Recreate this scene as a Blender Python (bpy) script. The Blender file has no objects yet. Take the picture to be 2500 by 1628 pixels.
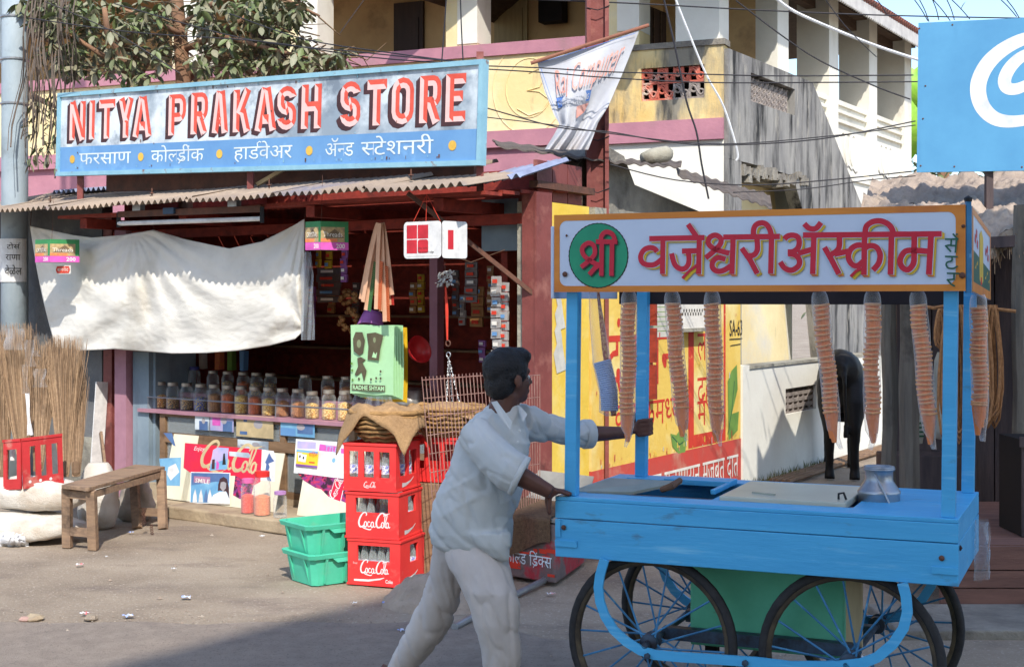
import bpy, bmesh, math, random
from mathutils import Vector, Matrix, noise
from mathutils.geometry import delaunay_2d_cdt
R = random.Random(7)
C = bpy.context.scene.collection
sc = bpy.context.scene
# ---------------------------------------------------------------- camera, sky, sun, exposure
CAMZ, F, U0, V0 = 1.75, 3472.0, 1250.0, 735.0
cam = bpy.data.cameras.new('camera')
co = bpy.data.objects.new('camera', cam); C.objects.link(co)
co.location = (0, 0, CAMZ); co.rotation_euler = (math.pi/2, 0, 0)
cam.sensor_width = 36; cam.lens = 50; cam.shift_y = -79/2500
cam.clip_end = 2000; cam.clip_start = 0.05
sc.camera = co
SUN_EL, SUN_AZ = math.radians(45), math.radians(170)   # azimuth clockwise from +Y (behind the viewer, slightly right)
w = bpy.data.worlds.new('World'); sc.world = w; w.use_nodes = True
nt = w.node_tree
sky = nt.nodes.new('ShaderNodeTexSky'); sky.sky_type = 'NISHITA'; sky.sun_disc = False
sky.sun_elevation = SUN_EL; sky.sun_rotation = SUN_AZ
sky.air_density = 1.0; sky.dust_density = 1.2; sky.ozone_density = 3.0
nt.links.new(sky.outputs[0], nt.nodes['Background'].inputs[0])
nt.nodes['Background'].inputs[1].default_value = 0.15
sl = bpy.data.lights.new('sun', 'SUN'); sl.energy = 2.5; sl.angle = math.radians(0.53); sl.color = (1.0, 0.945, 0.86)
so = bpy.data.objects.new('sun', sl); C.objects.link(so); so.location = (3, -10, 20)
sv = Vector((math.sin(SUN_AZ)*math.cos(SUN_EL), math.cos(SUN_AZ)*math.cos(SUN_EL), math.sin(SUN_EL)))
so.rotation_euler = sv.to_track_quat('Z', 'Y').to_euler()
sc.view_settings.view_transform = 'Standard'; sc.view_settings.look = 'None'
sc.view_settings.gamma = 1; sc.view_settings.use_curve_mapping = False
sc.view_settings.exposure = 1.05
sc.cycles.max_bounces = 8; sc.cycles.transparent_max_bounces = 24
# ---------------------------------------------------------------- helpers
def lin(c):
    return tuple((x/255/12.92 if x/255 <= .04045 else ((x/255+.055)/1.055)**2.4) for x in c[:3]) + (1,)
MATS = {}
def mat(name, c1, c2=None, scale=6, rough=.75, bump=0, bscale=None, metal=0, lo=.35, hi=.65, dirt=None, stretch=(1,1,1), spec=.35, sheen=0, detail=6, dirt2=None, speck=None):
    """Principled with noise-mixed base colours, optional dirt patches (colour, scale, lo, hi, stretch) and bump."""
    if name in MATS: return MATS[name]
    m = bpy.data.materials.new(name); m.use_nodes = True; MATS[name] = m
    n = m.node_tree.nodes; l = m.node_tree.links; b = n['Principled BSDF']
    b.inputs['Roughness'].default_value = rough; b.inputs['Metallic'].default_value = metal
    b.inputs['Specular IOR Level'].default_value = spec
    tc = n.new('ShaderNodeTexCoord')
    def nz(s, st=(1,1,1), d=detail):
        mp = n.new('ShaderNodeMapping'); mp.inputs['Scale'].default_value = st
        l.new(tc.outputs['Object'], mp.inputs[0])
        t = n.new('ShaderNodeTexNoise'); t.inputs['Scale'].default_value = s; t.inputs['Detail'].default_value = d
        t.inputs['Roughness'].default_value = .62
        l.new(mp.outputs[0], t.inputs['Vector']); return t.outputs['Fac']
    def mixc(fac, a, bcol, lo, hi):
        r = n.new('ShaderNodeMapRange'); r.inputs[1].default_value = lo; r.inputs[2].default_value = hi
        l.new(fac, r.inputs[0])
        x = n.new('ShaderNodeMix'); x.data_type = 'RGBA'
        l.new(r.outputs[0], x.inputs[0])
        if isinstance(a, tuple): x.inputs[6].default_value = a
        else: l.new(a, x.inputs[6])
        x.inputs[7].default_value = bcol
        return x.outputs[2]
    col = lin(c1)
    if c2 is None: c2 = tuple(x*.86 for x in c1)
    col = mixc(nz(scale, stretch), col, lin(c2), lo, hi)
    for dd in (dirt, dirt2, speck):
        if dd:
            col = mixc(nz(dd[1], dd[4] if len(dd) > 4 else (1,1,1), 8), col, lin(dd[0]), dd[2], dd[3])
    l.new(col, b.inputs['Base Color'])
    if bump:
        bn = n.new('ShaderNodeBump'); bn.inputs['Strength'].default_value = min(1, bump); bn.inputs['Distance'].default_value = .02
        l.new(nz(bscale or scale*4, stretch), bn.inputs['Height']); l.new(bn.outputs[0], b.inputs['Normal'])
    if sheen: b.inputs['Sheen Weight'].default_value = sheen
    return m
def glassy(name, col, alpha=.3, rough=.08, tint=None):
    """thin clear plastic / glass: part transparent, part glossy-diffuse"""
    if name in MATS: return MATS[name]
    m = bpy.data.materials.new(name); m.use_nodes = True; MATS[name] = m
    n = m.node_tree.nodes; l = m.node_tree.links; b = n['Principled BSDF']
    b.inputs['Base Color'].default_value = lin(col); b.inputs['Roughness'].default_value = rough; b.inputs['Specular IOR Level'].default_value = .6
    t = n.new('ShaderNodeBsdfTransparent'); t.inputs[0].default_value = lin(tint or (250,250,250))
    mx = n.new('ShaderNodeMixShader'); lw = n.new('ShaderNodeLayerWeight'); lw.inputs[0].default_value = .35
    mr = n.new('ShaderNodeMapRange'); mr.inputs[3].default_value = alpha; mr.inputs[4].default_value = min(1, alpha+.5)
    nz = n.new('ShaderNodeTexNoise'); nz.inputs['Scale'].default_value = 35
    bp = n.new('ShaderNodeBump'); bp.inputs['Strength'].default_value = .25; bp.inputs['Distance'].default_value = .01
    l.new(nz.outputs[0], bp.inputs['Height']); l.new(bp.outputs[0], b.inputs['Normal'])
    l.new(lw.outputs['Facing'], mr.inputs[0]); l.new(mr.outputs[0], mx.inputs[0]); l.new(t.outputs[0], mx.inputs[1]); l.new(b.outputs[0], mx.inputs[2])
    l.new(mx.outputs[0], n['Material Output'].inputs[0])
    return m
class MB:
    def __init__(s): s.v = []; s.f = []; s.m = []; s.mats = []
    def mi(s, m):
        if m not in s.mats: s.mats.append(m)
        return s.mats.index(m)
    def poly(s, pts, m):
        k = len(s.v); s.v += [tuple(p) for p in pts]; s.f.append(tuple(range(k, k+len(pts)))); s.m.append(s.mi(m)); return s
    def add(s, vs, fs, m):
        k = len(s.v); i = s.mi(m); s.v += [tuple(p) for p in vs]
        for f in fs: s.f.append(tuple(a+k for a in f)); s.m.append(i)
        return s
    def hexa(s, p, m):   # 8 points: bottom 0-3, top 4-7
        return s.add(p, [(3,2,1,0),(4,5,6,7),(0,1,5,4),(1,2,6,5),(2,3,7,6),(3,0,4,7)], m)
    def box(s, x0, x1, y0, y1, z0, z1, m, fr=None, jit=0):
        p = [(x0,y0,z0),(x1,y0,z0),(x1,y1,z0),(x0,y1,z0),(x0,y0,z1),(x1,y0,z1),(x1,y1,z1),(x0,y1,z1)]
        if jit: p = [tuple(a+R.uniform(-jit, jit) for a in q) for q in p]
        if fr: p = [fr.w(*q) for q in p]
        return s.hexa(p, m)
    def bar(s, a, b, w, d, m, up=(0,0,1)):
        a, b = Vector(a), Vector(b); t = (b-a).normalized(); up = Vector(up)
        if abs(t.dot(up)) > .98: up = Vector((0,1,0)) if abs(t.y) < .9 else Vector((1,0,0))
        sx = t.cross(up).normalized()*(w/2); sy = sx.cross(t).normalized()*(d/2)
        p = [a-sx-sy, a+sx-sy, a+sx+sy, a-sx+sy, b-sx-sy, b+sx-sy, b+sx+sy, b-sx+sy]
        return s.hexa(p, m)
    def tube(s, pts, r, m, n=8, cap=True):
        pts = [Vector(p) for p in pts]; k0 = len(s.v); i = s.mi(m); N = len(pts)
        rr = r if isinstance(r, (list, tuple)) else [r]*N
        t0 = (pts[1]-pts[0]).normalized(); ref = Vector((0,0,1)) if abs(t0.z) < .9 else Vector((1,0,0))
        nrm = t0.cross(ref).normalized()
        for j, p in enumerate(pts):
            t = (pts[min(j+1, N-1)]-pts[max(j-1, 0)]); t = t.normalized() if t.length > 1e-9 else t0
            nrm = (nrm - t*nrm.dot(t)); nrm = nrm.normalized() if nrm.length > 1e-6 else t.orthogonal().normalized()
            bi = t.cross(nrm)
            q = rr[j]
            for a in range(n):
                th = 2*math.pi*a/n
                if isinstance(q, (tuple, list)): s.v.append(tuple(p+nrm*(q[0]*math.cos(th))+bi*(q[1]*math.sin(th))))
                else: s.v.append(tuple(p+nrm*(q*math.cos(th))+bi*(q*math.sin(th))))
        for j in range(N-1):
            for a in range(n):
                b = (a+1) % n
                s.f.append((k0+j*n+a, k0+j*n+b, k0+(j+1)*n+b, k0+(j+1)*n+a)); s.m.append(i)
        if cap:
            s.f.append(tuple(k0+a for a in reversed(range(n)))); s.m.append(i)
            s.f.append(tuple(k0+(N-1)*n+a for a in range(n))); s.m.append(i)
        return s
    def lathe(s, prof, m, n=16, c=(0,0,0), axis=None, sq=0):
        k0 = len(s.v); i = s.mi(m); N = len(prof); c = Vector(c)
        M = Vector((0,0,1)).rotation_difference(Vector(axis)).to_matrix() if axis else None
        for r, z in prof:
            for a in range(n):
                th = 2*math.pi*a/n
                q = 1
                if sq: q = 1/max(abs(math.cos(th-.3)), abs(math.sin(th-.3)))**sq
                p = Vector((r*q*math.cos(th), r*q*math.sin(th), z))
                s.v.append(tuple(c+(M @ p if M else p)))
        for j in range(N-1):
            for a in range(n):
                b = (a+1) % n
                s.f.append((k0+j*n+a, k0+j*n+b, k0+(j+1)*n+b, k0+(j+1)*n+a)); s.m.append(i)
        if prof[0][0] > 1e-4: s.f.append(tuple(k0+a for a in reversed(range(n)))); s.m.append(i)
        if prof[-1][0] > 1e-4: s.f.append(tuple(k0+(N-1)*n+a for a in range(n))); s.m.append(i)
        return s
    def ngrid(s, fn, nu, nv, m, closed=False):
        k0 = len(s.v); i = s.mi(m)
        for b in range(nv+1):
            for a in range(nu+1): s.v.append(tuple(fn(a/nu, b/nv)))
        for b in range(nv):
            for a in range(nu):
                q = k0+b*(nu+1)+a
                s.f.append((q, q+1, q+nu+2, q+nu+1)); s.m.append(i)
        return s
    def loft(s, rings, m, cap=True):
        k0 = len(s.v); i = s.mi(m); n = len(rings[0])
        for r in rings: s.v += [tuple(p) for p in r]
        for j in range(len(rings)-1):
            for a in range(n):
                b = (a+1) % n
                s.f.append((k0+j*n+a, k0+j*n+b, k0+(j+1)*n+b, k0+(j+1)*n+a)); s.m.append(i)
        if cap:
            s.f.append(tuple(k0+a for a in reversed(range(n)))); s.m.append(i)
            q = k0+(len(rings)-1)*n
            s.f.append(tuple(q+a for a in range(n))); s.m.append(i)
        return s
    def prism(s, pts, dv, m):   # planar polygon pts (3-D) extruded by vector dv
        n = len(pts); dv = Vector(dv); a = [Vector(p) for p in pts]
        return s.add(a+[p+dv for p in a], [tuple(reversed(range(n))), tuple(range(n, 2*n))]+[(i, (i+1) % n, n+(i+1) % n, n+i) for i in range(n)], m)
    def build(s, name, parent=None, loc=None, smooth=False, kind=None, bevel=0, recalc=False):
        me = bpy.data.meshes.new(name)
        vs = s.v
        M = PM.get(parent.name) if parent else None
        if M is not None: Mi = M.inverted(); vs = [tuple(Mi @ Vector(p)) for p in vs]
        elif parent is not None and parent.parent is not None: pass
        if loc is not None: vs = [(p[0]-loc[0], p[1]-loc[1], p[2]-loc[2]) for p in vs]
        me.from_pydata(vs, [], s.f); me.update()
        for m in s.mats: me.materials.append(m)
        me.polygons.foreach_set('material_index', s.m)
        if smooth: me.polygons.foreach_set('use_smooth', [True]*len(s.f))
        if recalc:
            bm = bmesh.new(); bm.from_mesh(me); bmesh.ops.recalc_face_normals(bm, faces=bm.faces); bm.to_mesh(me); bm.free()
        o = bpy.data.objects.new(name, me); C.objects.link(o)
        if parent: o.parent = parent
        if parent is not None: PM[o.name] = PM.get(parent.name, Matrix())
        if loc is not None:
            o.location = loc; PM[o.name] = Matrix.Translation(loc)
        if smooth == 'auto' or (smooth and smooth is not True): pass
        if bevel:
            b = o.modifiers.new('bevel', 'BEVEL'); b.width = bevel; b.segments = 2; b.limit_method = 'ANGLE'
        if kind: o['kind'] = kind
        return o
PM = {}   # world matrix of each Empty / part (parts share their thing's matrix: vertices are authored in world space)
def tag(o, label=None, cat=None, group=None, kind=None):
    if label: o['label'] = label
    if cat: o['category'] = cat
    if group: o['group'] = group
    if kind: o['kind'] = kind
    return o
def thing(name, label, cat, loc=(0,0,0), rz=0, group=None):
    o = bpy.data.objects.new(name, None); C.objects.link(o)
    o.location = loc; o.rotation_euler = (0, 0, rz); o.empty_display_size = .1
    PM[o.name] = Matrix.Translation(loc) @ Matrix.Rotation(rz, 4, 'Z')
    return tag(o, label, cat, group)
def copy_tree(o, parent=None):
    c = o.copy(); C.objects.link(c)
    if parent is not None: c.parent = parent
    for ch in list(o.children): copy_tree(ch, c)
    return c
def place(o, loc, rz=0, label=None, group=None):
    o.location = loc; o.rotation_euler = (0, 0, rz)
    if label: o['label'] = label
    if group: o['group'] = group
    return o
def ray(u, v): return Vector(((u-U0)/F, 1, (V0-v)/F))
CAMP = Vector((0, 0, CAMZ))
def at(u, v, Y): return CAMP+ray(u, v)*Y
def gnd(u, v, z=0): return CAMP+ray(u, v)*((CAMZ-z)*F/(v-V0))
def onp(u, v, P0, N):
    d = ray(u, v); N = Vector(N); return CAMP+d*((Vector(P0)-CAMP).dot(N)/d.dot(N))
class Fr:      # upright frame: x along a wall, y away from the viewer, z up
    def __init__(s, ox, oy, deg, oz=0):
        s.o = Vector((ox, oy, oz)); a = math.radians(deg); s.rz = a
        s.ex = Vector((math.cos(a), math.sin(a), 0)); s.ey = Vector((-math.sin(a), math.cos(a), 0))
    def w(s, x, y, z): return s.o+s.ex*x+s.ey*y+Vector((0, 0, z))
    def loc(s, p):
        d = Vector(p)-s.o; return d.dot(s.ex), d.dot(s.ey), d.z
    def px(s, u, v, y=0):
        x, _, z = s.loc(onp(u, v, s.w(0, y, 0), s.ey)); return x, z
    def pz(s, u, v, z=0):
        x, y, _ = s.loc(gnd(u, v, z)); return x, y
class Pl:      # any flat panel: origin, right vector, up vector; n points at the viewer
    def __init__(s, o, ex, ez):
        s.o = Vector(o); s.ex = Vector(ex).normalized(); s.ez = Vector(ez).normalized(); s.n = s.ex.cross(s.ez)
        if s.n.dot(CAMP-s.o) < 0: s.n = -s.n
    def w(s, x, z, d=0): return s.o+s.ex*x+s.ez*z+s.n*d
    def px(s, u, v):
        p = onp(u, v, s.o, s.n)-s.o; return p.dot(s.ex), p.dot(s.ez)
def wallpl(fr, y=0): return Pl(fr.w(0, y, 0), fr.ex, (0, 0, 1))
# ---- flat paint on panels: ribbons, polygons, lettering (each shape lifted a hair above the one before)
class Paint:
    def __init__(s, pl, d=.002): s.pl = pl; s.d = d; s.mb = MB()
    def up(s, k=.00004): s.d += k
    def poly(s, pts, m):
        n = len(pts); s.up()
        vs = [Vector((a, b)) for a, b in pts]
        r = delaunay_2d_cdt(vs, [], [list(range(n))], 1, 1e-6)
        s.mb.add([s.pl.w(p.x, p.y, s.d) for p in r[0]], [tuple(f) for f in r[2]], m)
    def rect(s, x0, x1, z0, z1, m): 
        s.up(); s.mb.poly([s.pl.w(x0,z0,s.d), s.pl.w(x1,z0,s.d), s.pl.w(x1,z1,s.d), s.pl.w(x0,z1,s.d)], m)
    def disc(s, x, z, rx, rz, m, n=28, wob=0):
        s.up(); s.mb.poly([s.pl.w(x+rx*(1+wob*math.sin(a*9))*math.cos(6.2832*a/n), z+rz*(1+wob*math.sin(a*9))*math.sin(6.2832*a/n), s.d) for a in range(n)], m)
    def line(s, pts, wd, m, taper=None):
        s.up(); pts = [Vector((a, b)) for a, b in pts]; N = len(pts); L = []; Rr = []
        for i, p in enumerate(pts):
            a = (p-pts[i-1]).normalized() if i else None; b = (pts[i+1]-p).normalized() if i < N-1 else None
            if a is None: a = b
            if b is None: b = a
            n1 = Vector((-a.y, a.x)); n2 = Vector((-b.y, b.x)); q = n1+n2
            q = q.normalized() if q.length > 1e-4 else n1
            h = (wd if taper is None else wd*taper[min(i, len(taper)-1)])/2
            h = h/max(.5, q.dot(n1))
            L.append(p+q*h); Rr.append(p-q*h)
        s.mb.add([s.pl.w(p.x, p.y, s.d) for p in L+Rr], [(i, N+i, N+i+1, i+1) for i in range(N-1)], m)
    def dots(s, n, x0, x1, z0, z1, r0, r1, mats):
        for _ in range(n):
            x, z, r = R.uniform(x0, x1), R.uniform(z0, z1), R.uniform(r0, r1); k = R.randint(5, 7)
            s.up(.00004); s.mb.poly([s.pl.w(x+r*R.uniform(.5,1.2)*math.cos(6.283*a/k), z+r*R.uniform(.4,1)*math.sin(6.283*a/k), s.d) for a in range(k)], R.choice(mats))
    def tris(s, vs, fs, m, T):
        s.up(.00004); s.mb.add([s.pl.w(*T(a, b), s.d) for a, b in vs], fs, m)
    def latin(s, txt, x, z, h, m, width=None, slope=0, shear=0, bold=0):
        vs, fs, wdt = latin_mesh(txt, bold); k = h/.7; kx = k if width is None else width/max(wdt, 1e-3)
        s.tris(vs, fs, m, lambda a, b: (x+a*kx+shear*b*k, z+b*k+slope*a*kx))
    def deva(s, txt, x, z, h, m, width=None, slope=0, bold=0, stroke=None):
        gl, wdt = deva_layout(txt); k = h/180.0; kx = k if width is None else width/max(wdt, 1)
        for vs, fs in gl: s.tris(vs, fs, m, lambda a, b: (x+a*kx, z+b*k+slope*a*kx))
    def build(s, name, parent): return s.mb.build(name, parent)
_LC = {}
def latin_mesh(txt, bold=0):
    if (txt, bold) in _LC: return _LC[(txt, bold)]
    c = bpy.data.curves.new('lettering', 'FONT'); c.body = txt; c.size = 1; c.resolution_u = 2; c.offset = bold
    o = bpy.data.objects.new('lettering', c); C.objects.link(o)
    me = bpy.data.meshes.new_from_object(o.evaluated_get(bpy.context.evaluated_depsgraph_get()))
    vs = [(v.co.x, v.co.y) for v in me.vertices]; fs = [tuple(p.vertices) for p in me.polygons]
    bpy.data.objects.remove(o); bpy.data.curves.remove(c); bpy.data.meshes.remove(me)
    _LC[(txt, bold)] = (vs, fs, max(v[0] for v in vs)); return _LC[(txt, bold)]
_GC = {}
def fill(loops):
    vs = []; fc = []; ed = []
    for lp in loops:
        k = len(vs); vs += [Vector((a+.003*(i % 3), b)) for i, (a, b) in enumerate(lp)]; ed += [(k+i, k+(i+1) % len(lp)) for i in range(len(lp))]
    r = delaunay_2d_cdt(vs, ed, [], 0, 1e-4); P = [(p.x, p.y) for p in r[0]]; fs = []
    for f in r[2]:
        cx, cy = sum(P[i][0] for i in f)/len(f), sum(P[i][1] for i in f)/len(f); ins = False
        for lp in loops:
            for i in range(len(lp)):
                a, b = lp[i], lp[i-1]
                if (a[1] > cy) != (b[1] > cy) and cx < (b[0]-a[0])*(cy-a[1])/(b[1]-a[1])+a[0]: ins = not ins
        if ins: fs.append(tuple(f))
    return P, fs
def rib(pts, wd):
    pts = [Vector(p) for p in pts]; L = []; Q = []
    for i, p in enumerate(pts):
        t = (pts[min(i+1, len(pts)-1)]-pts[max(i-1, 0)]).normalized(); n = Vector((-t.y, t.x))*wd/2
        L.append(tuple(p+n)); Q.append(tuple(p-n))
    N = len(pts); return L+Q, [(i, N+i, N+i+1, i+1) for i in range(N-1)]
def glyph(ch, half=False):
    if (ch, half) in _GC: return _GC[(ch, half)]
    adv, loops = DEV[ch]
    loops = [[tuple(p) for p in lp] for lp in loops]
    if half:
        cut = adv-44; out = []
        for lp in loops:
            q = []
            for i in range(len(lp)):
                a, b = lp[i], lp[(i+1) % len(lp)]
                if a[0] <= cut: q.append(a)
                if (a[0]-cut)*(b[0]-cut) < 0:
                    t = (cut-a[0])/(b[0]-a[0]); q.append((cut, a[1]+t*(b[1]-a[1])))
            if len(q) > 2: out.append(q)
        loops = out; adv = cut
    _GC[(ch, half)] = (adv,)+fill(loops); return _GC[(ch, half)]
CONS = set('अकगघजटठडणतदधनपफबमयरलवशसहळॲ')
def deva_layout(txt):
    out = []; x = 0; i = 0; last = 0; lastadv = 0
    def put(ch, dx, half=False, sc=1, dz=0):
        adv, vs, fs = glyph(ch, half); out.append(([(a*sc+dx, b*sc+dz) for a, b in vs], fs)); return adv*sc
    reph = False
    while i < len(txt):
        ch = txt[i]
        if ch == ' ': x += 90; i += 1; continue
        if ch == 'र' and txt[i+1:i+2] == '्' and i+2 < len(txt): reph = True; i += 2; continue
        if ch in CONS:
            j = i; cl = [ch]
            while txt[j+1:j+2] == '्' and j+2 < len(txt) and txt[j+2] in CONS: cl.append(txt[j+2]); j += 2
            nxt = txt[j+1:j+2]
            if nxt == 'ि': x += put('ि', x)
            for q, c in enumerate(cl):
                if q and c == 'र':
                    vs, fs = rib([(x-lastadv*.78, -30), (x-lastadv*.55, 15), (x-lastadv*.25, 55)], 17); out.append((vs, fs)); continue
                isl = q < len(cl)-1 and cl[q+1] != 'र' and c not in 'टडदहर'
                if q and cl[q-1] in 'टडदह': lastadv = put(c, x-lastadv*.9, False, .6, -55)*0+lastadv; continue
                lastadv = put(c, x, isl); x += lastadv
            if reph:
                vs, fs = rib([(x-22, 180), (x-30, 225), (x+2, 250), (x+30, 235)], 16); out.append((vs, fs)); reph = False
            i = j+1
            if nxt == 'ि': i += 1
            continue
        if ch in DEV: x += put(ch, x)
        i += 1
    return out, x
def sm(P, n=5):
    out = []; P = [Vector(p) for p in P]
    for i in range(len(P)-1):
        p0, p1, p2, p3 = P[max(i-1,0)], P[i], P[i+1], P[min(i+2,len(P)-1)]
        for k in range(n): t = k/n; out.append(tuple(.5*((2*p1)+(p2-p0)*t+(2*p0-5*p1+4*p2-p3)*t*t+(-p0+3*p1-3*p2+p3)*t**3)))
    return out+[tuple(P[-1])]
def script_logo(pt, x, z, w, m, slope=0, zs=1):
    """flowing script wordmark with two looped capitals, drawn with a broad pen"""
    k = w/100.0
    def L(pts, wd, tp=None):
        if tp: tp = [tp[min(len(tp)-1, int(i/5+.5))] for i in range((len(pts)-1)*5+1)]
        pts = sm(pts, 5); wd *= .86; pt.line([(x+a*k, z+b*k*zs+slope*a*k) for a, b in pts], wd*k, m, tp)
    def big(dx):
        L([(dx+26,34),(dx+28,40),(dx+23,44),(dx+15,40),(dx+7,28),(dx+3,14),(dx+6,3),(dx+14,2),(dx+22,9)], 5.2, [.5,.8,.8,.9,1.1,1.2,1.1,.9,.5])
    def o(dx, r=5): L([(dx+r*math.cos(t*.785)*.8+.12*r*math.sin(t*.785), 9+8*math.sin(t*.785)) for t in range(9)], 3.4)
    big(0); o(24); L([(39,15),(34,17),(31,10),(33,3),(39,4),(42,8)], 3.2); o(46)
    L([(50,16),(50,6),(53,2),(57,5)], 3.2); L([(56,12),(60,12.6)], 3)
    big(56); o(79); L([(84,4),(87,12),(93,34),(92,40),(88,38),(86,26),(86,8),(89,2),(92,5)], 3.2); o(94, 4.6); L([(98,16),(98,6),(100,2),(103,5)], 3.2)
    L([(12,2),(22,-3),(38,-6),(44,-2)], 3.6, [.5,1,1,.4]); L([(72,40),(80,44),(90,40),(102,44)], 3.6, [.4,1,.9,.4])
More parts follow.
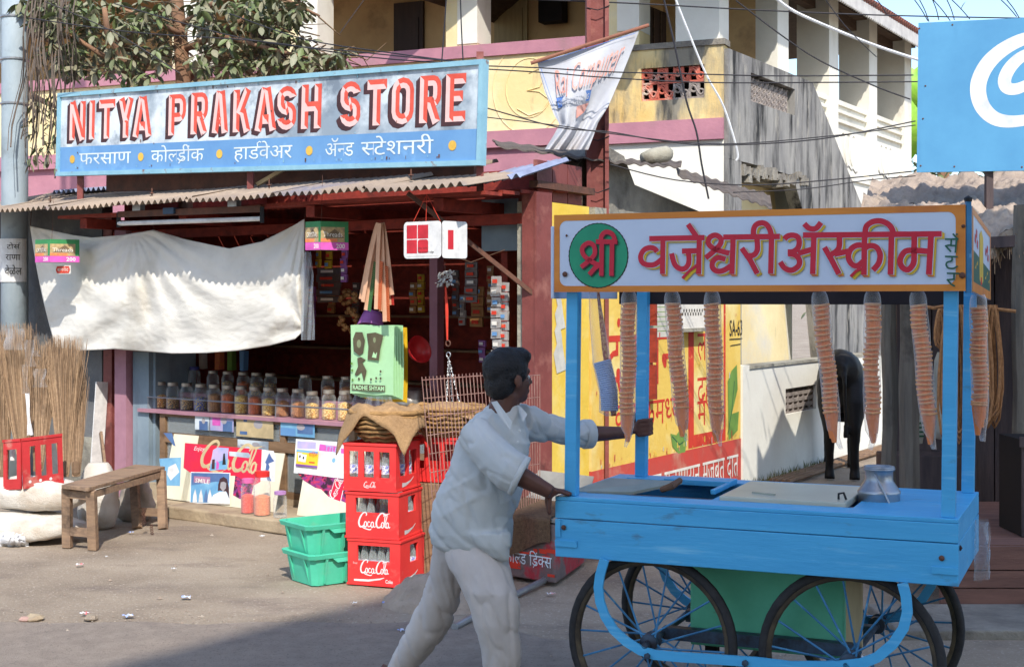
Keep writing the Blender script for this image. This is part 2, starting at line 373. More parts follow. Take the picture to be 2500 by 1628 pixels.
DEV = {
'अ':(219,[[(134,50),(129,40),(113,27),(90,23),(74,25),(59,31),(46,41),(33,56),(8,102),(29,110),(46,75),(65,52),(76,46),(94,44),(109,53),(112,58),(110,78),(91,100),(75,98),(73,118),(94,121),(108,135),(106,153),(92,161),(67,159),(49,151),(42,171),(86,182),(111,177),(127,162),(132,142),(130,128),(123,117),(113,108),(118,102),(156,101),(171,104),(171,158),(150,158),(150,179),(224,179),(224,158),(194,158),(194,0),(171,0),(171,83),(131,81),(135,69)]]),
'क':(219,[[(223,158),(130,158),(130,100),(151,113),(163,115),(185,109),(194,103),(204,82),(204,50),(187,11),(166,23),(181,52),(182,76),(173,92),(161,95),(140,86),(130,74),(130,0),(107,0),(107,50),(82,36),(56,34),(39,39),(20,56),(13,83),(15,98),(20,110),(29,120),(54,132),(97,130),(96,109),(72,112),(53,109),(41,99),(36,84),(40,67),(51,57),(65,54),(88,60),(107,75),(107,158),(0,158),(0,179),(223,179)]]),
'ग':(161,[[(60,158),(60,67),(56,55),(46,51),(31,57),(14,77),(12,88),(16,99),(23,103),(36,103),(36,158),(0,158),(0,179),(166,179),(166,158),(136,158),(136,0),(113,0),(113,158)]]),
'ज':(213,[[(188,158),(188,0),(164,0),(164,106),(109,107),(129,79),(132,63),(126,40),(110,27),(89,23),(69,27),(51,39),(25,76),(9,115),(29,122),(47,79),(67,53),(77,46),(94,44),(106,53),(109,65),(105,81),(87,103),(78,108),(87,127),(164,127),(164,158),(0,158),(0,179),(217,179),(217,158)]]),
'ट':(144,[[(149,158),(107,158),(107,100),(68,98),(52,91),(43,83),(36,62),(39,45),(47,33),(66,23),(100,23),(131,35),(138,13),(92,0),(58,3),(37,13),(22,29),(14,50),(14,75),(23,95),(39,109),(60,118),(83,121),(83,158),(0,158),(0,179),(149,179)]]),
'ड':(165,[[(86,62),(71,57),(43,83),(39,101),(42,115),(50,124),(65,131),(88,134),(115,134),(115,158),(0,158),(0,179),(170,179),(170,158),(138,158),(138,113),(73,112),(67,109),(62,100),(66,88),(75,80),(104,84),(129,80),(147,66),(152,56),(152,32),(139,12),(114,1),(79,1),(46,13),(19,33),(7,45),(25,59),(47,38),(70,25),(97,21),(115,24),(126,31),(130,44),(127,55),(118,62)]]),
'ण':(207,[[(182,158),(182,0),(159,0),(159,158),(121,158),(121,92),(118,72),(111,57),(95,46),(72,42),(56,44),(43,49),(33,59),(23,91),(23,158),(0,158),(0,179),(212,179),(212,158)],[(72,62),(87,66),(92,72),(96,83),(97,158),(46,158),(47,84),(51,72),(59,65)]]),
'त':(163,[[(138,158),(138,0),(115,0),(115,94),(57,92),(43,86),(37,76),(37,59),(47,41),(78,11),(62,-3),(25,35),(14,60),(13,76),(17,88),(27,101),(39,109),(78,115),(115,115),(115,158),(0,158),(0,179),(168,179),(168,158)]]),
'द':(149,[[(119,-17),(98,21),(82,20),(43,28),(29,37),(19,50),(13,78),(18,100),(29,115),(53,127),(85,131),(85,158),(0,158),(0,179),(153,179),(153,158),(108,158),(108,111),(67,109),(50,102),(40,91),(36,75),(41,57),(56,45),(68,41),(90,40),(89,57),(94,65),(107,69),(121,66),(132,52),(131,36),(118,25),(138,-7)]]),
'ध':(176,[[(181,158),(151,158),(151,0),(128,0),(128,43),(101,31),(67,31),(46,41),(33,60),(34,87),(43,100),(21,115),(13,132),(13,152),(17,162),(32,176),(54,182),(72,178),(85,168),(89,152),(84,135),(78,127),(60,138),(65,145),(66,151),(63,159),(53,163),(39,157),(33,140),(38,126),(49,117),(64,114),(96,115),(94,95),(69,93),(58,85),(55,73),(58,60),(69,52),(93,50),(116,60),(128,70),(128,158),(110,158),(110,179),(181,179)]]),
'न':(159,[[(0,179),(163,179),(163,158),(134,158),(134,0),(111,0),(111,86),(59,86),(59,70),(55,58),(44,54),(29,60),(13,80),(11,91),(15,102),(22,106),(111,106),(111,158),(0,158)]]),
'प':(163,[[(138,158),(138,0),(114,0),(114,55),(82,42),(52,46),(32,61),(24,82),(23,158),(0,158),(0,179),(167,179),(167,158)],[(114,158),(46,158),(47,87),(50,76),(60,65),(76,62),(97,68),(114,80)]]),
'फ':(221,[[(132,158),(132,100),(153,113),(166,115),(188,109),(203,94),(208,60),(196,21),(190,11),(169,23),(181,44),(185,76),(175,92),(164,95),(153,92),(132,74),(132,0),(109,0),(109,55),(79,42),(51,46),(32,62),(23,91),(23,158),(0,158),(0,179),(226,179),(226,158)],[(46,158),(48,81),(58,65),(71,62),(92,67),(109,80),(109,158)]]),
'ब':(164,[[(168,158),(138,158),(138,0),(115,0),(115,47),(79,34),(40,40),(20,57),(13,82),(15,97),(21,110),(31,120),(43,127),(59,132),(97,132),(106,130),(104,111),(66,113),(105,64),(115,74),(115,158),(0,158),(0,179),(168,179)],[(36,82),(41,66),(53,56),(70,53),(88,56),(48,106),(38,92)]]),
'म':(171,[[(146,158),(146,0),(123,0),(123,72),(59,72),(58,51),(46,43),(34,47),(23,56),(15,68),(11,80),(15,89),(36,92),(36,158),(0,158),(0,179),(176,179),(176,158)],[(123,158),(59,158),(59,92),(123,92)]]),
'य':(166,[[(171,179),(171,158),(141,158),(141,0),(118,0),(118,51),(82,38),(57,40),(43,46),(31,55),(15,83),(11,101),(37,112),(45,123),(46,131),(43,146),(35,158),(0,158),(0,179)],[(37,86),(52,65),(74,58),(99,64),(118,79),(118,158),(61,158),(68,138),(69,128),(65,109),(55,96)]]),
'र':(117,[[(113,12),(98,-3),(66,25),(22,74),(13,88),(11,98),(19,111),(30,113),(42,110),(52,100),(64,109),(73,127),(69,158),(0,158),(0,179),(122,179),(122,158),(92,158),(96,122),(90,105),(73,86),(48,73)]]),
'ल':(194,[[(0,158),(0,179),(199,179),(199,158),(169,158),(169,0),(146,0),(146,102),(128,99),(118,92),(102,60),(80,67),(89,90),(76,98),(53,101),(42,95),(36,78),(42,57),(60,36),(89,11),(73,-3),(21,50),(14,69),(16,97),(25,110),(52,122),(82,118),(102,106),(114,115),(128,121),(146,122),(146,158)]]),
'व':(159,[[(164,158),(134,158),(134,0),(111,0),(111,47),(77,34),(39,40),(25,50),(16,64),(13,82),(15,97),(21,110),(30,120),(56,132),(93,132),(102,130),(100,109),(63,111),(47,105),(41,99),(36,82),(40,66),(52,57),(67,54),(93,60),(111,75),(111,158),(0,158),(0,179),(164,179)]]),
'श':(195,[[(29,55),(18,59),(11,73),(17,86),(30,90),(41,88),(55,79),(72,89),(84,105),(88,127),(84,146),(73,158),(57,163),(44,159),(40,148),(42,139),(53,130),(78,126),(73,106),(43,113),(32,120),(20,138),(20,158),(23,166),(37,177),(59,182),(76,179),(91,171),(103,157),(109,138),(109,113),(100,90),(93,79),(73,63),(98,39),(119,12),(101,0),(51,56)],[(170,158),(170,0),(146,0),(146,158),(121,158),(121,179),(200,179),(200,158)]]),
'स':(194,[[(169,158),(169,0),(145,0),(145,76),(109,72),(84,74),(61,80),(48,73),(109,12),(94,-3),(63,25),(21,74),(13,88),(11,98),(19,111),(30,113),(42,110),(52,101),(60,114),(61,147),(58,158),(0,158),(0,179),(198,179),(198,158)],[(145,97),(145,158),(81,158),(86,132),(83,111),(75,96),(96,93)]]),
'ह':(152,[[(92,20),(113,32),(116,43),(112,55),(101,63),(80,66),(58,62),(44,52),(40,36),(43,18),(56,0),(87,-26),(71,-41),(31,-3),(18,23),(17,44),(21,57),(33,71),(20,95),(23,115),(30,124),(46,131),(66,134),(104,134),(104,158),(0,158),(0,179),(157,179),(157,158),(127,158),(127,113),(53,112),(47,109),(43,100),(46,89),(53,82),(82,86),(114,80),(128,70),(136,58),(137,33),(128,16),(111,4),(100,1)]]),
'ळ':(218,[[(0,158),(0,179),(223,179),(223,158),(171,158),(171,124),(188,114),(201,97),(205,72),(199,44),(188,30),(173,21),(155,18),(136,21),(105,41),(92,27),(78,20),(53,19),(31,29),(16,51),(13,72),(16,92),(31,114),(46,123),(64,126),(91,120),(113,103),(123,116),(147,126),(147,158)],[(115,58),(145,39),(166,42),(178,53),(182,72),(178,92),(162,105),(148,105),(132,92)],[(37,61),(44,46),(63,39),(76,42),(96,69),(103,86),(85,101),(67,106),(52,102),(40,91),(37,83)]]),
'ा':(74,[[(49,158),(49,0),(26,0),(26,158),(0,158),(0,179),(78,179),(78,158)]]),
'ि':(74,[[(26,158),(0,158),(0,179),(23,179),(17,192),(15,208),(17,222),(23,234),(32,244),(59,256),(102,255),(126,248),(148,235),(168,219),(202,177),(178,177),(148,210),(116,230),(81,237),(58,233),(44,222),(38,205),(41,190),(47,179),(78,179),(78,158),(49,158),(49,0),(26,0)]]),
'ी':(74,[[(-53,177),(-61,196),(-62,227),(-58,237),(-42,252),(-31,256),(3,254),(19,243),(31,224),(47,179),(78,179),(78,158),(49,158),(49,0),(26,0),(26,158),(0,158),(0,179),(25,179),(14,212),(2,231),(-16,237),(-29,234),(-37,225),(-40,211),(-37,193),(-30,177)]]),
'ु':(0,[[(-71,-3),(-39,3),(-26,2),(-6,-8),(1,-16),(6,-37),(5,-48),(-7,-66),(-30,-76),(-63,-75),(-79,-71),(-106,-54),(-131,-29),(-113,-16),(-78,-49),(-54,-56),(-28,-54),(-18,-47),(-15,-29),(-27,-18),(-38,-16),(-52,-18),(-64,-23)]]),
'े':(0,[[(-49,177),(-60,212),(-74,231),(-84,236),(-102,235),(-111,232),(-117,253),(-81,257),(-64,250),(-50,236),(-32,196),(-27,177)]]),
'ै':(0,[[(-51,177),(-66,193),(-78,200),(-92,202),(-115,196),(-123,216),(-94,222),(-71,216),(-53,199),(-64,222),(-76,234),(-91,238),(-111,233),(-117,253),(-81,257),(-64,250),(-50,236),(-32,196),(-27,177)]]),
'ो':(74,[[(49,158),(49,0),(26,0),(26,158),(0,158),(0,179),(78,179),(78,158)],[(26,177),(6,226),(-10,236),(-36,232),(-43,253),(-7,257),(10,250),(24,236),(42,196),(47,177)]]),
'ू':(0,[[(-18,-70),(-33,-75),(-63,-76),(-83,-66),(-94,-47),(-96,-36),(-90,-17),(-73,-2),(-61,2),(-20,0),(11,-18),(42,-54),(24,-65),(-8,-29),(-31,-18),(-54,-17),(-67,-22),(-74,-31),(-74,-43),(-67,-52),(-51,-56),(-37,-55),(-25,-50)]]),
'ं':(0,[[(-53,222),(-48,233),(-37,238),(-26,233),(-22,222),(-26,210),(-37,205),(-48,210)]]),
'ॅ':(0,[[(20,248),(7,217),(-2,207),(-26,197),(-40,195),(-65,201),(-86,218),(-101,248),(-81,255),(-64,225),(-57,219),(-39,215),(-29,216),(-15,226),(-5,243),(-2,255)]]),
'ॲ':(219,[[(134,50),(129,40),(113,27),(90,23),(74,25),(59,31),(46,41),(33,56),(8,102),(29,110),(46,75),(65,52),(76,46),(94,44),(109,53),(112,58),(110,78),(91,100),(75,98),(73,118),(94,121),(108,135),(106,153),(92,161),(67,159),(49,151),(42,171),(86,182),(111,177),(127,162),(132,142),(130,128),(123,117),(113,108),(118,102),(156,101),(171,104),(171,158),(150,158),(150,179),(224,179),(224,158),(194,158),(194,0),(171,0),(171,83),(131,81),(135,69)],[(233,248),(228,231),(211,207),(187,197),(173,195),(148,201),(137,208),(119,231),(112,248),(132,255),(149,225),(165,216),(184,216),(199,226),(208,243),(211,255)]]),
}
# ---------------------------------------------------------------- materials of the setting
M_ground = mat('dirt', (160,144,124), (138,123,106), 1.3, .95, .8, 60, lo=.38, hi=.62, dirt=((172,157,138), .6, .45, .7), dirt2=((118,104,94), 1.5, .54, .74, (.6,1.5,1)), speck=((196,184,168), 55, .56, .74))
M_road = mat('asphalt', (166,151,136), (150,136,123), 9, .93, .9, 160, dirt=((170,153,136), .8, .5, .72), dirt2=((132,122,114), 1.3, .58, .8, (.5,1.6,1)), speck=((112,102,94), 70, .55, .72))
M_yel = mat('yellow_limewash', (232,216,174), (226,202,146), 1.4, .9, .25, 14, lo=.4, hi=.6, dirt=((204,186,146), .9, .5, .7, (1.5,1.5,.5)), dirt2=((132,122,104), 1.8, .6, .76, (2,2,.5)))
M_ystain = mat('stained_yellow', (226,205,150), (214,176,104), 1.2, .92, .4, 14, dirt=((138,132,118), 1.5, .42, .6, (2.2,2.2,.5)), dirt2=((72,70,66), 2.6, .53, .68, (2.2,2.2,.5)))
M_pink = mat('pink_limewash', (182,128,140), (166,116,130), 3, .9, .2, 20, dirt=((150,120,120), 2, .55, .75))
M_white = mat('white_limewash', (232,229,216), (222,218,205), 2, .9, .15, 16, dirt=((196,188,170), 1.1, .56, .78, (1,1,.6)))
M_cream = mat('cream_limewash', (232,216,170), (218,198,150), 1.5, .9, .2, 14, dirt=((206,200,186), 1.3, .5, .7), dirt2=((150,138,112), 2, .62, .8, (2,2,.4)))
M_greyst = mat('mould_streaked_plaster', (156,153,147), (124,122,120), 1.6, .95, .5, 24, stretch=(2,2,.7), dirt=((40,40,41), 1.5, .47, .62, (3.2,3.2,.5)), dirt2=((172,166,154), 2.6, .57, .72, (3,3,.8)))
M_conc = mat('rough_concrete', (150,144,132), (116,110,102), 3, .97, 1, 18, dirt=((86,80,74), 2, .54, .72))
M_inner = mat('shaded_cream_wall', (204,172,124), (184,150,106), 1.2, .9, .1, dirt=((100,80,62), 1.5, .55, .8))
M_door = mat('brown_door', (62,44,36), (50,36,30), 4, .6, stretch=(6,6,.6))
M_doorc = mat('cream_door', (176,156,112), (160,140,100), 4, .6, stretch=(6,6,.6))
M_terra = mat('terracotta_paint', (204,110,88), (178,92,76), 8, .85, .3, dirt=((200,186,168), 5, .54, .68))
M_jali = mat('grey_block', (160,150,142), (128,118,112), 10, .9, .3)
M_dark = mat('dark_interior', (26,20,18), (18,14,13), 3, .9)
M_tile = mat('roof_tile', (150,92,76), (120,74,64), 14, .85, .3, dirt=((90,76,70), 6, .5, .7))
M_rafter = mat('rafter_wood', (96,76,60), (74,58,46), 9, .8, stretch=(1,1,6))
M_fascia = mat('pale_fascia', (206,202,196), (180,176,172), 6, .7)
M_sheet = mat('weathered_sheet', (164,146,128), (138,124,112), 2.2, .8, .2, 30, dirt=((118,116,128), 1.6, .55, .7), dirt2=((190,172,148), 3, .58, .75))
M_sheetblue = mat('blue_grey_sheet', (150,160,186), (120,126,150), 3, .6, .1, dirt=((170,160,150), 2, .5, .7))
M_asb = mat('asbestos_sheet', (112,102,94), (88,80,76), 4, .95, .5, 30, dirt=((66,60,58), 3, .52, .7))
M_redst = mat('red_oxide_steel', (134,72,66), (112,58,54), 3, .6, .15, 30, dirt=((158,104,92), 4, .55, .72), dirt2=((84,50,44), 7, .6, .75))
M_bstone = mat('bare_cement', (170,166,150), (140,134,120), 3, .95, .8, 16, dirt=((100,94,86), 2.4, .5, .68))
# ---------------------------------------------------------------- ground and road
def axis(lo, hi, dlo, dhi, st):
    a = []; x = dlo
    while x <= dhi+1e-6: a.append(x); x += st
    s = st; x = dlo; L = []
    while x > lo: s *= 1.5; x -= s; L.append(max(x, lo))
    s = st; x = dhi; H = []
    while x < hi: s *= 1.5; x += s; H.append(min(x, hi))
    return L[::-1]+a+H
gx = axis(-700, 700, -4.5, 4.5, .075); gy = axis(-700, 900, 5.2, 14, .075)
def gz(x, y):
    if not (-8 < x < 8 and 3 < y < 24): return 0
    z = .014*noise.noise((x*1.1, y*1.1, 0))+.007*noise.noise((x*4, y*4, 3))
    if y > 7.3: z += .004*noise.noise((x*14, y*14, 5))
    return z*.8
b = MB(); mi = b.mi(M_ground)
b.v = [(x, y, gz(x, y)-.004) for y in gy for x in gx]; n = len(gx)
b.f = [(j*n+i, j*n+i+1, (j+1)*n+i+1, (j+1)*n+i) for j in range(len(gy)-1) for i in range(n-1)]; b.m = [mi]*len(b.f)
g = b.build('ground', kind='structure', smooth=True)
b = MB(); rx = [-40+i*.4 for i in range(95)]+[-2+i*.12 for i in range(60)]+[5.2+i*.8 for i in range(45)]
def redge(x): return 7.72+.16*noise.noise((x*.9, 0, 7))+.09*noise.noise((x*3.3, 0, 9))+.03*noise.noise((x*11, 0, 3))-max(0, x+.3)*.55
b.ngrid(lambda s, t: (rx[round(s*(len(rx)-1))], (lambda e: -30+(e+30)*(1-(1-t)**3))(redge(rx[round(s*(len(rx)-1))])), 0), len(rx)-1, 16, M_road)
b.v = [(x, y, gz(x, y)+.006) for x, y, z in b.v]
b.build('road', kind='structure', smooth=True)
b = MB()
M_peb = mat('pebble', (160,142,124), (128,116,104), 30, .9); M_peb2 = mat('pale_pebble', (176,162,146), None, 30, .9)
for i in range(1700):
    if R.random() < .3: x, y = R.uniform(-3.2, -.6), R.gauss(7.75, .2)
    else: x, y = R.uniform(-4, 3.2), R.uniform(6.2, 11)
    r = R.uniform(.002, .007)*(1 if R.random() < .96 else 2.6); z = gz(x, y)+r*.3
    p = [Vector((x+r*R.uniform(.6,1.3)*math.cos(a*1.2566), y+r*R.uniform(.6,1.3)*math.sin(a*1.2566), z-r*.4)) for a in range(5)]
    b.add(p+[(x, y, z+r*.5)], [(0,1,5),(1,2,5),(2,3,5),(3,4,5),(4,0,5)], M_peb if R.random() < .7 else M_peb2)
b.build('gravel', kind='stuff')
# ---------------------------------------------------------------- the long building behind the viewer (its roof edge throws the foreground shade)
def plan_prism(pts, z0, z1, m): return MB().prism([(x, y, z0) for x, y in pts], (0, 0, z1-z0), m)
ux, uy = .581, .814
def bk(t, s): return (1.94+ux*t+uy*s, -7.93+uy*t-ux*s)
sh = thing('apartment_block', 'tall plain cream apartment block across the road behind the viewer', 'building', bk(0, 4)+(0,))
plan_prism([bk(-30, 0), bk(5.6, 0), bk(5.6, 9), bk(-30, 9)], 0, 16, M_cream).build('wall', sh)
plan_prism([bk(-30, -.12), bk(5.7, -.12), bk(5.7, 9.1), bk(-30, 9.1)], 16, 16.25, M_conc).build('roof', sh)
# ---------------------------------------------------------------- the two-storey balcony building
FB = Fr(2.163, 14.5, -24); FD = Fr(2.163, 14.5, 59.46)
bd = thing('balcony_building', 'two storey yellow and white house with open pillared balcony behind the shops', 'building', FB.w(-3, 0, 0)); 
def bwall(name, fn, m, fr=FB, parent=bd, **k):
    q = MB(); fn(q); return q.build(name, parent, **k)
def bx(name, fr, x0, x1, y0, y1, z0, z1, m, parent=bd, bevel=0): return MB().box(x0, x1, y0, y1, z0, z1, m, fr).build(name, parent, bevel=bevel)
XL = -17.0
bx('wall', FB, XL, -1.3, .0, .16, 0, 3.42, M_pink)
bx('wall', FB, -1.298, -.004, .0, .16, 0, 3.42, M_white)
bx('parapet', FB, XL, -1.32, -.02, .14, 3.60, 4.42, M_yel)
bx('lower_band', FB, XL, -1.32, -.06, .15, 3.42, 3.60, M_pink)
bx('upper_band', FB, XL, -1.32, -.055, .17, 4.421, 4.555, M_pink)
bx('lower_band', FB, -1.318, -.002, -.05, .15, 3.40, 3.615, M_pink)
pp = MB()
gx0, gx1, gz0, gz1 = -.88, -.2, 3.83, 4.17
for a in ((-1.318, gx0, 3.615, 4.36), (gx1, -.002, 3.615, 4.36), (gx0, gx1, 3.615, gz0), (gx0, gx1, gz1, 4.36)): pp.box(a[0], a[1], -.03, .14, a[2], a[3], M_ystain, FB)
pq = pp.build('parapet', bd)
bx('coping', FB, -1.32, .02, -.05, .16, 4.361, 4.42, M_conc)
for i in range(4):
    for j in range(2):
        q = MB(); cx = gx0+(i+.5)*.17; cz = gz0+(j+.5)*.17; m = M_terra if not (i > 1 and j == 0) else M_jali
        def ringp(cx, cz, r, y0=.0, rad=.012, n=12, a0=0, a1=6.2832): q.tube([FB.w(cx+r*math.cos(a0+(a1-a0)*k/n), y0, cz+r*math.sin(a0+(a1-a0)*k/n)) for k in range(n+1)], rad, m, 5)
        ringp(cx-.035, cz+.03, .042); ringp(cx+.04, cz-.03, .04)
        q.tube([FB.w(cx-.085+.17*t/8, .0, cz+.05*math.sin(6.28*t/8)) for t in range(9)], .016, m, 5)
        q.box(cx-.084, cx+.084, -.008, .03, cz-.084, cz-.064, m, FB); q.box(cx-.084, cx-.068, -.008, .03, cz-.063, cz+.084, m, FB); q.box(cx+.0, cx+.03, -.01, .02, cz-.06, cz+.08, m, FB)
        q.build('jali_block', bd)
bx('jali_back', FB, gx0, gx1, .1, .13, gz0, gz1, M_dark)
# raised round emblem on the parapet
q = MB(); cx, cz = FB.px(1292, 215, -.02); 
for r in (.32, .5):
    q.tube([FB.w(cx+r*.86*math.cos(t*.19635+.4*0), -.022, cz+r*math.sin(t*.19635)) for t in range(33)], .007, M_yel, 5)
q.tube([FB.w(cx+a, -.022, cz+c) for a, c in ((.0,.16),(.12,.2),(.2,.12),(.12,.0),(-.02,-.03),(.12,-.05),(.24,-.14),(.16,-.26),(0,-.3),(-.14,-.22))], .009, M_yel, 5)
q.build('emblem', bd)
# balcony floor, back wall, doors, ceiling
bx('balcony_floor', FB, XL, 0, .14, 1.5, 3.44, 3.55, M_conc)
bx('back_wall', FB, XL, .0, 1.5, 1.65, 3.4, 6.2, M_inner)
bx('ceiling', FB, XL, .0, .0, 1.5, 5.62, 5.72, M_inner)
for u0, u1, m in ((965, 1036, M_door), (620, 700, M_door), (1568, 1600, M_doorc), (1210, 1290, M_doorc)):
    x0, _ = FB.px(u0, 60, 1.49); x1, _ = FB.px(u1, 60, 1.49)
    d = bx('door', FB, x0, x1, 1.45, 1.497, 3.55, 5.45, m)
    for k in (0, 1): bx('door_panel', FB, x0+.06, x1-.06, 1.435, 1.449, 3.7+k*.85, 4.4+k*.85, m, parent=d)
x0, _ = FB.px(1318, 10, 1.3); x1, _ = FB.px(1375, 10, 1.3)
bx('switch_box', FB, x0, x1, 1.25, 1.44, 5.02, 5.3, M_dark)
for (ua, ub, m) in ((1088, 1165, M_cream), (1484, 1560, M_cream), (1649, 1756, M_white), (700, 775, M_cream), (420, 482, M_cream)):
    xa, _ = FB.px(ua, 60, -.02); xb, _ = FB.px(ub, 60, -.02)
    c_ = bx('pillar', FB, xa, xb, -.02+.004, .34, 4.42 if xa > -1.3 else 3.602, 6.2, m)
    if xb < -.3: bx('pillar_face', FB, xb-.24, xb+.004, -.028, .33, 4.58, 6.2, M_white)
# ---- side along the lane
def rs(u, y=0): return FD.px(u, 500, y)[0]
GR = MB()
topz = 4.32
prof = [(0.0, 0.0), (2.35, 0.0), (2.35, 2.6), (2.2, 3.0), (1.7, 3.22), (1.2, 3.18), (.6, 3.3), (.32, 3.22), (.3, 0)]
# corner pier, spandrel with the broken arch, and the sloping end of the stained wall, as slabs 5 cm proud of the white side
def slab(name, pts, y0, y1, m, fr=FD): return MB().prism([fr.w(a, y0, c) for a, c in pts], fr.ey*(y1-y0), m).build(name, bd)
slab('stained_shade_wall', [(0.002,3.2),(0.002,topz),(.62,topz),(.62,3.2)], -.05, .1, M_greyst)
slab('stained_shade_wall', [(.62,3.86),(.62,3.2),(2.0,3.17),(2.0,3.86)], -.049, .1, M_greyst)
slab('stained_shade_wall', [(.62,4.16),(.62,topz),(2.0,topz),(2.0,4.16)], -.049, .1, M_greyst)
slab('stained_shade_wall', [(2.0,3.1),(2.0,topz),(2.62,topz),(4.7,2.9),(5.6,2.2),(5.6,0),(3.3,0),(2.6,2.4)], -.05, .1, M_greyst)  # slope builds a suspected shadow edge into the slab, besides the mould staining
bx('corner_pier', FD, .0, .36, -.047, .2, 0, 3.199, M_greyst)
slab('cracked_wall', [(.36,0),(.36,3.1),(2.4,3.1),(3.2,0)], .35, .42, M_cream)
bx('soffit', FD, .36, 2.5, .1, .36, 3.06, 3.18, M_conc)
q = MB()   # ragged broken lip over the arch
for k in range(26):
    x = .36+k*.078; z = 3.19-.03*math.sin(k*.5)+R.uniform(-.03, .02); q.box(x, x+.09, -.07, .02, z-.07-R.uniform(0,.08), z, M_conc, FD, .012)
q.build('broken_lip', bd)
q = MB()
for i in range(9):
    for j in range(4):
        x = .66+i*.15; z = 3.89+j*.07; q.tube([FD.w(x+.055*math.cos(t*1.047), .02, z+.032*math.sin(t*1.047)) for t in range(7)], .011, M_jali, 4)
        q.bar(FD.w(x-.07, .02, z-.035), FD.w(x+.07, .02, z+.035), .014, .03, M_jali)
q.build('jali_screen', bd, kind='stuff')
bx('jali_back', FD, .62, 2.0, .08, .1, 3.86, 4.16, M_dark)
bx('wall', FD, 3.3, 7.05, .0, .16, 0, 3.35, M_white)
bx('wall', FD, .5, 3.298, .44, .5, 0, 3.35, M_white)
cols = [(rs(1892), rs(1919)), (rs(2020), rs(2041)), (rs(2116), rs(2136)), (rs(2203), rs(2220))]
for k, (a, c_) in enumerate(cols): bx('pillar', FD, c_-.36, c_, -.03, .38, 3.3 if k else 4.321, 5.5, M_white)
for k in range(1, 4):
    xa = cols[k-1][1]+.002 if k > 1 else 2.0; xb = cols[k][1]-.362
    bx('parapet', FD, xa, xb, .03, .15, 3.352, 4.2, M_white)
    bx('coping', FD, xa, xb, -.0, .17, 4.201, 4.26, M_white)
    for dz in (3.98, 4.1): bx('moulding', FD, xa+.02, xb-.02, -.012, .028, dz, dz+.035, M_white)
    q = MB()
    for t in range(3):
        cx = (xa+xb)/2-.3+t*.22; q.tube([FD.w(cx+.15*math.cos(a*.32+1.2), .03, 3.68+.2*math.sin(a*.32+1.2)) for a in range(11)], .012, M_white, 5)
    q.tube([FD.w(xa+.25+i*.09, .03, 3.52-.03*(i % 2)-i*.012) for i in range(9)], .012, M_greyst, 4)
    q.build('plaster_relief', bd)
bx('floor_band', FD, 3.3, 7.05, -.03, -.001, 3.28, 3.36, M_white)
bx('back_wall', FD, .2, 2.7, 1.3, 1.42, 3.4, 5.3, M_inner)
xw0, zw = FD.px(1795, 60, 1.29)
d = bx('window', FD, .75, 1.5, 1.26, 1.297, 4.1, 5.05, M_door)
for k in range(4): bx('bar', FD, .8+k*.19, .815+k*.19, 1.24, 1.259, 4.12, 5.03, M_rafter, parent=d)
for a in (3.1, 4.4, 6.4): bx('far_pillar', FD, a, a+.5, 2.4, 2.7, 3.4, 5.5, M_inner)
bx('ceiling', FD, -.2, 7.4, .0, 3.2, 5.46, 5.5, M_rafter)
bx('gallery_floor', FD, .0, 7.0, .15, 2.9, 3.36, 3.5, M_conc)
# roof over both wings
q = MB(); E0 = FD.w(-1.2, -.4, 5.26); E1 = FD.w(7.5, -.4, 5.26); T0 = FD.w(-1.2, 1.5, 6.5); T1 = FD.w(7.5, 1.5, 6.5)
q.hexa([E0+Vector((0,0,.1)), E1+Vector((0,0,.1)), T1, T0, E0+Vector((0,0,.15)), E1+Vector((0,0,.15)), T1+Vector((0,0,.05)), T0+Vector((0,0,.05))], M_rafter)
q.hexa([T0, T1, FD.w(7.5, 3.4, 5.1), FD.w(-1.2, 3.4, 5.1)]+[p+Vector((0,0,.05)) for p in (T0, T1, FD.w(7.5, 3.4, 5.1), FD.w(-1.2, 3.4, 5.1))], M_rafter)
rf = q.build('roof', bd)
q = MB()
for k in range(88):
    x = -1.2+k*.1; a = FD.w(x, -.45, 5.4); c_ = FD.w(x, 1.5, 6.62); q.tube([a, a.lerp(c_, .5), c_], .047, M_tile, 6)
q.build('roof_tile', rf, kind='stuff')
q = MB(); nsc = 110
for k in range(nsc):
    xa = -1.2+8.7*k/nsc; xb = -1.2+8.7*(k+1)/nsc
    q.prism([FD.w(xa, -.43, 5.38), FD.w(xa, -.43, 5.23), FD.w((xa+xb)/2, -.43, 5.2), FD.w(xb, -.43, 5.23), FD.w(xb, -.43, 5.38)], FD.ey*.018, M_fascia)
q.build('fascia', rf)
q = MB()
for k in range(16): q.bar(FD.w(-1+k*.55, -.38, 5.3), FD.w(-1+k*.55, 1.5, 6.45), .05, .08, M_rafter)
q.bar(FD.w(-1.2, .2, 5.4), FD.w(7.4, .2, 5.4), .12, .14, M_rafter)
q.build('rafter', rf)
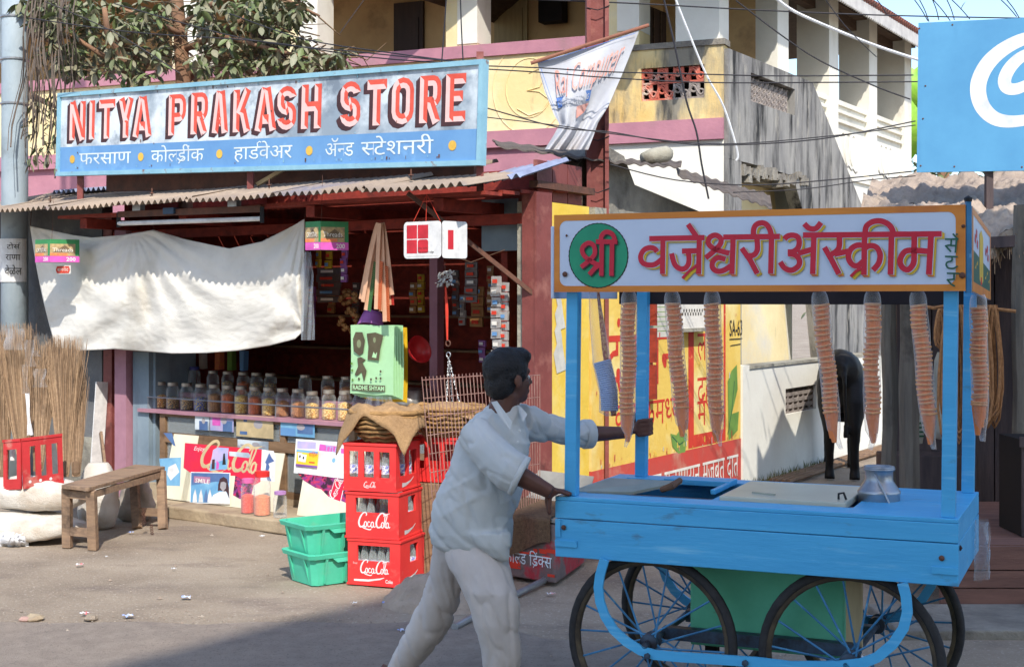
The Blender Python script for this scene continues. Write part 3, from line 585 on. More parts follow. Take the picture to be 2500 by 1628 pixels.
# ---------------------------------------------------------------- yellow lane wall with painted advertisement
FY = Fr(.207, 10.1, 59.46)
M_wyel = mat('bright_yellow_wall', (238,206,92), (228,190,70), 1.6, .85, .25, 26, lo=.4, hi=.62, dirt=((236,222,160), 1.2, .55, .75), dirt2=((198,168,92), 3, .6, .78, (2,2,.5)))
M_wyel2 = mat('ad_yellow', (234,200,100), (224,184,84), 2, .85, .2, 26, dirt=((240,226,164), 1.6, .5, .72))
M_wred = mat('painted_red_band', (204,72,60), (186,84,74), 3, .85, .2, dirt=((200,140,118), 3, .52, .7))
P_red = mat('red_paint', (214,66,44), (198,58,42), 8, .8, dirt=((230,150,90), 14, .62, .7)); P_white = mat('white_paint', (232,228,218), (216,210,200), 9, .8); P_grn = mat('leaf_green_paint', (124,160,74), (100,138,62), 4, .8)
P_dgrn = mat('dark_green_paint', (36,92,64), None, 9, .8); P_blk = mat('black_paint', (44,40,38), None, 9, .8); P_pale = mat('torn_paper', (212,208,196), (186,184,176), 9, .9)
yw = thing('lane_wall', 'bright yellow wall painted with a red and green advertisement beside the lane', 'wall', FY.w(1.9, 0, 0))
xs = FY.px(1441, 900, 0)[0]; xad = FY.px(1497, 900)[0]
def zt(x): return 2.46 if x < xs else 2.3
bx('plain_panel', FY, 0.0, xs-.02, 0, .16, .42, 2.46, M_wyel, yw)
bx('plain_base', FY, 0.0, xs-.02, .0, .16, 0, .419, M_wred, yw)
bx('ad_panel', FY, xs+.02, 3.83, 0, .16, .46, 2.34, M_wyel2, yw)
bx('ad_base', FY, xs+.02, 3.83, -.004, .16, 0, .459, M_wred, yw)
bx('gap', FY, xs-.02, xs+.02, .1, .16, 0, 2.3, M_dark, yw)
bx('cement_edge', FY, -.045, -.001, -.004, .17, 0, 2.46, M_bstone, yw)
bx('coping', FY, xs+.02, 3.84, -.03, .19, 2.341, 2.46, M_bstone, yw)
pt = Paint(wallpl(FY))
W = lambda u, v: FY.px(u, v)
def wrect(u0, v0, u1, v1, m): 
    a = W(u0, v0); c_ = W(u1, v1); pt.rect(a[0], c_[0], min(a[1], c_[1]), max(a[1], c_[1]), m)
xr0, _ = W(1680, 900); xr1, _ = W(1771, 900)
pt.rect(xr0, xr1, .47, 1.98, P_red); pt.disc(xr0+(xr1-xr0)/2, 1.98, (xr1-xr0)/2, .1, P_red)
pt.rect(xr0+.12, xr1-.05, .58, 1.75, M_wyel2); pt.disc((xr0+xr1)/2+.035, 1.75, (xr1-xr0)/2-.085, .12, M_wyel2)
x, z = W(1702, 875); pt.deva('ल', x, z-.02, .24, P_red, .2); x, z = W(1702, 975); pt.deva('दह', x, z-.05, .24, P_red, .34); x, z = W(1702, 1035); pt.deva('मं', x, z-.02, .22, P_red, .2)
x0, z0 = W(1497, 950); x1, z1 = W(1640, 950); pt.deva('दंतजन', x0-.12, z0-.0, .42, P_red, x1-x0+.2)
x0, z0 = W(1500, 1050); x1, _ = W(1660, 1050); pt.deva('एक पॅकमध्ये'.replace('ए',''), x0, z0-.01, .2, P_red, x1-x0, .0)
x0, z0 = W(1560, 1180); x1, _ = W(1800, 1180); pt.d = .0075; pt.deva('हिरड्या मुळापासून मजबूत दात', x0, .12, .2, P_white, x1-x0)
pt.d = .004
# two painted leaves, pale notice, green capitals, stencil mark, torn posters
def leaf(pts, m): pt.poly([W(*p) for p in pts], m)
leaf([(1778,1075),(1776,930),(1785,905),(1798,890),(1800,950),(1786,1010),(1803,1004),(1800,1050)], P_grn)
leaf([(1672,1103),(1655,1107),(1641,1090),(1636,1058),(1650,1062),(1662,1045),(1676,1060)], P_grn)
pt.line([W(1776,1060), W(1786,1000), W(1792,930)], .012, P_dgrn); pt.line([W(1640,1065), W(1658,1085), W(1668,1078)], .012, P_dgrn)
a0 = W(1580, 868); a1 = W(1632, 760); pt.rect(a0[0], a1[0], 1.45, 1.86, P_pale)
for k in range(9): pt.line([(a0[0]+.03, 1.82-k*.04), (a1[0]-.03, 1.82-k*.04)], .006, P_grn)
x0, _ = W(1560, 745); x1, _ = W(1640, 745); 
for k in range(5): pt.rect(x0+(x1-x0)*k/5, x0+(x1-x0)*(k+.62)/5, 1.93, 2.1, P_dgrn)
x, z = W(1780, 815); x1, _ = W(1811, 815); pt.latin('SA-63', x, z-.02, .15, P_blk, x1-x, bold=.004); pt.line([(x, z-.05), (x1, z-.05)], .01, P_blk); pt.line([(x+.02, z-.11), (x1-.04, z-.1)], .008, P_blk)
for (u, v, s) in ((1363, 760, 1), (1362, 855, 1.2), (1360, 800, .7)):
    x, z = W(u, v); pt.poly([(x-.05*s, z+.12*s), (x+.02*s, z+.15*s), (x+.06*s, z), (x+.1*s, z-.12*s), (x-.02*s, z-.14*s), (x-.06*s, z-.02*s), (x-.02*s, z+.04*s)], P_pale)
for k in range(60):
    x = R.uniform(xs+.05, 3.8); z = R.choice((.47, .5, R.uniform(.5, 2.2))); r = R.uniform(.005, .02); pt.rect(x, x+r, z, z+r*R.uniform(1, 4), R.choice((M_wred, P_pale, M_wyel)))
pt.build('lettering', yw)
nb = thing('notice_board', 'small white notice board fixed high on the yellow lane wall', 'sign', FY.w(2.6, -.05, 1.9))
a = onp(1653, 748, FY.w(0,-.1,0), FY.ey)
xa, za = FY.px(1655, 785, -.06); xb, zb = FY.px(1722, 800, -.06)
MB().box(xa, xb, -.08, -.03, za-.06, za+.26, P_white, FY).build('board', nb); MB().box(xa-.01, xb+.01, -.09, -.02, za-.09, za-.061, M_bstone, FY).build('ledge', nb)
pt = Paint(wallpl(FY, -.08)); pt.line([(xa+.02, za+.15), (xb-.02, za+.15)], .008, P_red); 
for k in range(16): pt.rect(xa+.04+k*.028, xa+.06+k*.028, za+.05+.03*(k % 2), za+.075+.03*(k % 2), P_blk)
pt.build('lettering', nb)
# crumbling wall and its broken sheets above the lane wall
cw = thing('crumbling_wall', 'crumbling grey cement wall top behind the yellow lane wall', 'wall', FY.w(2, .3, 0))
q = MB(); pts = [FY.w(.9, .2, 0), FY.w(.9, .2, 2.78), FY.w(1.3, .2, 3.02), FY.w(1.75, .2, 2.94), FY.w(1.95, .2, 2.72), FY.w(3.8, .2, 2.52), FY.w(3.8, .2, 0)]
q.prism(pts, FY.ey*.22, M_conc); q.build('wall', cw)
# ---------------------------------------------------------------- the general store
S = Fr(.15, 10.05, -36.87)
M_plank = mat('red_brown_plank', (150,58,44), (118,46,36), 3, .8, .2, 20, stretch=(.6,6,6), dirt=((70,36,30), 3, .55, .75))
M_mauve = mat('mauve_paint', (176,130,142), (156,112,126), 3, .75, .1, dirt=((120,96,96), 4, .58, .75))
M_bluep = mat('pale_blue_panel', (138,154,164), (114,130,142), 2, .8, .1, dirt=((98,104,110), 2, .55, .75, (2,2,.4)))
M_plaster = mat('grey_plaster', (112,112,112), (90,92,94), 2.5, .95, .5, 20, dirt=((146,142,132), 2, .56, .74))
M_cwood = mat('counter_wood', (142,112,84), (116,90,66), 3, .75, .2, 24, stretch=(1,1,6), dirt=((84,64,50), 4, .56, .72))
M_owood = mat('old_bench_wood', (160,132,106), (126,104,86), 4, .85, .4, 30, stretch=(.8,8,8), dirt=((80,66,56), 5, .54, .7))
M_step = mat('step_cement', (176,158,130), (154,136,112), 3, .95, .5, 24, dirt=((132,112,94), 2.4, .52, .72), dirt2=((120,84,70), 5, .64, .8, (5,5,.6)))
M_glass = glassy('glass', (220,228,228), .08, .04)
M_caseback = mat('case_dark', (58,44,36), (40,32,28), 4, .8)
M_metal = mat('galvanised_metal', (170,172,174), (140,142,146), 8, .4, metal=.7)
M_rust = mat('rusted_metal', (110,72,56), (84,60,50), 10, .8, .2)
M_blkrub = mat('black_rubber', (34,34,36), (26,26,28), 12, .6)
shop = thing('general_store', 'small open fronted shop with corrugated roof and red brown plank ceiling', 'shop', S.w(-2.4, .8, 0))
def sb(name, x0, x1, y0, y1, z0, z1, m, parent=None, bevel=0): return MB().box(x0, x1, y0, y1, z0, z1, m, S).build(name, parent or shop, bevel=bevel)
# floor platform
sb('platform', -4.7, -.44, .0, 1.95, 0, .15, M_step)
st = tag(MB().box(-3.25, -.5, -.63, -.004, 0, .1, M_step, S).build('shop_step', loc=S.w(-1.9, -.4, 0), bevel=.012), 'long low cement step along the foot of the shop counter', 'step')
tag(MB().box(-3.75, -3.27, -.52, -.1, 0, .09, M_step, S, .02).build('shop_step', loc=S.w(-3.5, -.5, 0), bevel=.02), 'short broken cement step behind the far end of the bench', 'step')
# posts
for x0, x1, y0, y1, m in ((-.085, .03, -.02, .14, M_redst), (-.25, -.1, .16, .26, M_redst), (-4.84, -4.72, -.0, .1, M_redst)): sb('post', x0, x1, y0, y1, 0.15, 2.52, m)
MB().box(.031, .05, -.03, .16, .15, 2.52, M_redst, S).build('post', shop)
sb('post', -4.6, -4.44, -.06, .05, .0, 2.4, M_mauve)
sb('post', -1.38, -1.3, .5, .58, .15, 2.4, M_mauve)
# enclosing walls
sb('back_wall', -4.7, -.62, 1.86, 1.95, .15, 2.9, M_plank)
sb('side_wall', -.5, -.44, .28, 1.9, .15, 2.5, M_plank)
sb('side_wall', -4.72, -4.66, .14, 1.85, .15, 2.98, M_plank)
sb('side_panel', -4.42, -4.2, .0, .04, .15, 1.3, M_bluep)
sb('side_panel', -4.2, -4.16, .041, .5, .15, 1.3, M_bluep)
xa_, za_ = S.px(352, 928, .64); xb_, zb_ = S.px(450, 838, .64); sb('inner_panel', xa_, xb_, .64, .66, za_, zb_, M_cream)
sb('fascia_panel', -.62, -.02, .2, .24, 2.12, 2.5, M_bluep)
ow = thing('outer_wall', 'grey plastered end wall behind the brooms at the shop side', 'wall', S.w(-5.6, .1, 0))
MB().box(-6.9, -4.86, .0, .12, 0, 2.62, M_plaster, S).build('wall', ow); MB().box(-5.35, -4.87, -.02, -.001, .0, .5, M_bstone, S).build('patch', ow)
# ceiling planks seen from below, beams
for k in range(12):
    y = -.55+k*.2; z = 2.47+.018*k; sb('ceiling_plank', -4.75, (.0 if y < .3 else -.45), y, y+.188, z, z+.025, M_plank)
for x in (-4.5, -3.2, -1.75, -.5): sb('beam', x, x+.09, -.5, 1.85, 2.38, 2.465, M_plank)
sb('lintel', -4.7, -.02, .0, .08, 2.3, 2.375, M_plank)
for k in range(5): sb('wall_plank', -4.6, -.1, 1.83+.004*(k % 2), 1.858, .95+k*.3, 1.23+k*.3, M_plank)
# corrugated roof: each sheet its own part
def corr(x0, x1, y0, y1, z0, z1, m, pitch=.076, amp=.017, fr=S, sag=0, wid=0, name='roof_sheet', parent=None, th=.003, rag=0):
    q = MB(); n = int((x1-x0)/pitch*8)
    xs = [x0+(x1-x0)*i/n for i in range(n+1)]
    ph = R.uniform(0, 6)
    def P(i, t, dz): 
        x = xs[i]; y = y0+(y1-y0)*t - (rag*noise.noise((x*2, 1, 1)) if t == 0 else 0)
        return fr.w(x, y, z0+(z1-z0)*t+amp*math.cos(6.2832*x/pitch+ph)-sag*math.sin(math.pi*(x-x0)/(x1-x0))*(1-t)+wid*(x-x0)+dz)
    for t0, t1 in ((0, .5), (.5, 1)):
        k0 = len(q.v)
        for i in range(n+1): q.v += [tuple(P(i, t0, 0)), tuple(P(i, t1, 0)), tuple(P(i, t0, th)), tuple(P(i, t1, th))]
        mi = q.mi(m)
        for i in range(n):
            a, c_ = k0+i*4, k0+i*4+4
            q.f += [(a, a+1, c_+1, c_), (a+2, c_+2, c_+3, a+3), (a, c_, c_+2, a+2)]; q.m += [mi]*3
    return q.build(name, parent or shop, smooth=False)
def eave(x): return -.78
def ez(x): return 2.555+.03*math.sin(x*1.3)
xe = [-6.45, -5.5, -4.62, -3.7, -2.78, -1.86, -.94, -.05]
for i in range(7):
    corr(xe[i], xe[i+1]+.06, -.78+.02*(i % 2)-.015*i/5, .75 if i < 6 else .0, 2.55-.004*i+.012*(i % 2), 2.86-.01*(i % 2) if i < 6 else 2.66, M_sheet, sag=.012)
corr(-5.9, -4.4, .2, 2.4, 2.80, 3.0, M_sheetblue)
corr(-.4, .12, -.3, .3, 2.56, 2.72, M_sheetblue, wid=.1)
for x in (-5.0, -3.6, -2.2, -.75):
    q = MB().tube([S.w(x, -.45, 2.62), S.w(x, -.45, 2.69)], .006, M_rust, 6); q.lathe([(.022, 0), (.018, .006)], M_rust, 8, S.w(x, -.45, 2.645)); q.build('roof_bolt', shop)
MB().bar(S.w(-.6, -.66, 2.5), S.w(.02, .02, 1.78), .035, .03, M_rust).build('brace', shop)
# counter: shelf, rail, glass case below
sb('counter_shelf', -4.32, -.9, -.03, .5, .77, .8, M_mauve)
sb('back_step', -4.2, -.9, .3, .62, .801, .93, M_mauve)
q = MB(); q.tube([S.w(-4.22, .0, .905), S.w(-2.6, .0, .9), S.w(-.95, .0, .905)], .007, M_metal, 6); q.build('rail', shop)
for x in (-4.21, -2.6, -1.0): MB().tube([S.w(x, .0, .8), S.w(x, .0, .903)], .005, M_metal, 6).build('rail_post', shop)
case = sb('display_case', -4.0, -.9, .46, .5, .152, .769, M_caseback)
for x0, x1, z0, z1 in ((-4.05,-.9,.15,.2),(-4.05,-.9,.52,.6),(-4.05,-.9,.745,.77),(-4.05,-3.98,.2,.745),(-2.55,-2.49,.2,.745),(-1.78,-1.72,.2,.745),(-.96,-.9,.2,.745)):
    e = .001 if x1-x0 > 1 else 0; sb('case_frame', x0, x1, -.002+e, .04+e, z0+(.0011 if not e else 0), z1-(.0011 if not e else 0), M_cwood, case)
for x0, x1 in ((-3.97, -2.56), (-2.48, -1.79), (-1.71, -.97)):
    sb('case_glass', x0, x1, .018, .022, .205, .515, M_glass, case); sb('case_glass', x0, x1, .018, .022, .605, .742, M_glass, case)
sb('case_shelf', -3.97, -.97, .06, .44, .585, .595, M_cwood, case)
# shelves at the back with dim goods
for z in (1.0, 1.3, 1.6): sb('wall_shelf', -4.5, -1.5, 1.55, 1.82, z, z+.02, M_cwood)
# ---------------------------------------------------------------- shop sign
Lw = 4.757
d36 = math.radians(36); sr = Vector((-.211, 9.9, 2.694)); slv = Vector((-.211-.809*Lw, 9.9+.588*Lw, 2.694+.17))
ex = (sr-slv); SW = ex.length; ex.normalize(); ez_ = Vector((0,0,1)); ez_ = (ez_-ex*ez_.dot(ex)).normalized()
SP = Pl(slv, ex, ez_); SH = .735
M_signw = mat('worn_white_sign', (214,222,226), (196,206,212), 2.2, .6, .08, 30, lo=.4, hi=.6, dirt=((140,154,166), 1.6, .45, .6), dirt2=((120,132,144), 4.5, .53, .68))
M_signb = mat('sign_blue_band', (96,142,190), (108,154,198), 3, .6, dirt=((130,176,220), 4, .6, .75))
M_frameb = mat('sky_blue_frame', (146,188,202), (126,172,190), 5, .6, .1, dirt=((130,92,72), 9, .62, .72))
P_pink = mat('sign_pink_paint', (236,196,190), (226,184,178), 9, .7); P_red2 = mat('sign_red_paint', (222,92,74), (206,78,62), 9, .7, dirt=((232,150,130), 20, .64, .74)); P_mar = mat('sign_maroon_shadow', (76,48,52), (64,42,46), 9, .8); P_yelb = mat('sign_yellow_dot', (226,186,84), (206,164,70), 9, .7); P_lt = mat('sign_white_letter', (226,238,244), None, 9, .7)
sg = thing('shop_sign', 'long painted shop name board with sky blue frame on the shop roof', 'sign', tuple(slv+ex*(SW/2)))
def sbox(name, x0, x1, z0, z1, d0, d1, m): return MB().hexa([SP.w(x0,z0,d1),SP.w(x1,z0,d1),SP.w(x1,z0,d0),SP.w(x0,z0,d0),SP.w(x0,z1,d1),SP.w(x1,z1,d1),SP.w(x1,z1,d0),SP.w(x0,z1,d0)], m).build(name, sg)
sbox('panel', .03, SW-.03, .03, SH-.03, -.03, .0, M_signw)
for a in ((0, SW, 0, .036), (0, SW, SH-.036, SH), (0, .036, .0365, SH-.0365), (SW-.036, SW, .0365, SH-.0365)): sbox('frame', a[0], a[1], a[2], a[3], -.05, .02, M_frameb)
pt = Paint(SP, .001); pt.rect(.037, SW-.037, .037, .255, M_signb)
zT = SH*.885; zB = SH*.425
def bevel(strokes, wd):
    h = wd/2
    for pts, closed in strokes:   # drop shadow first
        P2 = list(pts)+([pts[0]] if closed else [])
        for k in range(1, 5): pt.line([(a-.0095*k, b-.0076*k) for a, b in P2], wd, P_mar)
    pt.up(.0003)
    for pts, closed in strokes:
        n = len(pts); L = []; Q = []; Cn = [Vector(p) for p in pts]
        for i in range(n):
            pv = Cn[i-1] if (closed or i) else None; nx = Cn[(i+1) % n] if (closed or i < n-1) else None
            a = (Cn[i]-pv).normalized() if pv is not None else (nx-Cn[i]).normalized()
            b_ = (nx-Cn[i]).normalized() if nx is not None else a
            n1 = Vector((-a.y, a.x)); n2 = Vector((-b_.y, b_.x)); q = (n1+n2); q = q.normalized() if q.length > 1e-4 else n1
            hh = h/max(.55, q.dot(n1)); L.append(Cn[i]+q*hh); Q.append(Cn[i]-q*hh)
        pt.up()
        for i in range(n if closed else n-1):
            j = (i+1) % n; t = (Cn[j]-Cn[i]).normalized(); nn = Vector((-t.y, t.x))
            for side, sgn in ((L, 1), (Q, -1)):
                m = P_pink if (nn*sgn).dot(Vector((-.8, -.6))) > 0 else P_red2
                pt.mb.poly([pt.pl.w(p.x, p.y, pt.d) for p in (Cn[i], Cn[j], side[j], side[i])], m)
        if not closed:   # mitred ends catch the other tone
            for e, i, j in ((0, 0, 1), (1, n-1, n-2)):
                t = (Cn[i]-Cn[j]).normalized(); m = P_pink if t.dot(Vector((-.8,-.6))) > 0 else P_red2
                pt.up(.00005); pt.mb.poly([pt.pl.w(p.x, p.y, pt.d) for p in (L[i], Q[i], Cn[i]-t*h*.8)], m)
def letter(ch, x0, x1):
    pt.d = .0012
    W_ = x1-x0; H = zT-zB; wd = .074; h = wd/2; l, r, b_, t, m_ = h, W_-h, h, H-h, H*.5
    arc = lambda cx, cz, rx, rz, a0, a1, n=5: [(cx+rx*math.cos(math.radians(a0+(a1-a0)*k/n)), cz+rz*math.sin(math.radians(a0+(a1-a0)*k/n))) for k in range(n+1)]
    rx = (r-l)*.62
    bowl = [(l, t), (r-rx*.6, t)]+arc(r-rx*.5, t-.05, rx*.5, .05, 90, 0, 3)+arc(r-rx*.5, m_+.03, rx*.5, .05, 0, -90, 3)+[(l+.0, m_-.02)]
    st = {'N': [([(l,0),(l,H)],0),([(r,0),(r,H)],0),([(l+.0,H),(r,0)],0)], 'I': [([(W_/2,0),(W_/2,H)],0)],
     'T': [([(W_/2,0),(W_/2,t)],0),([(0,t),(W_,t)],0)], 'Y': [([(W_/2,0),(W_/2,H*.46)],0),([(l,H),(W_/2,H*.44)],0),([(r,H),(W_/2,H*.44)],0)],
     'A': [([(l,0),(W_/2-.012,H)],0),([(W_/2+.012,H),(r,0)],0),([(l+.05,H*.27),(r-.05,H*.27)],0)],
     'P': [([(l,0),(l,H)],0),(bowl,0)], 'R': [([(l,0),(l,H)],0),(bowl,0),([(l+.05,m_),(r,0)],0)],
     'K': [([(l,0),(l,H)],0),([(l+.03,H*.42),(r,H)],0),([(l+.07,H*.52),(r,0)],0)],
     'S': [([(r,H*.74)]+arc(W_/2,t-.055,(r-l)/2,.055,10,170,6)+arc(W_/2,H*.62,(r-l)/2,.055,190,262,3)+arc(W_/2,H*.37,(r-l)/2,.055,82,-10,4)+arc(W_/2,b_+.055,(r-l)/2,.055,-10,-170,6)+[(l,H*.27)],0)],
     'H': [([(l,0),(l,H)],0),([(r,0),(r,H)],0),([(l,m_),(r,m_)],0)],
     'O': [(arc(W_/2,t-.06,(r-l)/2,.06,0,180,6)+arc(W_/2,b_+.06,(r-l)/2,.06,180,360,6),1)],
     'E': [([(l,0),(l,H)],0),([(l,t),(W_,t)],0),([(l,b_),(W_,b_)],0),([(l,m_+.01),(W_-.025,m_+.01)],0)]}[ch]
    if ch in 'RPE': st = st[1:]+st[:1] if ch != 'E' else st[1:]+st[:1]
    bevel([([(x0+a, zB+c_) for a, c_ in p], cl) for p, cl in st], wd)
for ch, ua, ub, o in (('N',103,285,0),('I',320,402,0),('T',440,628,0),('Y',668,842,0),('A',835,1058,0),('P',1250,1450,0),('R',1510,1705,0),('A',1755,1945,0),('K',2000,2205,0),('A',2252,2505,0),('S',165,370,1),('H',425,640,1),('S',842,1060,1),('T',1130,1340,1),('O',1395,1632,1),('R',1695,1925,1),('E',1975,2190,1)):
    f = (lambda a: 150+a/4.76) if not o else (lambda a: 640+a/4.407)
    xa, _ = SP.px(f(ua), 260); xb, _ = SP.px(f(ub), 260); letter(ch, xa, xb)
pt.d = .003
for tx, ua, ub, o in (('फरसाण',210,805,0),('कोल्ड्रींक',1045,1655,0),('हार्डवेअर',2005,2680,0),('ॲन्ड',675,985,1),('स्टेशनरी',1065,1838,1)):
    f = (lambda a: 150+a/4.76) if not o else (lambda a: 640+a/4.407)
    xa, _ = SP.px(f(ua), 390); xb, _ = SP.px(f(ub), 390); pt.deva(tx, xa, .095, .098, P_lt, xb-xa)
for ua, o in ((130,0),(925,0),(1838,0),(508,1),(2046,1)):
    u = 150+ua/4.76 if not o else 640+ua/4.407
    xa, _ = SP.px(u, 390); pt.disc(xa, .145, .036, .036, P_yelb)
for k in range(70): x = R.uniform(.1, SW-.1); z = R.choice((.06, SH-.06, R.uniform(.06, SH-.06))); pt.rect(x, x+R.uniform(.004,.014), z, z+R.uniform(.006,.03), M_rust if R.random() < .5 else M_frameb)
pt.build('lettering', sg)
for x in (.25, 2.4, SW-.06):
    p = SP.w(x, 0, -.06); MB().box(-.025, .025, -.02, .02, -.22, (.8 if x > 4 else .5), M_redst, type('q', (), {'w': staticmethod(lambda a, b_, c_, p=p: p+Vector((a, b_, c_)))})).build('support_post', sg)
MB().box(SW*.0+.3, SW-.3, -.35, -.3, -.12, .1, M_rust, type('q', (), {'w': staticmethod(lambda a, b_, c_: SP.w(a, c_, b_))})).build('support_rail', sg)
tag(MB().bar(S.w(-2.55,-.25,2.68), S.w(-2.25,-.1,2.86), .035, .03, mat('bare_stick',(206,178,132),None,6,.8)).build('stick', loc=S.w(-2.5,-.3,2.7)), 'short bare stick lying on the shop roof under the sign', 'stick')
# ---------------------------------------------------------------- tube light, cloth, hanging goods
def Sp(u, v, y): x, z = S.px(u, v, y); return S.w(x, y, z)
tl = thing('tube_light', 'unlit fluorescent tube on a dusty batten under the shop eave', 'lamp', Sp(465, 530, -.2))
y = -.6; a, c_ = Sp(290, 546, y), Sp(640, 534, y)
MB().tube([a, c_], .019, mat('tube_white', (226,224,220), None, 9, .3), 10).build('tube', tl)
up = Vector((0,0,.075)); MB().bar(a+up, c_+up, .03, .05, M_rust).build('batten', tl)
for p in (a, c_): MB().bar(p-Vector((0,0,.03)), p+Vector((0,0,.09)), .03, .03, M_blkrub).build('holder', tl)
p = a.lerp(c_, .35)+Vector((0,-.01,.085)); MB().bar(p, p+S.ex*.13, .06, .05, mat('choke_blue', (60,84,110), None, 9, .6)).build('choke', tl)
for t in (.15, .82): p = a.lerp(c_, t)+up+Vector((0,0,.05)); MB().bar(p-S.ex*.05, p+S.ex*.05, .05, .05, M_metal).build('clip', tl)
M_cloth = mat('white_cotton', (226,222,212), (212,208,198), 2.4, .95, .3, 120, dirt=((196,188,172), 1.7, .58, .76))
ycl = -.33
top = [(74,552),(178,574),(225,580),(300,574),(375,562),(455,585),(560,607),(640,590),(700,560),(744,535)]
bot = [(136,848),(200,856),(280,852),(360,858),(420,863),(500,862),(580,856),(660,843),(720,828),(741,808)]
def pl_at(L, s):
    t = s*(len(L)-1); i = min(int(t), len(L)-2); t -= i; return L[i][0]*(1-t)+L[i+1][0]*t, L[i][1]*(1-t)+L[i+1][1]*t
def pegs(s, t):
    y = 0
    for s0, t0, k, ph in ((0, 0, 13, .4), (.375, 0, 17, 1.2), (1, 0, 15, 2.1), (1, 1, 10, .3)):
        dx, dz = (s-s0)*2.6, (t-t0)+.02; r = math.hypot(dx, dz); y += .017*math.sin(k*math.atan2(dx, dz)+ph+1.5*noise.noise((s*3, t*3, s0)))*min(1, r*2.4)*math.exp(-r*1.1)
    return y
def clothpt(s, t):
    a, b_ = pl_at(top, s), pl_at(bot, s)
    sidex = (-6*math.sin(math.pi*t) if s < .03 else 0)
    u = a[0]*(1-t)+b_[0]*t+sidex; v = a[1]*(1-t)+b_[1]*t
    y = ycl+.05*math.sin(s*7+t*2.2)*t*.6+.02*math.sin(9*(s+.55*t))*(.4+t)+.022*math.sin(23*(s*.9+t*.75)+2*math.sin(s*5))*(1-s)*t+pegs(s, t)+.006*noise.noise((s*14, t*9, 0))+.0025*max(0, 1-3.2*abs(noise.noise((s*16+t*5, t*5-s*6, 2))))**2-.002*max(0, 1-3.5*abs(noise.noise((s*30-t*10, t*9+s*9, 7))))**2+.002*noise.noise((s*50, t*34, 1))-.035*math.sin(math.pi*t)
    return Sp(u, v, y)
q = MB(); q.ngrid(clothpt, 190, 90, M_cloth)
o = q.build('awning_cloth', loc=Sp(400, 580, ycl), smooth=True); so_ = o.modifiers.new('thick', 'SOLIDIFY'); so_.thickness = .004
tag(o, 'large white cotton cloth strung across the left of the shop front', 'cloth')
for (u, v) in ((375,560),(744,533),(74,550)):
    tag(MB().tube([Sp(u, v, ycl), Sp(u+4, v-50, ycl+.1)], .003, M_rust, 5).build('cloth_string', loc=Sp(u, v, ycl)), {375:'short string holding up the middle of the white cloth',744:'short string holding up the right corner of the white cloth',74:'short string holding up the left corner of the white cloth'}[u], 'string')
C_green = mat('box_green', (60,140,84), None, 9, .45); C_mag = mat('box_magenta', (222,96,186), None, 9, .45); C_tan = mat('box_tan', (196,170,120), (150,130,100), 30, .5); C_rainb = mat('box_orange', (230,150,80), (220,110,90), 30, .5)
def carton(u0, uc, u1, v0, v1, y, label, left_small):
    # folded cardboard packet hanging corner-on: two printed faces meeting at uc
    c0 = Sp(uc, (v0+v1)/2, y); k = (c0-CAMP).dot(Vector((0,1,0)))/F; h = (v1-v0)*k
    zc = CAMZ-((v0+v1)/2-V0)*k; base = Vector((c0.x, c0.y, zc-h/2))
    t = thing('hanging_carton', label, 'box', tuple(base))
    wl, wr = (uc-u0)*k, (u1-uc)*k
    da = Vector((-1, .75, 0)).normalized(); db = Vector((1, .45, 0)).normalized()
    A = base+da*wl*1.28; B = base+db*wr*1.12; D = A+(B-base)
    MB().hexa([base, B, D, A]+[p+Vector((0,0,h)) for p in (base, B, D, A)], C_green).build('box', t)
    for o_, e, wd, nm in ((A, -da, wl*1.28, 'CRYSTAL'), (base, db, wr*1.12, 'Threads')):
        P = Paint(Pl(o_, e, (0,0,1)), .001)
        P.rect(0, wd, 0, h*.27, C_mag); P.rect(.0, wd*.86, h*.28, h*.8, C_tan); P.rect(wd*.0, wd*.6, h*.28, h*.4, C_rainb)
        P.poly([(wd*.1, h*.42), (wd*.5, h*.74), (wd*.86, h*.42)], mat('box_brown', (120,100,76), None, 9, .5))
        P.latin(nm, wd*.08, h*.46, h*.17, P_white, wd*.7); P.latin('200', wd*.55, h*.06, h*.16, P_white, wd*.32, bold=.02)
        P.build('lettering', t)
    MB().tube([base+Vector((0,.05,h)), base+Vector((0,.1,h+.35))], .0015, M_rust, 4).build('string', t)
    return t
carton(75, 122, 184, 584, 640, -.72, 'green and magenta thread carton hanging at the left of the white cloth', 0)
carton(742, 783, 846, 540, 610, -.6, 'green and magenta thread carton hanging right of the white cloth', 1)
t = thing('hanging_label', 'small red brand label hanging below the left thread carton', 'sign', Sp(153, 660, -.6))
xa, za = S.px(136, 669, -.6); xb, zb = S.px(172, 648, -.6)
MB().box(xa, xb, -.6, -.597, za, zb, P_white, S).build('card', t); pt = Paint(wallpl(S, -.6)); mx_, mz = (xa+xb)/2, (za+zb)/2
pt.poly([(xa+.005, mz), (xa+.02, za+.006), (xb-.02, za+.006), (xb-.005, mz), (xb-.02, zb-.006), (xa+.02, zb-.006)], P_red); pt.deva('शगवेद', xa+.025, mz-.014, .026, P_white, xb-xa-.05); pt.build('lettering', t)
# clear plastic bag of oddments
M_poly = glassy('polythene', (215,220,226), .05, .12)
q = MB(); 
def bagpt(s, t): 
    u = 748+ (s-.5)*(8+26*min(1, t*4))*(.9+.1*math.sin(t*9))+t*4; v = 615+t*215
    return Sp(u, v, -.4+.03*math.sin(s*9+t*4)*(t > .05)-.04*math.sin(math.pi*s))
q.ngrid(bagpt, 12, 24, M_poly); q.ngrid(lambda s, t: Vector(bagpt(s, t))+S.ey*.05*math.sin(math.pi*s), 12, 24, M_poly)
tag(q.build('plastic_bag', loc=Sp(745, 620, -.4), smooth=True), 'long clear polythene bag hanging beside the right edge of the cloth', 'bag')
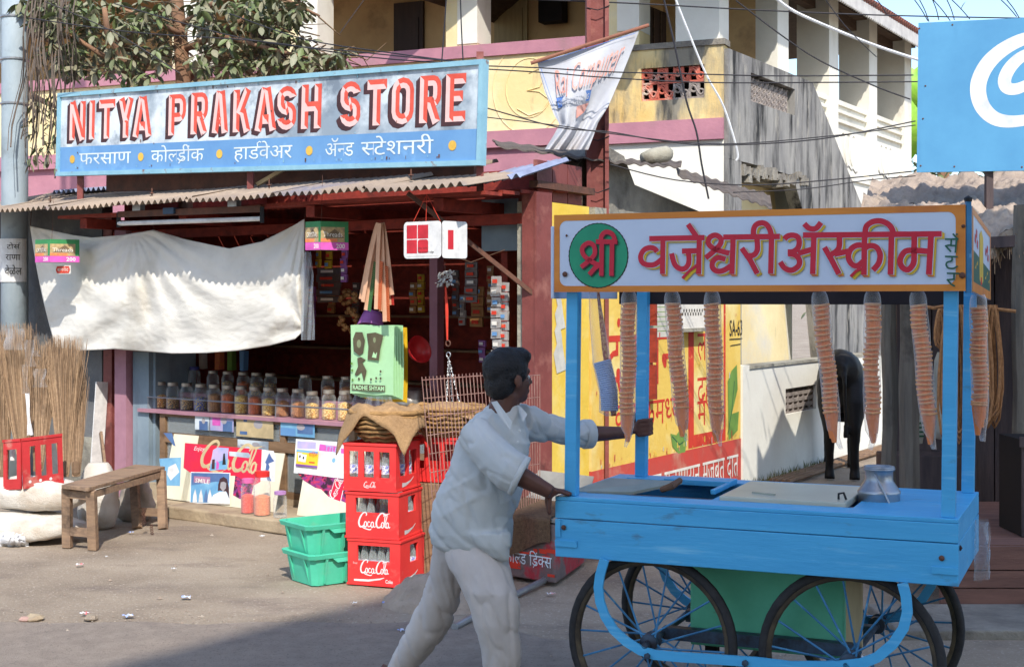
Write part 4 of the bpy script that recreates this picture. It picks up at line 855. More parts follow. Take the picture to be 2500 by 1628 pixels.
# white tile sign (two hinged cards)
ts = thing('tile_sign', 'white hanging card with four red squares and rounded corners', 'sign', Sp(1030, 590, -.62))
y = -.76; xa, za = S.px(986, 632, y); xb, zb = S.px(1077, 539, y); M_card = mat('white_card', (236,234,230), None, 9, .5)
def rrect(x0, x1, z0, z1, r, n=5): 
    return [(cx+r*math.cos(math.radians(a0+90*k/n)), cz+r*math.sin(math.radians(a0+90*k/n))) for cx, cz, a0 in ((x1-r, z1-r, 0), (x0+r, z1-r, 90), (x0+r, z0+r, 180), (x1-r, z0+r, 270)) for k in range(n+1)]
pts = rrect(xa, xb, za, zb, .03); MB().prism([S.w(p, y, c_) for p, c_ in pts], S.ey*.004, M_card).build('card', ts)
Pb = Pl(S.w(xb+.004, y+.006, za), S.ex*.18+S.ey, (0,0,1)); MB().prism([Pb.w(p, c_) for p, c_ in rrect(0, .22, .0, zb-za, .02)], S.ey*.004, M_card).build('card', ts)
pt = Paint(wallpl(S, y), .001); wq = (xb-xa)*.28; x0 = xa+(xb-xa)*.08; zt_ = zb-(zb-za)*.09; P_tred = mat('tile_red', (206,44,56), None, 9, .5)
for i in range(2):
    for j in range(2): 
        a, c_ = x0+i*wq*1.07, zt_-wq-j*wq*1.07
        if (i, j) == (1, 1): pt.poly(rrect(a, a+wq, c_, c_+wq, .018), P_tred)
        else: pt.rect(a, a+wq, c_, c_+wq, P_tred)
pt.latin('tiles with', x0+wq*1.1, za+.062, .016, P_blk, .085); pt.latin('the smooth edge', x0+wq*1.1, za+.036, .016, P_blk, .14); pt.rect(x0, xb-.03, za+.014, za+.017, P_pale); pt.build('lettering', ts)
pt = Paint(Pb, .001); pt.rect(.05, .1, .06, zb-za-.06, P_tred); pt.build('lettering', ts)
for u in (1010, 1040, 1075): MB().tube([Sp(u, 540, y), Sp(1042, 475, y+.1)], .0018, P_red, 4).build('string', ts)
# hanging brush strips
M_strap = mat('cream_strap', (226,180,146), (214,164,130), 9, .8)
br = thing('brush_strips', 'bunch of cream straps edged with coloured bristles hanging in the shop front', 'brush', Sp(925, 545, -.3))
def strip(path, wd, bc, name='strap'):
    P3 = [Sp(u, v, y) for u, v, y in path]; q = MB()
    for i in range(len(P3)-1): q.bar(P3[i], P3[i+1], wd, .004, M_strap, up=S.ey)
    s_ = q.build('strap', br)
    if bc:
        q = MB(); m = mat('bristle_'+bc, {'yellow':(226,176,60),'green':(70,120,70),'orange':(214,106,60),'red':(206,60,50)}[bc], None, 9, .8)
        n0 = int(len(P3)*.45)
        for i in range(n0, len(P3)-1):
            for k in range(3):
                p = P3[i].lerp(P3[i+1], k/3); dv = (P3[i+1]-P3[i]).cross(S.ey).normalized(); q.bar(p+dv*.008, p+dv*.05-Vector((0,0,.012)), .0035, .01, m)
        q.build('bristles', br)
def loopy(ua, ub, vb, ut, n=16, y=-.3, rev=1):
    L = [(ut+(ua-ut)*(t/n)**.8, 545+(vb-545-15)*t/n, y) for t in range(n+1)]
    return L
strip(loopy(886, 0, 752, 924, y=-.36), .034, None); strip(loopy(957, 0, 735, 934, y=-.33), .04, None); strip(loopy(918, 0, 770, 927, y=-.37), .036, 'orange'); strip(loopy(880, 0, 745, 922), .03, 'yellow'); strip(loopy(893, 0, 772, 925, y=-.33), .036, 'green'); strip(loopy(905, 0, 735, 926, y=-.29), .03, 'yellow')
strip(loopy(930, 0, 775, 928, y=-.34), .036, 'orange'); strip(loopy(950, 0, 760, 932, y=-.31), .05, 'red'); strip(loopy(940, 0, 800, 930, y=-.35), .04, 'orange')
# lilac mesh basket
q = MB(); c_ = Sp(905, 795, -.1); prof = [(.075, .1), (.085, .06), (.1, .0), (.105, -.02), (.098, -.02), (.092, 0), (.07, .1)]
q.lathe(prof, mat('lilac_plastic', (176,112,178), (160,96,160), 9, .5), 20, tuple(c_), axis=(.15, .4, .9)); tag(q.build('plastic_basket', loc=tuple(c_), smooth=True), 'small lilac plastic basket hanging above the green carrier bags', 'basket')
# printed green carrier bags, with yellow ones behind
def flat_bags(label, u0, v0, u1, v1, y, n, m, name='carrier_bags'):
    t = thing(name, label, 'bag', Sp((u0+u1)/2, v0, y)); xa, za = S.px(u0, v1, y); xb, zb = S.px(u1, v0, y)
    for k in range(n):
        q = MB(); q.ngrid(lambda s, r, k=k: S.w(xa+k*.012+(xb-xa)*s, y+.012*k+.006*math.sin(s*8+r*4+k), zb+(za-zb)*r-.008*k*(r)+.004*math.sin(9*s)), 8, 10, m); q.build('bag_sheet', t, smooth=True)
    return t, xa, xb, za, zb
M_gbag = mat('mint_bag', (178,222,170), (168,212,160), 6, .6); M_ybag = mat('yellow_bag', (236,200,50), (226,186,40), 6, .6)
flat_bags('fan of yellow plastic carrier bags hanging behind the green printed ones', 880, 800, 972, 968, -.2, 5, M_ybag)
t, xa, xb, za, zb = flat_bags('stack of pale green printed carrier bags hanging by the shop post', 856, 795, 962, 960, -.28, 5, M_gbag)
M_bprint = mat('bag_print_brown', (96,88,66), None, 9, .7); pt = Paint(wallpl(S, -.29), .0015); X = lambda s: xa+(xb-xa)*s; Z = lambda s: za+(zb-za)*s
pt.rect(X(.05), X(.82), Z(.05), Z(.14), M_bprint); pt.latin('RADHE SHYAM', X(.07), Z(.065), (zb-za)*.06, M_gbag, (xb-xa)*.73, bold=.03)
pt.poly([(X(.1),Z(.62)),(X(.08),Z(.8)),(X(.14),Z(.9)),(X(.3),Z(.9)),(X(.36),Z(.78)),(X(.32),Z(.6)),(X(.22),Z(.56))], M_bprint); pt.disc(X(.22), Z(.73), (xb-xa)*.05, (zb-za)*.06, mat('bag_print_light', (140,150,112), None, 9, .7))
pt.poly([(X(.4),Z(.88)),(X(.44),Z(.7)),(X(.42),Z(.5)),(X(.68),Z(.5)),(X(.72),Z(.7)),(X(.78),Z(.86)),(X(.6),Z(.9))], M_bprint); pt.disc(X(.58), Z(.79), (xb-xa)*.03, (zb-za)*.04, MATS['bag_print_light']); pt.poly([(X(.52),Z(.54)),(X(.56),Z(.62)),(X(.6),Z(.58)),(X(.64),Z(.62)),(X(.62),Z(.53))], M_gbag)
pt.poly([(X(.12),Z(.28)),(X(.2),Z(.4)),(X(.18),Z(.52)),(X(.26),Z(.54)),(X(.38),Z(.5)),(X(.3),Z(.46)),(X(.4),Z(.34)),(X(.34),Z(.18)),(X(.28),Z(.32)),(X(.16),Z(.26))], M_bprint)
for a, c_ in ((.05,.44),(.06,.34),(.07,.2),(.5,.22),(.62,.24),(.72,.34),(.22,.22),(.72,.24)): pt.disc(X(a), Z(c_), .011, .011, P_grn if a < .1 else M_bprint, 6)
pt.build('lettering', t)
# scale: tassel, red cord, ring and chains
sc_ = thing('hanging_scale', 'pan balance hung from a red cord with white tassel, ring and chains', 'scale', Sp(1092, 930, -.45))
y = -.45; q = MB(); M_flower = mat('white_tassel', (206,204,198), None, 9, .9)
for k in range(60):
    p = Sp(1086+R.uniform(-14,14), 675+R.uniform(-18,22), y)+S.ey*R.uniform(-.04,.04); q.bar(p, p+Vector((R.uniform(-.02,.02), R.uniform(-.02,.02), R.uniform(-.03,.0))), .012, .004, M_flower)
q.build('tassel', sc_); MB().tube([Sp(1086, 640, y+.1), Sp(1088, 700, y)], .003, M_rust, 5).build('string', sc_)
MB().tube([Sp(1088, 700, y), Sp(1091, 760, y), Sp(1092, 830, y)], [.006, .012, .006], P_red, 8).build('cord', sc_)
q = MB(); 
def ring(q, c_, r, rad, m, n=14): q.tube([c_+S.ex*(r*math.cos(6.2832*k/n))+Vector((0,0,r*math.sin(6.2832*k/n))) for k in range(n+1)], rad, m, 5)
ring(q, Sp(1094, 838, y), .02, .005, M_rust); ring(q, Sp(1095, 866, y), .018, .004, M_metal); q.build('ring', sc_)
for ub, yb in ((1090, y), (1105, y-.05), (1122, y+.05)):
    q = MB(); a, b_ = Sp(1095, 872, y), Sp(ub, 985, yb)
    for k in range(14):
        c_ = a.lerp(b_, k/14); d_ = a.lerp(b_, (k+.8)/14); e = S.ex if k % 2 else S.ey
        q.tube([c_, c_.lerp(d_, .5)+e*.007, d_, c_.lerp(d_, .5)-e*.007, c_], .002, M_metal, 4)
    q.build('chain', sc_)
tag(MB().lathe([(.001,0),(.1,.004),(.13,.03),(.135,.03),(.1,.0),(.001,-.004)], M_metal, 24, tuple(Sp(1105, 1000, y))).build('scale_pan', loc=tuple(Sp(1105, 1000, y)), smooth=True), 'shallow metal scale pan under the hanging chains', 'pan')
# red hanging scoop and other shop goods
q = MB(); q.lathe([(.001,0),(.07,.01),(.1,.05),(.11,.08),(.105,.08),(.09,.05),(.06,.015),(.001,.006)], mat('red_plastic', (196,40,44), None, 9, .35), 22, tuple(Sp(1010, 860, .1)), axis=(.6,-.6,.3)); tag(q.build('red_bowl', loc=tuple(Sp(1010, 860, .1)), smooth=True), 'shiny red plastic bowl hanging in the dark shop opening', 'bowl')
q = MB(); c_ = Sp(1005, 985, .35); q.lathe([(.13,0),(.15,.05),(.15,.055),(.15,.1),(.145,.105),(.15,.16),(.12,.17),(.001,.17)], mat('aluminium', (176,172,168), None, 9, .35, metal=.8), 24, (c_.x, c_.y, c_.z-.05)); tag(q.build('stacked_pans', loc=tuple(c_), smooth=True), 'stack of dull aluminium pans behind the wire rack', 'pans')
M_pkt = [mat('packet_%s' % n_, c, None, 20, .4) for n_, c in (('yellow',(206,168,50)),('violet',(146,92,150)),('grey',(110,96,92)),('silver',(176,170,166)),('tan',(168,122,72)))]
def strip_packets(u0, u1, v0, v1, y, m, n, label):
    t = thing('packet_strip', label, 'packets', Sp((u0+u1)/2, v0, y)); M = MB()
    for k in range(n):
        va = v0+(v1-v0)*k/n; vb = va+(v1-v0)/n*.9; o_ = R.uniform(-1.5, 1.5)
        q = MB(); x0, z1 = S.px(u0+o_, va, y); x1, z0 = S.px(u1+o_, vb, y); q.box(x0, x1, y-.008*(k % 2), y+.012, z0, z1, m, S, .003); yy = y-.012-.008*(k % 2); q.poly([S.w(x0+(x1-x0)*.2, yy, z0+(z1-z0)*.3), S.w(x0+(x1-x0)*.75, yy, z0+(z1-z0)*.3), S.w(x0+(x1-x0)*.75, yy, z0+(z1-z0)*.7), S.w(x0+(x1-x0)*.2, yy, z0+(z1-z0)*.7)], R.choice((P_red, P_white, M_signb))); q.build('packet', t)
strip_packets(772, 782, 612, 655, -.05, M_pkt[0], 2, 'short strip of yellow sachets under the right thread carton')
strip_packets(795, 810, 614, 658, -.02, M_pkt[0], 2, 'pale printed yellow sachet pair hanging under the right thread carton')
strip_packets(833, 847, 612, 690, -.04, M_pkt[1], 4, 'strip of violet sachets hanging at the shop centre')
strip_packets(775, 830, 655, 740, .3, M_pkt[2], 5, 'dim grey sachets hanging deeper inside the shop')
strip_packets(1200, 1222, 675, 880, -.02, M_pkt[3], 8, 'column of silver blister packets hanging by the right shop post')
strip_packets(1222, 1240, 690, 880, .0, M_pkt[3], 8, 'second column of silver packets hanging nearest the right post')
strip_packets(1050, 1068, 690, 760, .7, M_pkt[2], 3, 'grey packets hanging in the dark behind the tile sign')
strip_packets(1135, 1165, 640, 740, .5, M_pkt[2], 5, 'chain of dull packets hanging in the dark right of the tassel')
strip_packets(1150, 1180, 700, 800, .9, M_pkt[4], 4, 'tan packets hanging deep in the shop near the right post')
sk = thing('snack_bunch', 'bunch of tan snack packets hanging behind the brush strips', 'packets', Sp(850, 760, .2))
for k in range(40): p = Sp(850+R.uniform(-22,20), 760+R.uniform(-50,55), .2+R.uniform(-.1,.1)); MB().lathe([(.001,-.02),(.02,-.01),(.022,.008),(.001,.022)], M_pkt[4], 6, tuple(p)).build('packet', sk)
for k, (u, v, n_, y, j, nm) in enumerate(((700,640,6,.25,2,'grey'),(720,655,5,.5,4,'tan'),(690,700,4,.7,0,'yellow'),(752,700,5,.6,1,'violet'),(800,690,4,.8,4,'tan'),(860,690,5,.9,2,'grey'),(1000,690,4,.9,4,'tan'),(1020,670,5,1.1,0,'yellow'),(1105,660,6,.9,2,'grey'),(1120,720,4,1.2,3,'silver'),(1190,650,6,.8,4,'tan'),(1170,830,3,.8,1,'violet'))):
    strip_packets(u, u+16, v, v+n_*19, y, M_pkt[j], n_, 'dim %s sachet strip hanging inside the shop, %s' % (nm, ('just right of the cloth corner','behind the clear bag','low behind the clear bag','below the right thread carton','left of the snack bunch','behind the brush straps','behind the red bowl cord','left of the white tassel','right of the white tassel','right of the red cord','beside the silver packets','above the wire rack')[k]))
MB_line = [Sp(1080, 615, .2), Sp(1150, 640, .2), Sp(1232, 610, .1)]
tag(MB().tube(MB_line, .003, M_strap, 5).build('clothes_line', loc=tuple(MB_line[0])), 'sagging cord strung across the dark shop opening', 'cord')
q = MB(); 
def bagb(s, t): u = 925+(s-.5)*(60+30*t); return Sp(u, 968+t*55, -.35+.08*math.sin(math.pi*s)*-1+.02*math.sin(s*20))
q.ngrid(bagb, 16, 8, M_poly); tag(q.build('plastic_bag', loc=tuple(Sp(925, 970, -.35)), smooth=True), 'crumpled clear plastic bag below the green carrier bags', 'bag')
# ---------------------------------------------------------------- jars
M_lid = mat('tin_lid', (178,170,158), (150,140,130), 12, .4, metal=.6)
M_jglass = glassy('jar_glass', (220,228,228), .05, .05, (255,255,255))
def sweetmat(n, *cs):
    m = mat(n, cs[0], cs[-1], 60, .5, .4, 90, lo=.45, hi=.55, dirt=(cs[len(cs)//2], 80, .5, .56)); return m
SW_ = {'blue wrapped sweets': sweetmat('sw_blue',(60,90,190),(220,200,80),(40,64,140)), 'golden toffees': sweetmat('sw_gold',(230,160,70),(250,220,160),(150,84,40)), 'mixed dark toffees': sweetmat('sw_dark',(130,100,76),(220,180,110),(80,84,80)),
 'brown round biscuits': sweetmat('sw_bis',(186,138,84),(150,104,62)), 'orange sweets': sweetmat('sw_or',(214,112,50),(176,84,36)), 'yellow fried snack': sweetmat('sw_yel',(226,188,84),(240,214,140),(180,130,50)),
 'brown powder': sweetmat('sw_br',(190,124,66),(150,96,54)), 'golden fried noodles': sweetmat('sw_nood',(236,190,96),(250,224,160),(180,120,50)), 'red lentils': sweetmat('sw_pink',(236,112,96),(220,90,80)), 'pale salmon lentils': sweetmat('sw_salm',(240,152,112),(226,136,100)), 'nothing': None}
def jar(label, base, r, h, cont, fillh, lidm=M_lid, sq=.7, group=None, neck=.72):
    t = thing('glass_jar', label, 'jar', tuple(base), 0, group); b_ = Vector(base)
    MB().lathe([(r*.94, 0), (r, .01), (r, h*.68), (r*.94, h*.76), (r*neck, h*.85), (r*neck, h*.93)], M_jglass, 16, base, sq=0).build('glass', t, smooth=True)
    if SW_.get(cont): MB().lathe([(r*.9, .006), (r*.93, .012), (r*.93, h*fillh), (r*.5, h*fillh+.012), (.001, h*fillh+.018)], SW_[cont], 14, base).build('contents', t)
    MB().lathe([(r*neck*1.06, h*.87), (r*neck*1.1, h*.88), (r*neck*1.1, h*.99), (r*neck*.95, h*1.0), (.001, h*1.0)], lidm, 18, base).build('lid', t, smooth=False)
    return t
front = [(362,'blue wrapped sweets',.5),(392,'golden toffees',.46),(422,'mixed dark toffees',.4),(456,'mixed dark toffees',.4),(490,'blue wrapped sweets',.46),(523,'brown round biscuits',.6),(556,'orange sweets',.62),(589,'yellow fried snack',.6),(622,'orange sweets',.58),(656,'yellow fried snack',.55),(690,'brown powder',.5),(727,'brown powder',.5),(762,'golden fried noodles',.5),(803,'golden fried noodles',.5),(842,'golden fried noodles',.55),(878,'brown powder',.5)]
ordn = ['first','second','third','fourth','fifth','sixth','seventh','eighth','ninth','tenth','eleventh','twelfth','thirteenth','fourteenth','fifteenth','sixteenth']
for k, (u, c_, f) in enumerate(front):
    x, _ = S.px(u, 950, .11); h = .235 if k < 12 else .22+.02*(k > 12)
    jar('glass jar of %s, %s from left in the front counter row' % (c_, ordn[k]), S.w(x, .11, .80), .058, h, c_, f)
back = [(405,'blue wrapped sweets',(196,40,44)),(436,'mixed dark toffees',(206,44,48)),(475,'nothing',(62,66,140)),(520,'nothing',None),(556,'mixed dark toffees',None),(594,'orange sweets',None),(626,'mixed dark toffees',None),(660,'mixed dark toffees',None),(745,'nothing',None),(800,'brown powder',None),(845,'brown powder',None)]
for k, (u, c_, lc) in enumerate(back):
    x, _ = S.px(u, 900, .42); lm = mat('lid_%d' % k, lc, None, 9, .4) if lc else M_lid
    jar('dusty glass jar%s, %s from the left in the raised back row' % (' with red lid' if lc and lc[0] > 150 else ' with blue lid' if lc else '', ordn[k]), S.w(x, .42, .93), .056, .2 if k > 2 else .23, c_, .5, lm)
M_label = mat('green_label', (150,190,70), None, 9, .6)
# boxes and tins high behind the cloth edge
for k, (u, m, w_) in enumerate(((300, M_mauve, .12), (345, mat('calendar_red', (150,70,60), (120,100,90), 9, .8), .2), (470, P_red, .05), (500, P_white, .05), (540, C_rainb, .06), (570, P_grn, .06), (600, M_signb, .05))):
    x, _ = S.px(u, 880, .75); 
    tag(MB().box(x-w_/2, x+w_/2, .7, .76, 1.12, 1.3, m, S, .003).build('tin_box', loc=S.w(x, .73, 1.12)), ['mauve','dull red','bright red','white','orange','green','blue'][k]+' packet on the shelf just below the hem of the cloth', 'packet')
# ---------------------------------------------------------------- posters and leaning boards
def board(label, name, c, m, th=.006, cat='board'):
    # c: bottom-left, bottom-right, top-left world points
    bl, br_, tl_ = [Vector(p) for p in c]; t = thing(name, label, cat, tuple(bl.lerp(br_, .5)))
    pl = Pl(bl, br_-bl, tl_-bl); W_ = (br_-bl).length; ezv = (tl_-bl); ezv = (ezv-pl.ex*ezv.dot(pl.ex)); H = ezv.length; pl = Pl(bl, br_-bl, ezv)
    MB().hexa([pl.w(0,0,-th),pl.w(W_,0,-th),pl.w(W_,0,0),pl.w(0,0,0),pl.w(0,H,-th),pl.w(W_,H,-th),pl.w(W_,H,0),pl.w(0,H,0)], m).build('panel', t)
    return t, pl, W_, H
yB, yT, zT2 = -.36, -.2, .76
def lean(x, t): return S.w(x, yB+(yT-yB)*t, .103+(zT2-.103)*t)
LP = Pl(lean(0, 0), S.ex, lean(0, 1)-lean(0, 0))
def leanpx(u, v): return LP.px(u, v)
M_bcream = mat('cream_board', (226,220,196), (214,206,180), 4, .8); M_cred = mat('cola_red', (214,36,52), (200,30,70), 3, .6)
M_purp = mat('poster_purple', (128,50,120), (190,50,90), 22, .7, stretch=(1,1,3), lo=.45, hi=.55, dirt=((60,30,50), 18, .5, .56)); M_script = mat('script_tan', (206,184,140), None, 9, .7)
def lboard(label, name, u0, u1, utop, vtop, m, cat='board'):
    x0, zb_ = leanpx(u0, 1232 if u0 < 700 else 1272); x1, zb2 = leanpx(u1, 1262 if u0 < 700 else 1292); zb_ = max(0, zb_); zb2 = zb_; _, zt_ = leanpx(utop, vtop)
    return board(label, name, (LP.w(x0, zb_), LP.w(x1, zb2), LP.w(x0, zt_)), m, cat=cat)+(x0,)
t, pl, W_, H, x0 = lboard('leaning cream board painted with a red script drink advert, posters pasted over it', 'cola_board', 440, 668, 455, 1085, M_bcream)
q = lambda u, v: tuple(a-b_ for a, b_ in zip(pl.px(u, v), (0, 0)))
pt = Paint(pl, .0005); C5 = lambda x, y: q(430+x/5.535, 1060+y/5.535)
pt.poly([C5(120,115), C5(1160,205), C5(1140,640), C5(1050,690), C5(800,560), C5(210,530), C5(100,450)], M_cred)
pt.poly([C5(1160,205), C5(1320,225), C5(1345,310), C5(1330,640), C5(1140,620)], M_card)
a = C5(235,215); b_ = C5(380,222); pt.latin('Enjoy', a[0], a[1], .035, M_card, b_[0]-a[0], slope=(b_[1]-a[1])/max(.01, b_[0]-a[0]), shear=.2)
a = C5(300,480); b_ = C5(1130,600); script_logo(pt, a[0], a[1]+.03, (b_[0]-a[0])*.93, M_script, slope=(b_[1]-a[1])/(b_[0]-a[0])*.8, zs=.74)
pt.poly([C5(800,560), C5(1050,690), C5(1000,900), C5(860,870), C5(770,820)], M_purp)
M_lblue = mat('poster_blue', (130,180,206), (96,150,190), 6, .6); M_dblue = mat('poster_navy', (70,92,140), (90,120,160), 6, .6); M_lil = mat('poster_lilac', (190,170,200), (150,160,200), 9, .6); M_skin = mat('poster_grey', (176,170,172), None, 9, .6)
def poster(pts, m): pt.poly([C5(*p) for p in pts], m)
poster([(450,490),(500,210),(560,175),(712,185),(690,470)], M_lil); poster([(470,400),(700,330),(690,470),(455,490)], M_lblue); poster([(625,410),(640,260),(660,255),(675,410)], P_blk); poster([(478,470),(490,340),(525,335),(522,470)], P_mar); poster([(540,470),(550,350),(585,390),(575,470)], C_mag)
poster([(720,230),(980,250),(1010,290),(985,320),(720,290)], M_signw)
poster([(1205,380),(1260,250),(1295,320),(1330,360),(1250,395),(1265,440),(1240,520),(1205,515),(1220,400)], M_dblue); poster([(1225,590),(1260,560),(1290,630),(1240,625)], M_dblue)
pt.build('poster', t)
# separate smile poster stuck on its lower left
ps = thing('smile_poster', 'blue and white poster reading SMILE stuck on the red drink board', 'poster', pl.w(*C5(470,730)))
c_ = [C5(198,930), C5(742,945), C5(750,520), C5(212,508)]
pt = Paint(pl, .012); pt.poly(c_, M_card); pt.build('paper', ps)
pt = Paint(pl, .0135); poster([(212,918),(728,930),(735,532),(222,520)], M_lblue); poster([(222,520),(735,532),(730,660),(560,640),(225,690)], M_dblue); poster([(258,565),(478,580),(478,662),(255,650)], mat('poster_rose', (176,120,150), None, 9, .6))
a = C5(268,650); b_ = C5(465,655); c2 = C5(268,590); pt.latin('SMILE', a[0], a[1], (c2[1]-a[1]), P_white, b_[0]-a[0], bold=.004)
poster([(580,770),(585,680),(610,600),(660,575),(705,605),(730,720),(735,870),(700,780),(610,760)], P_mar); poster([(610,720),(620,650),(660,640),(695,660),(690,730),(650,775)], M_skin); poster([(460,930),(520,820),(600,780),(690,770),(728,860),(728,930)], M_card)
for px_, m in ((270, M_card), (350, M_card), (420, M_dblue), (470, M_card)): poster([(px_-30,918),(px_-20,820),(px_+5,740),(px_+25,830),(px_+30,918)], m)
pt.build('print', ps)
# white board on the right with card poster and cola can strip
t, pl, W_, H, x0 = lboard('leaning white poster board with pink letters and a purple picture band', 'poster_board', 722, 872, 740, 1072, M_bcream)
pt = Paint(pl, .0005)
poster([(1620,60),(2290,110),(2330,620),(1590,520)], M_card); poster([(1640,90),(1890,105),(1890,200),(1635,190)], M_lil)
poster([(1940,130),(2190,165),(2195,245),(1930,220)], C_mag); a = C5(2010,205); b_ = C5(2180,225); pt.latin('TTLE', a[0], a[1]-.004, .04, M_lil, b_[0]-a[0], slope=-.1, bold=.02); poster([(2230,190),(2330,200),(2330,270),(2225,255)], C_mag)
poster([(1640,520),(2345,610),(2350,950),(2240,900),(2080,860),(1960,740),(1880,720),(1720,620)], M_purp)
poster([(1650,540),(1690,545),(1690,565)], P_red)
poster([(2145,600),(2290,625),(2225,915),(2070,860)], M_card); poster([(2150,608),(2280,632),(2218,905),(2078,852)], M_cred)
a = C5(2120,890); b_ = C5(2260,640); d_ = Vector((b_[0]-a[0], b_[1]-a[1])); L_ = d_.length; d_.normalize()
P2 = Paint(Pl(pl.w(a[0]+.012, a[1], pt.d+.001), pl.ex*d_.x+pl.ez*d_.y, pl.ez*d_.x-pl.ex*d_.y), .0003); script_logo(P2, 0, .012, L_*.95, M_card); P2.build('lettering', t)
a = C5(2130,350); pt.disc(a[0], a[1], .018, .018, M_lblue)
pt.build('poster', t)
cp = thing('card_poster', 'small yellow and purple playing card poster on the white board', 'poster', pl.w(*C5(1780,330)))
pt = Paint(pl, .012); poster([(1650,200),(1940,235),(1922,460),(1632,430)], M_ybag); pt.build('paper', cp); pt = Paint(pl, .0135)
poster([(1645,205),(1935,235),(1930,270),(1640,235)], M_lblue); poster([(1632,400),(1925,430),(1922,458),(1630,428)], C_mag if False else mat('poster_violet', (130,84,160), None, 9, .6)); poster([(1660,250),(1720,258),(1715,370),(1665,365)], M_card); poster([(1715,270),(1782,280),(1765,382),(1700,372)], M_card)
for c0 in ((1690,300),(1738,320)): a = C5(*c0); pt.disc(a[0], a[1], .009, .012, P_blk, 6)
a = C5(1805,300); b_ = C5(1915,310); pt.deva('साहिल', a[0], a[1], .03, P_red, b_[0]-a[0]); poster([(1815,372),(1890,378),(1885,395),(1812,388)], P_red); pt.build('print', cp)
# blue and cream posters in the left pane, strips of pictures above
t, pl, W_, H, x0 = lboard('pale poster with a blue picture at the left end of the display case', 'case_poster', 392, 448, 395, 1056, M_bcream, 'poster')
pt = Paint(pl, .001); K2 = lambda x, y: pl.px(340+x*.2968, 840+y*.2968)
def pst(pts, m): pt.poly([K2(*p) for p in pts], m)
pst([(165,940),(345,930),(335,1165),(190,1160)], M_lblue); pst([(240,1010),(300,980),(330,1050),(260,1120),(230,1070)], M_card); pst([(200,730),(270,730),(300,840),(280,830)], M_dblue); pt.build('print', t)
def cpost(label, u0, v0, u1, v1, m, extra, y=-.012):
    xa, za = S.px(u0, v1, y); xb, zb = S.px(u1, v0, y); t = thing('picture_card', label, 'poster', S.w((xa+xb)/2, y, za))
    MB().box(xa, xb, y, y+.003, za, zb, m, S).build('paper', t); pt = Paint(wallpl(S, y), .001)
    for (a, c_, b_, d_, m2) in extra: pt.rect(xa+(xb-xa)*a, xa+(xb-xa)*b_, za+(zb-za)*c_, za+(zb-za)*d_, m2)
    pt.disc(xa+(xb-xa)*.6, za+(zb-za)*.62, (xb-xa)*.12, (zb-za)*.2, M_skin); pt.build('print', t)
cpost('blue and white face picture hanging first under the counter shelf', 476, 1014, 511, 1048, M_signw, [(.3,.0,.9,.6,M_dblue)])
cpost('pink and blue face picture hanging second under the counter shelf', 513, 1012, 570, 1050, M_lil, [(.55,.0,.95,.6,M_dblue),(.1,.3,.45,.8,C_mag)])
cpost('tan picture strip with blue writing under the counter shelf', 577, 1018, 667, 1064, M_script, [(.1,.1,.3,.25,M_dblue),(.5,.5,.62,.7,M_dblue),(.2,.7,.3,.95,M_dblue)])
cpost('blue biscuit packet card right of the picture strip', 685, 1030, 768, 1062, M_lblue, [(.0,.0,.45,.5,M_signb),(.5,.2,.95,.9,M_dblue)])
cpost('long pale sticker across the case frame above the red board', 580, 1078, 655, 1094, M_signw, [(.1,.3,.9,.5,M_skin)])
# three plastic jars on the step
for (u, v, r, h, c_, f, lc, lb) in ((605,1252,.055,.27,'red lentils',.5,(226,110,170),'plastic jar of red lentils with a pink lid on the shop step'),(640,1257,.066,.34,'pale salmon lentils',.42,(222,46,44),'tall plastic jar of salmon lentils with a red lid on the shop step'),(684,1262,.052,.2,'nothing',.3,(176,130,186),'small empty plastic jar with a lilac lid on the shop step')):
    p = gnd(u, v, .102); jar(lb, tuple(p), r, h, c_, f, mat('jarlid_%d' % u, lc, None, 9, .4), neck=.8)
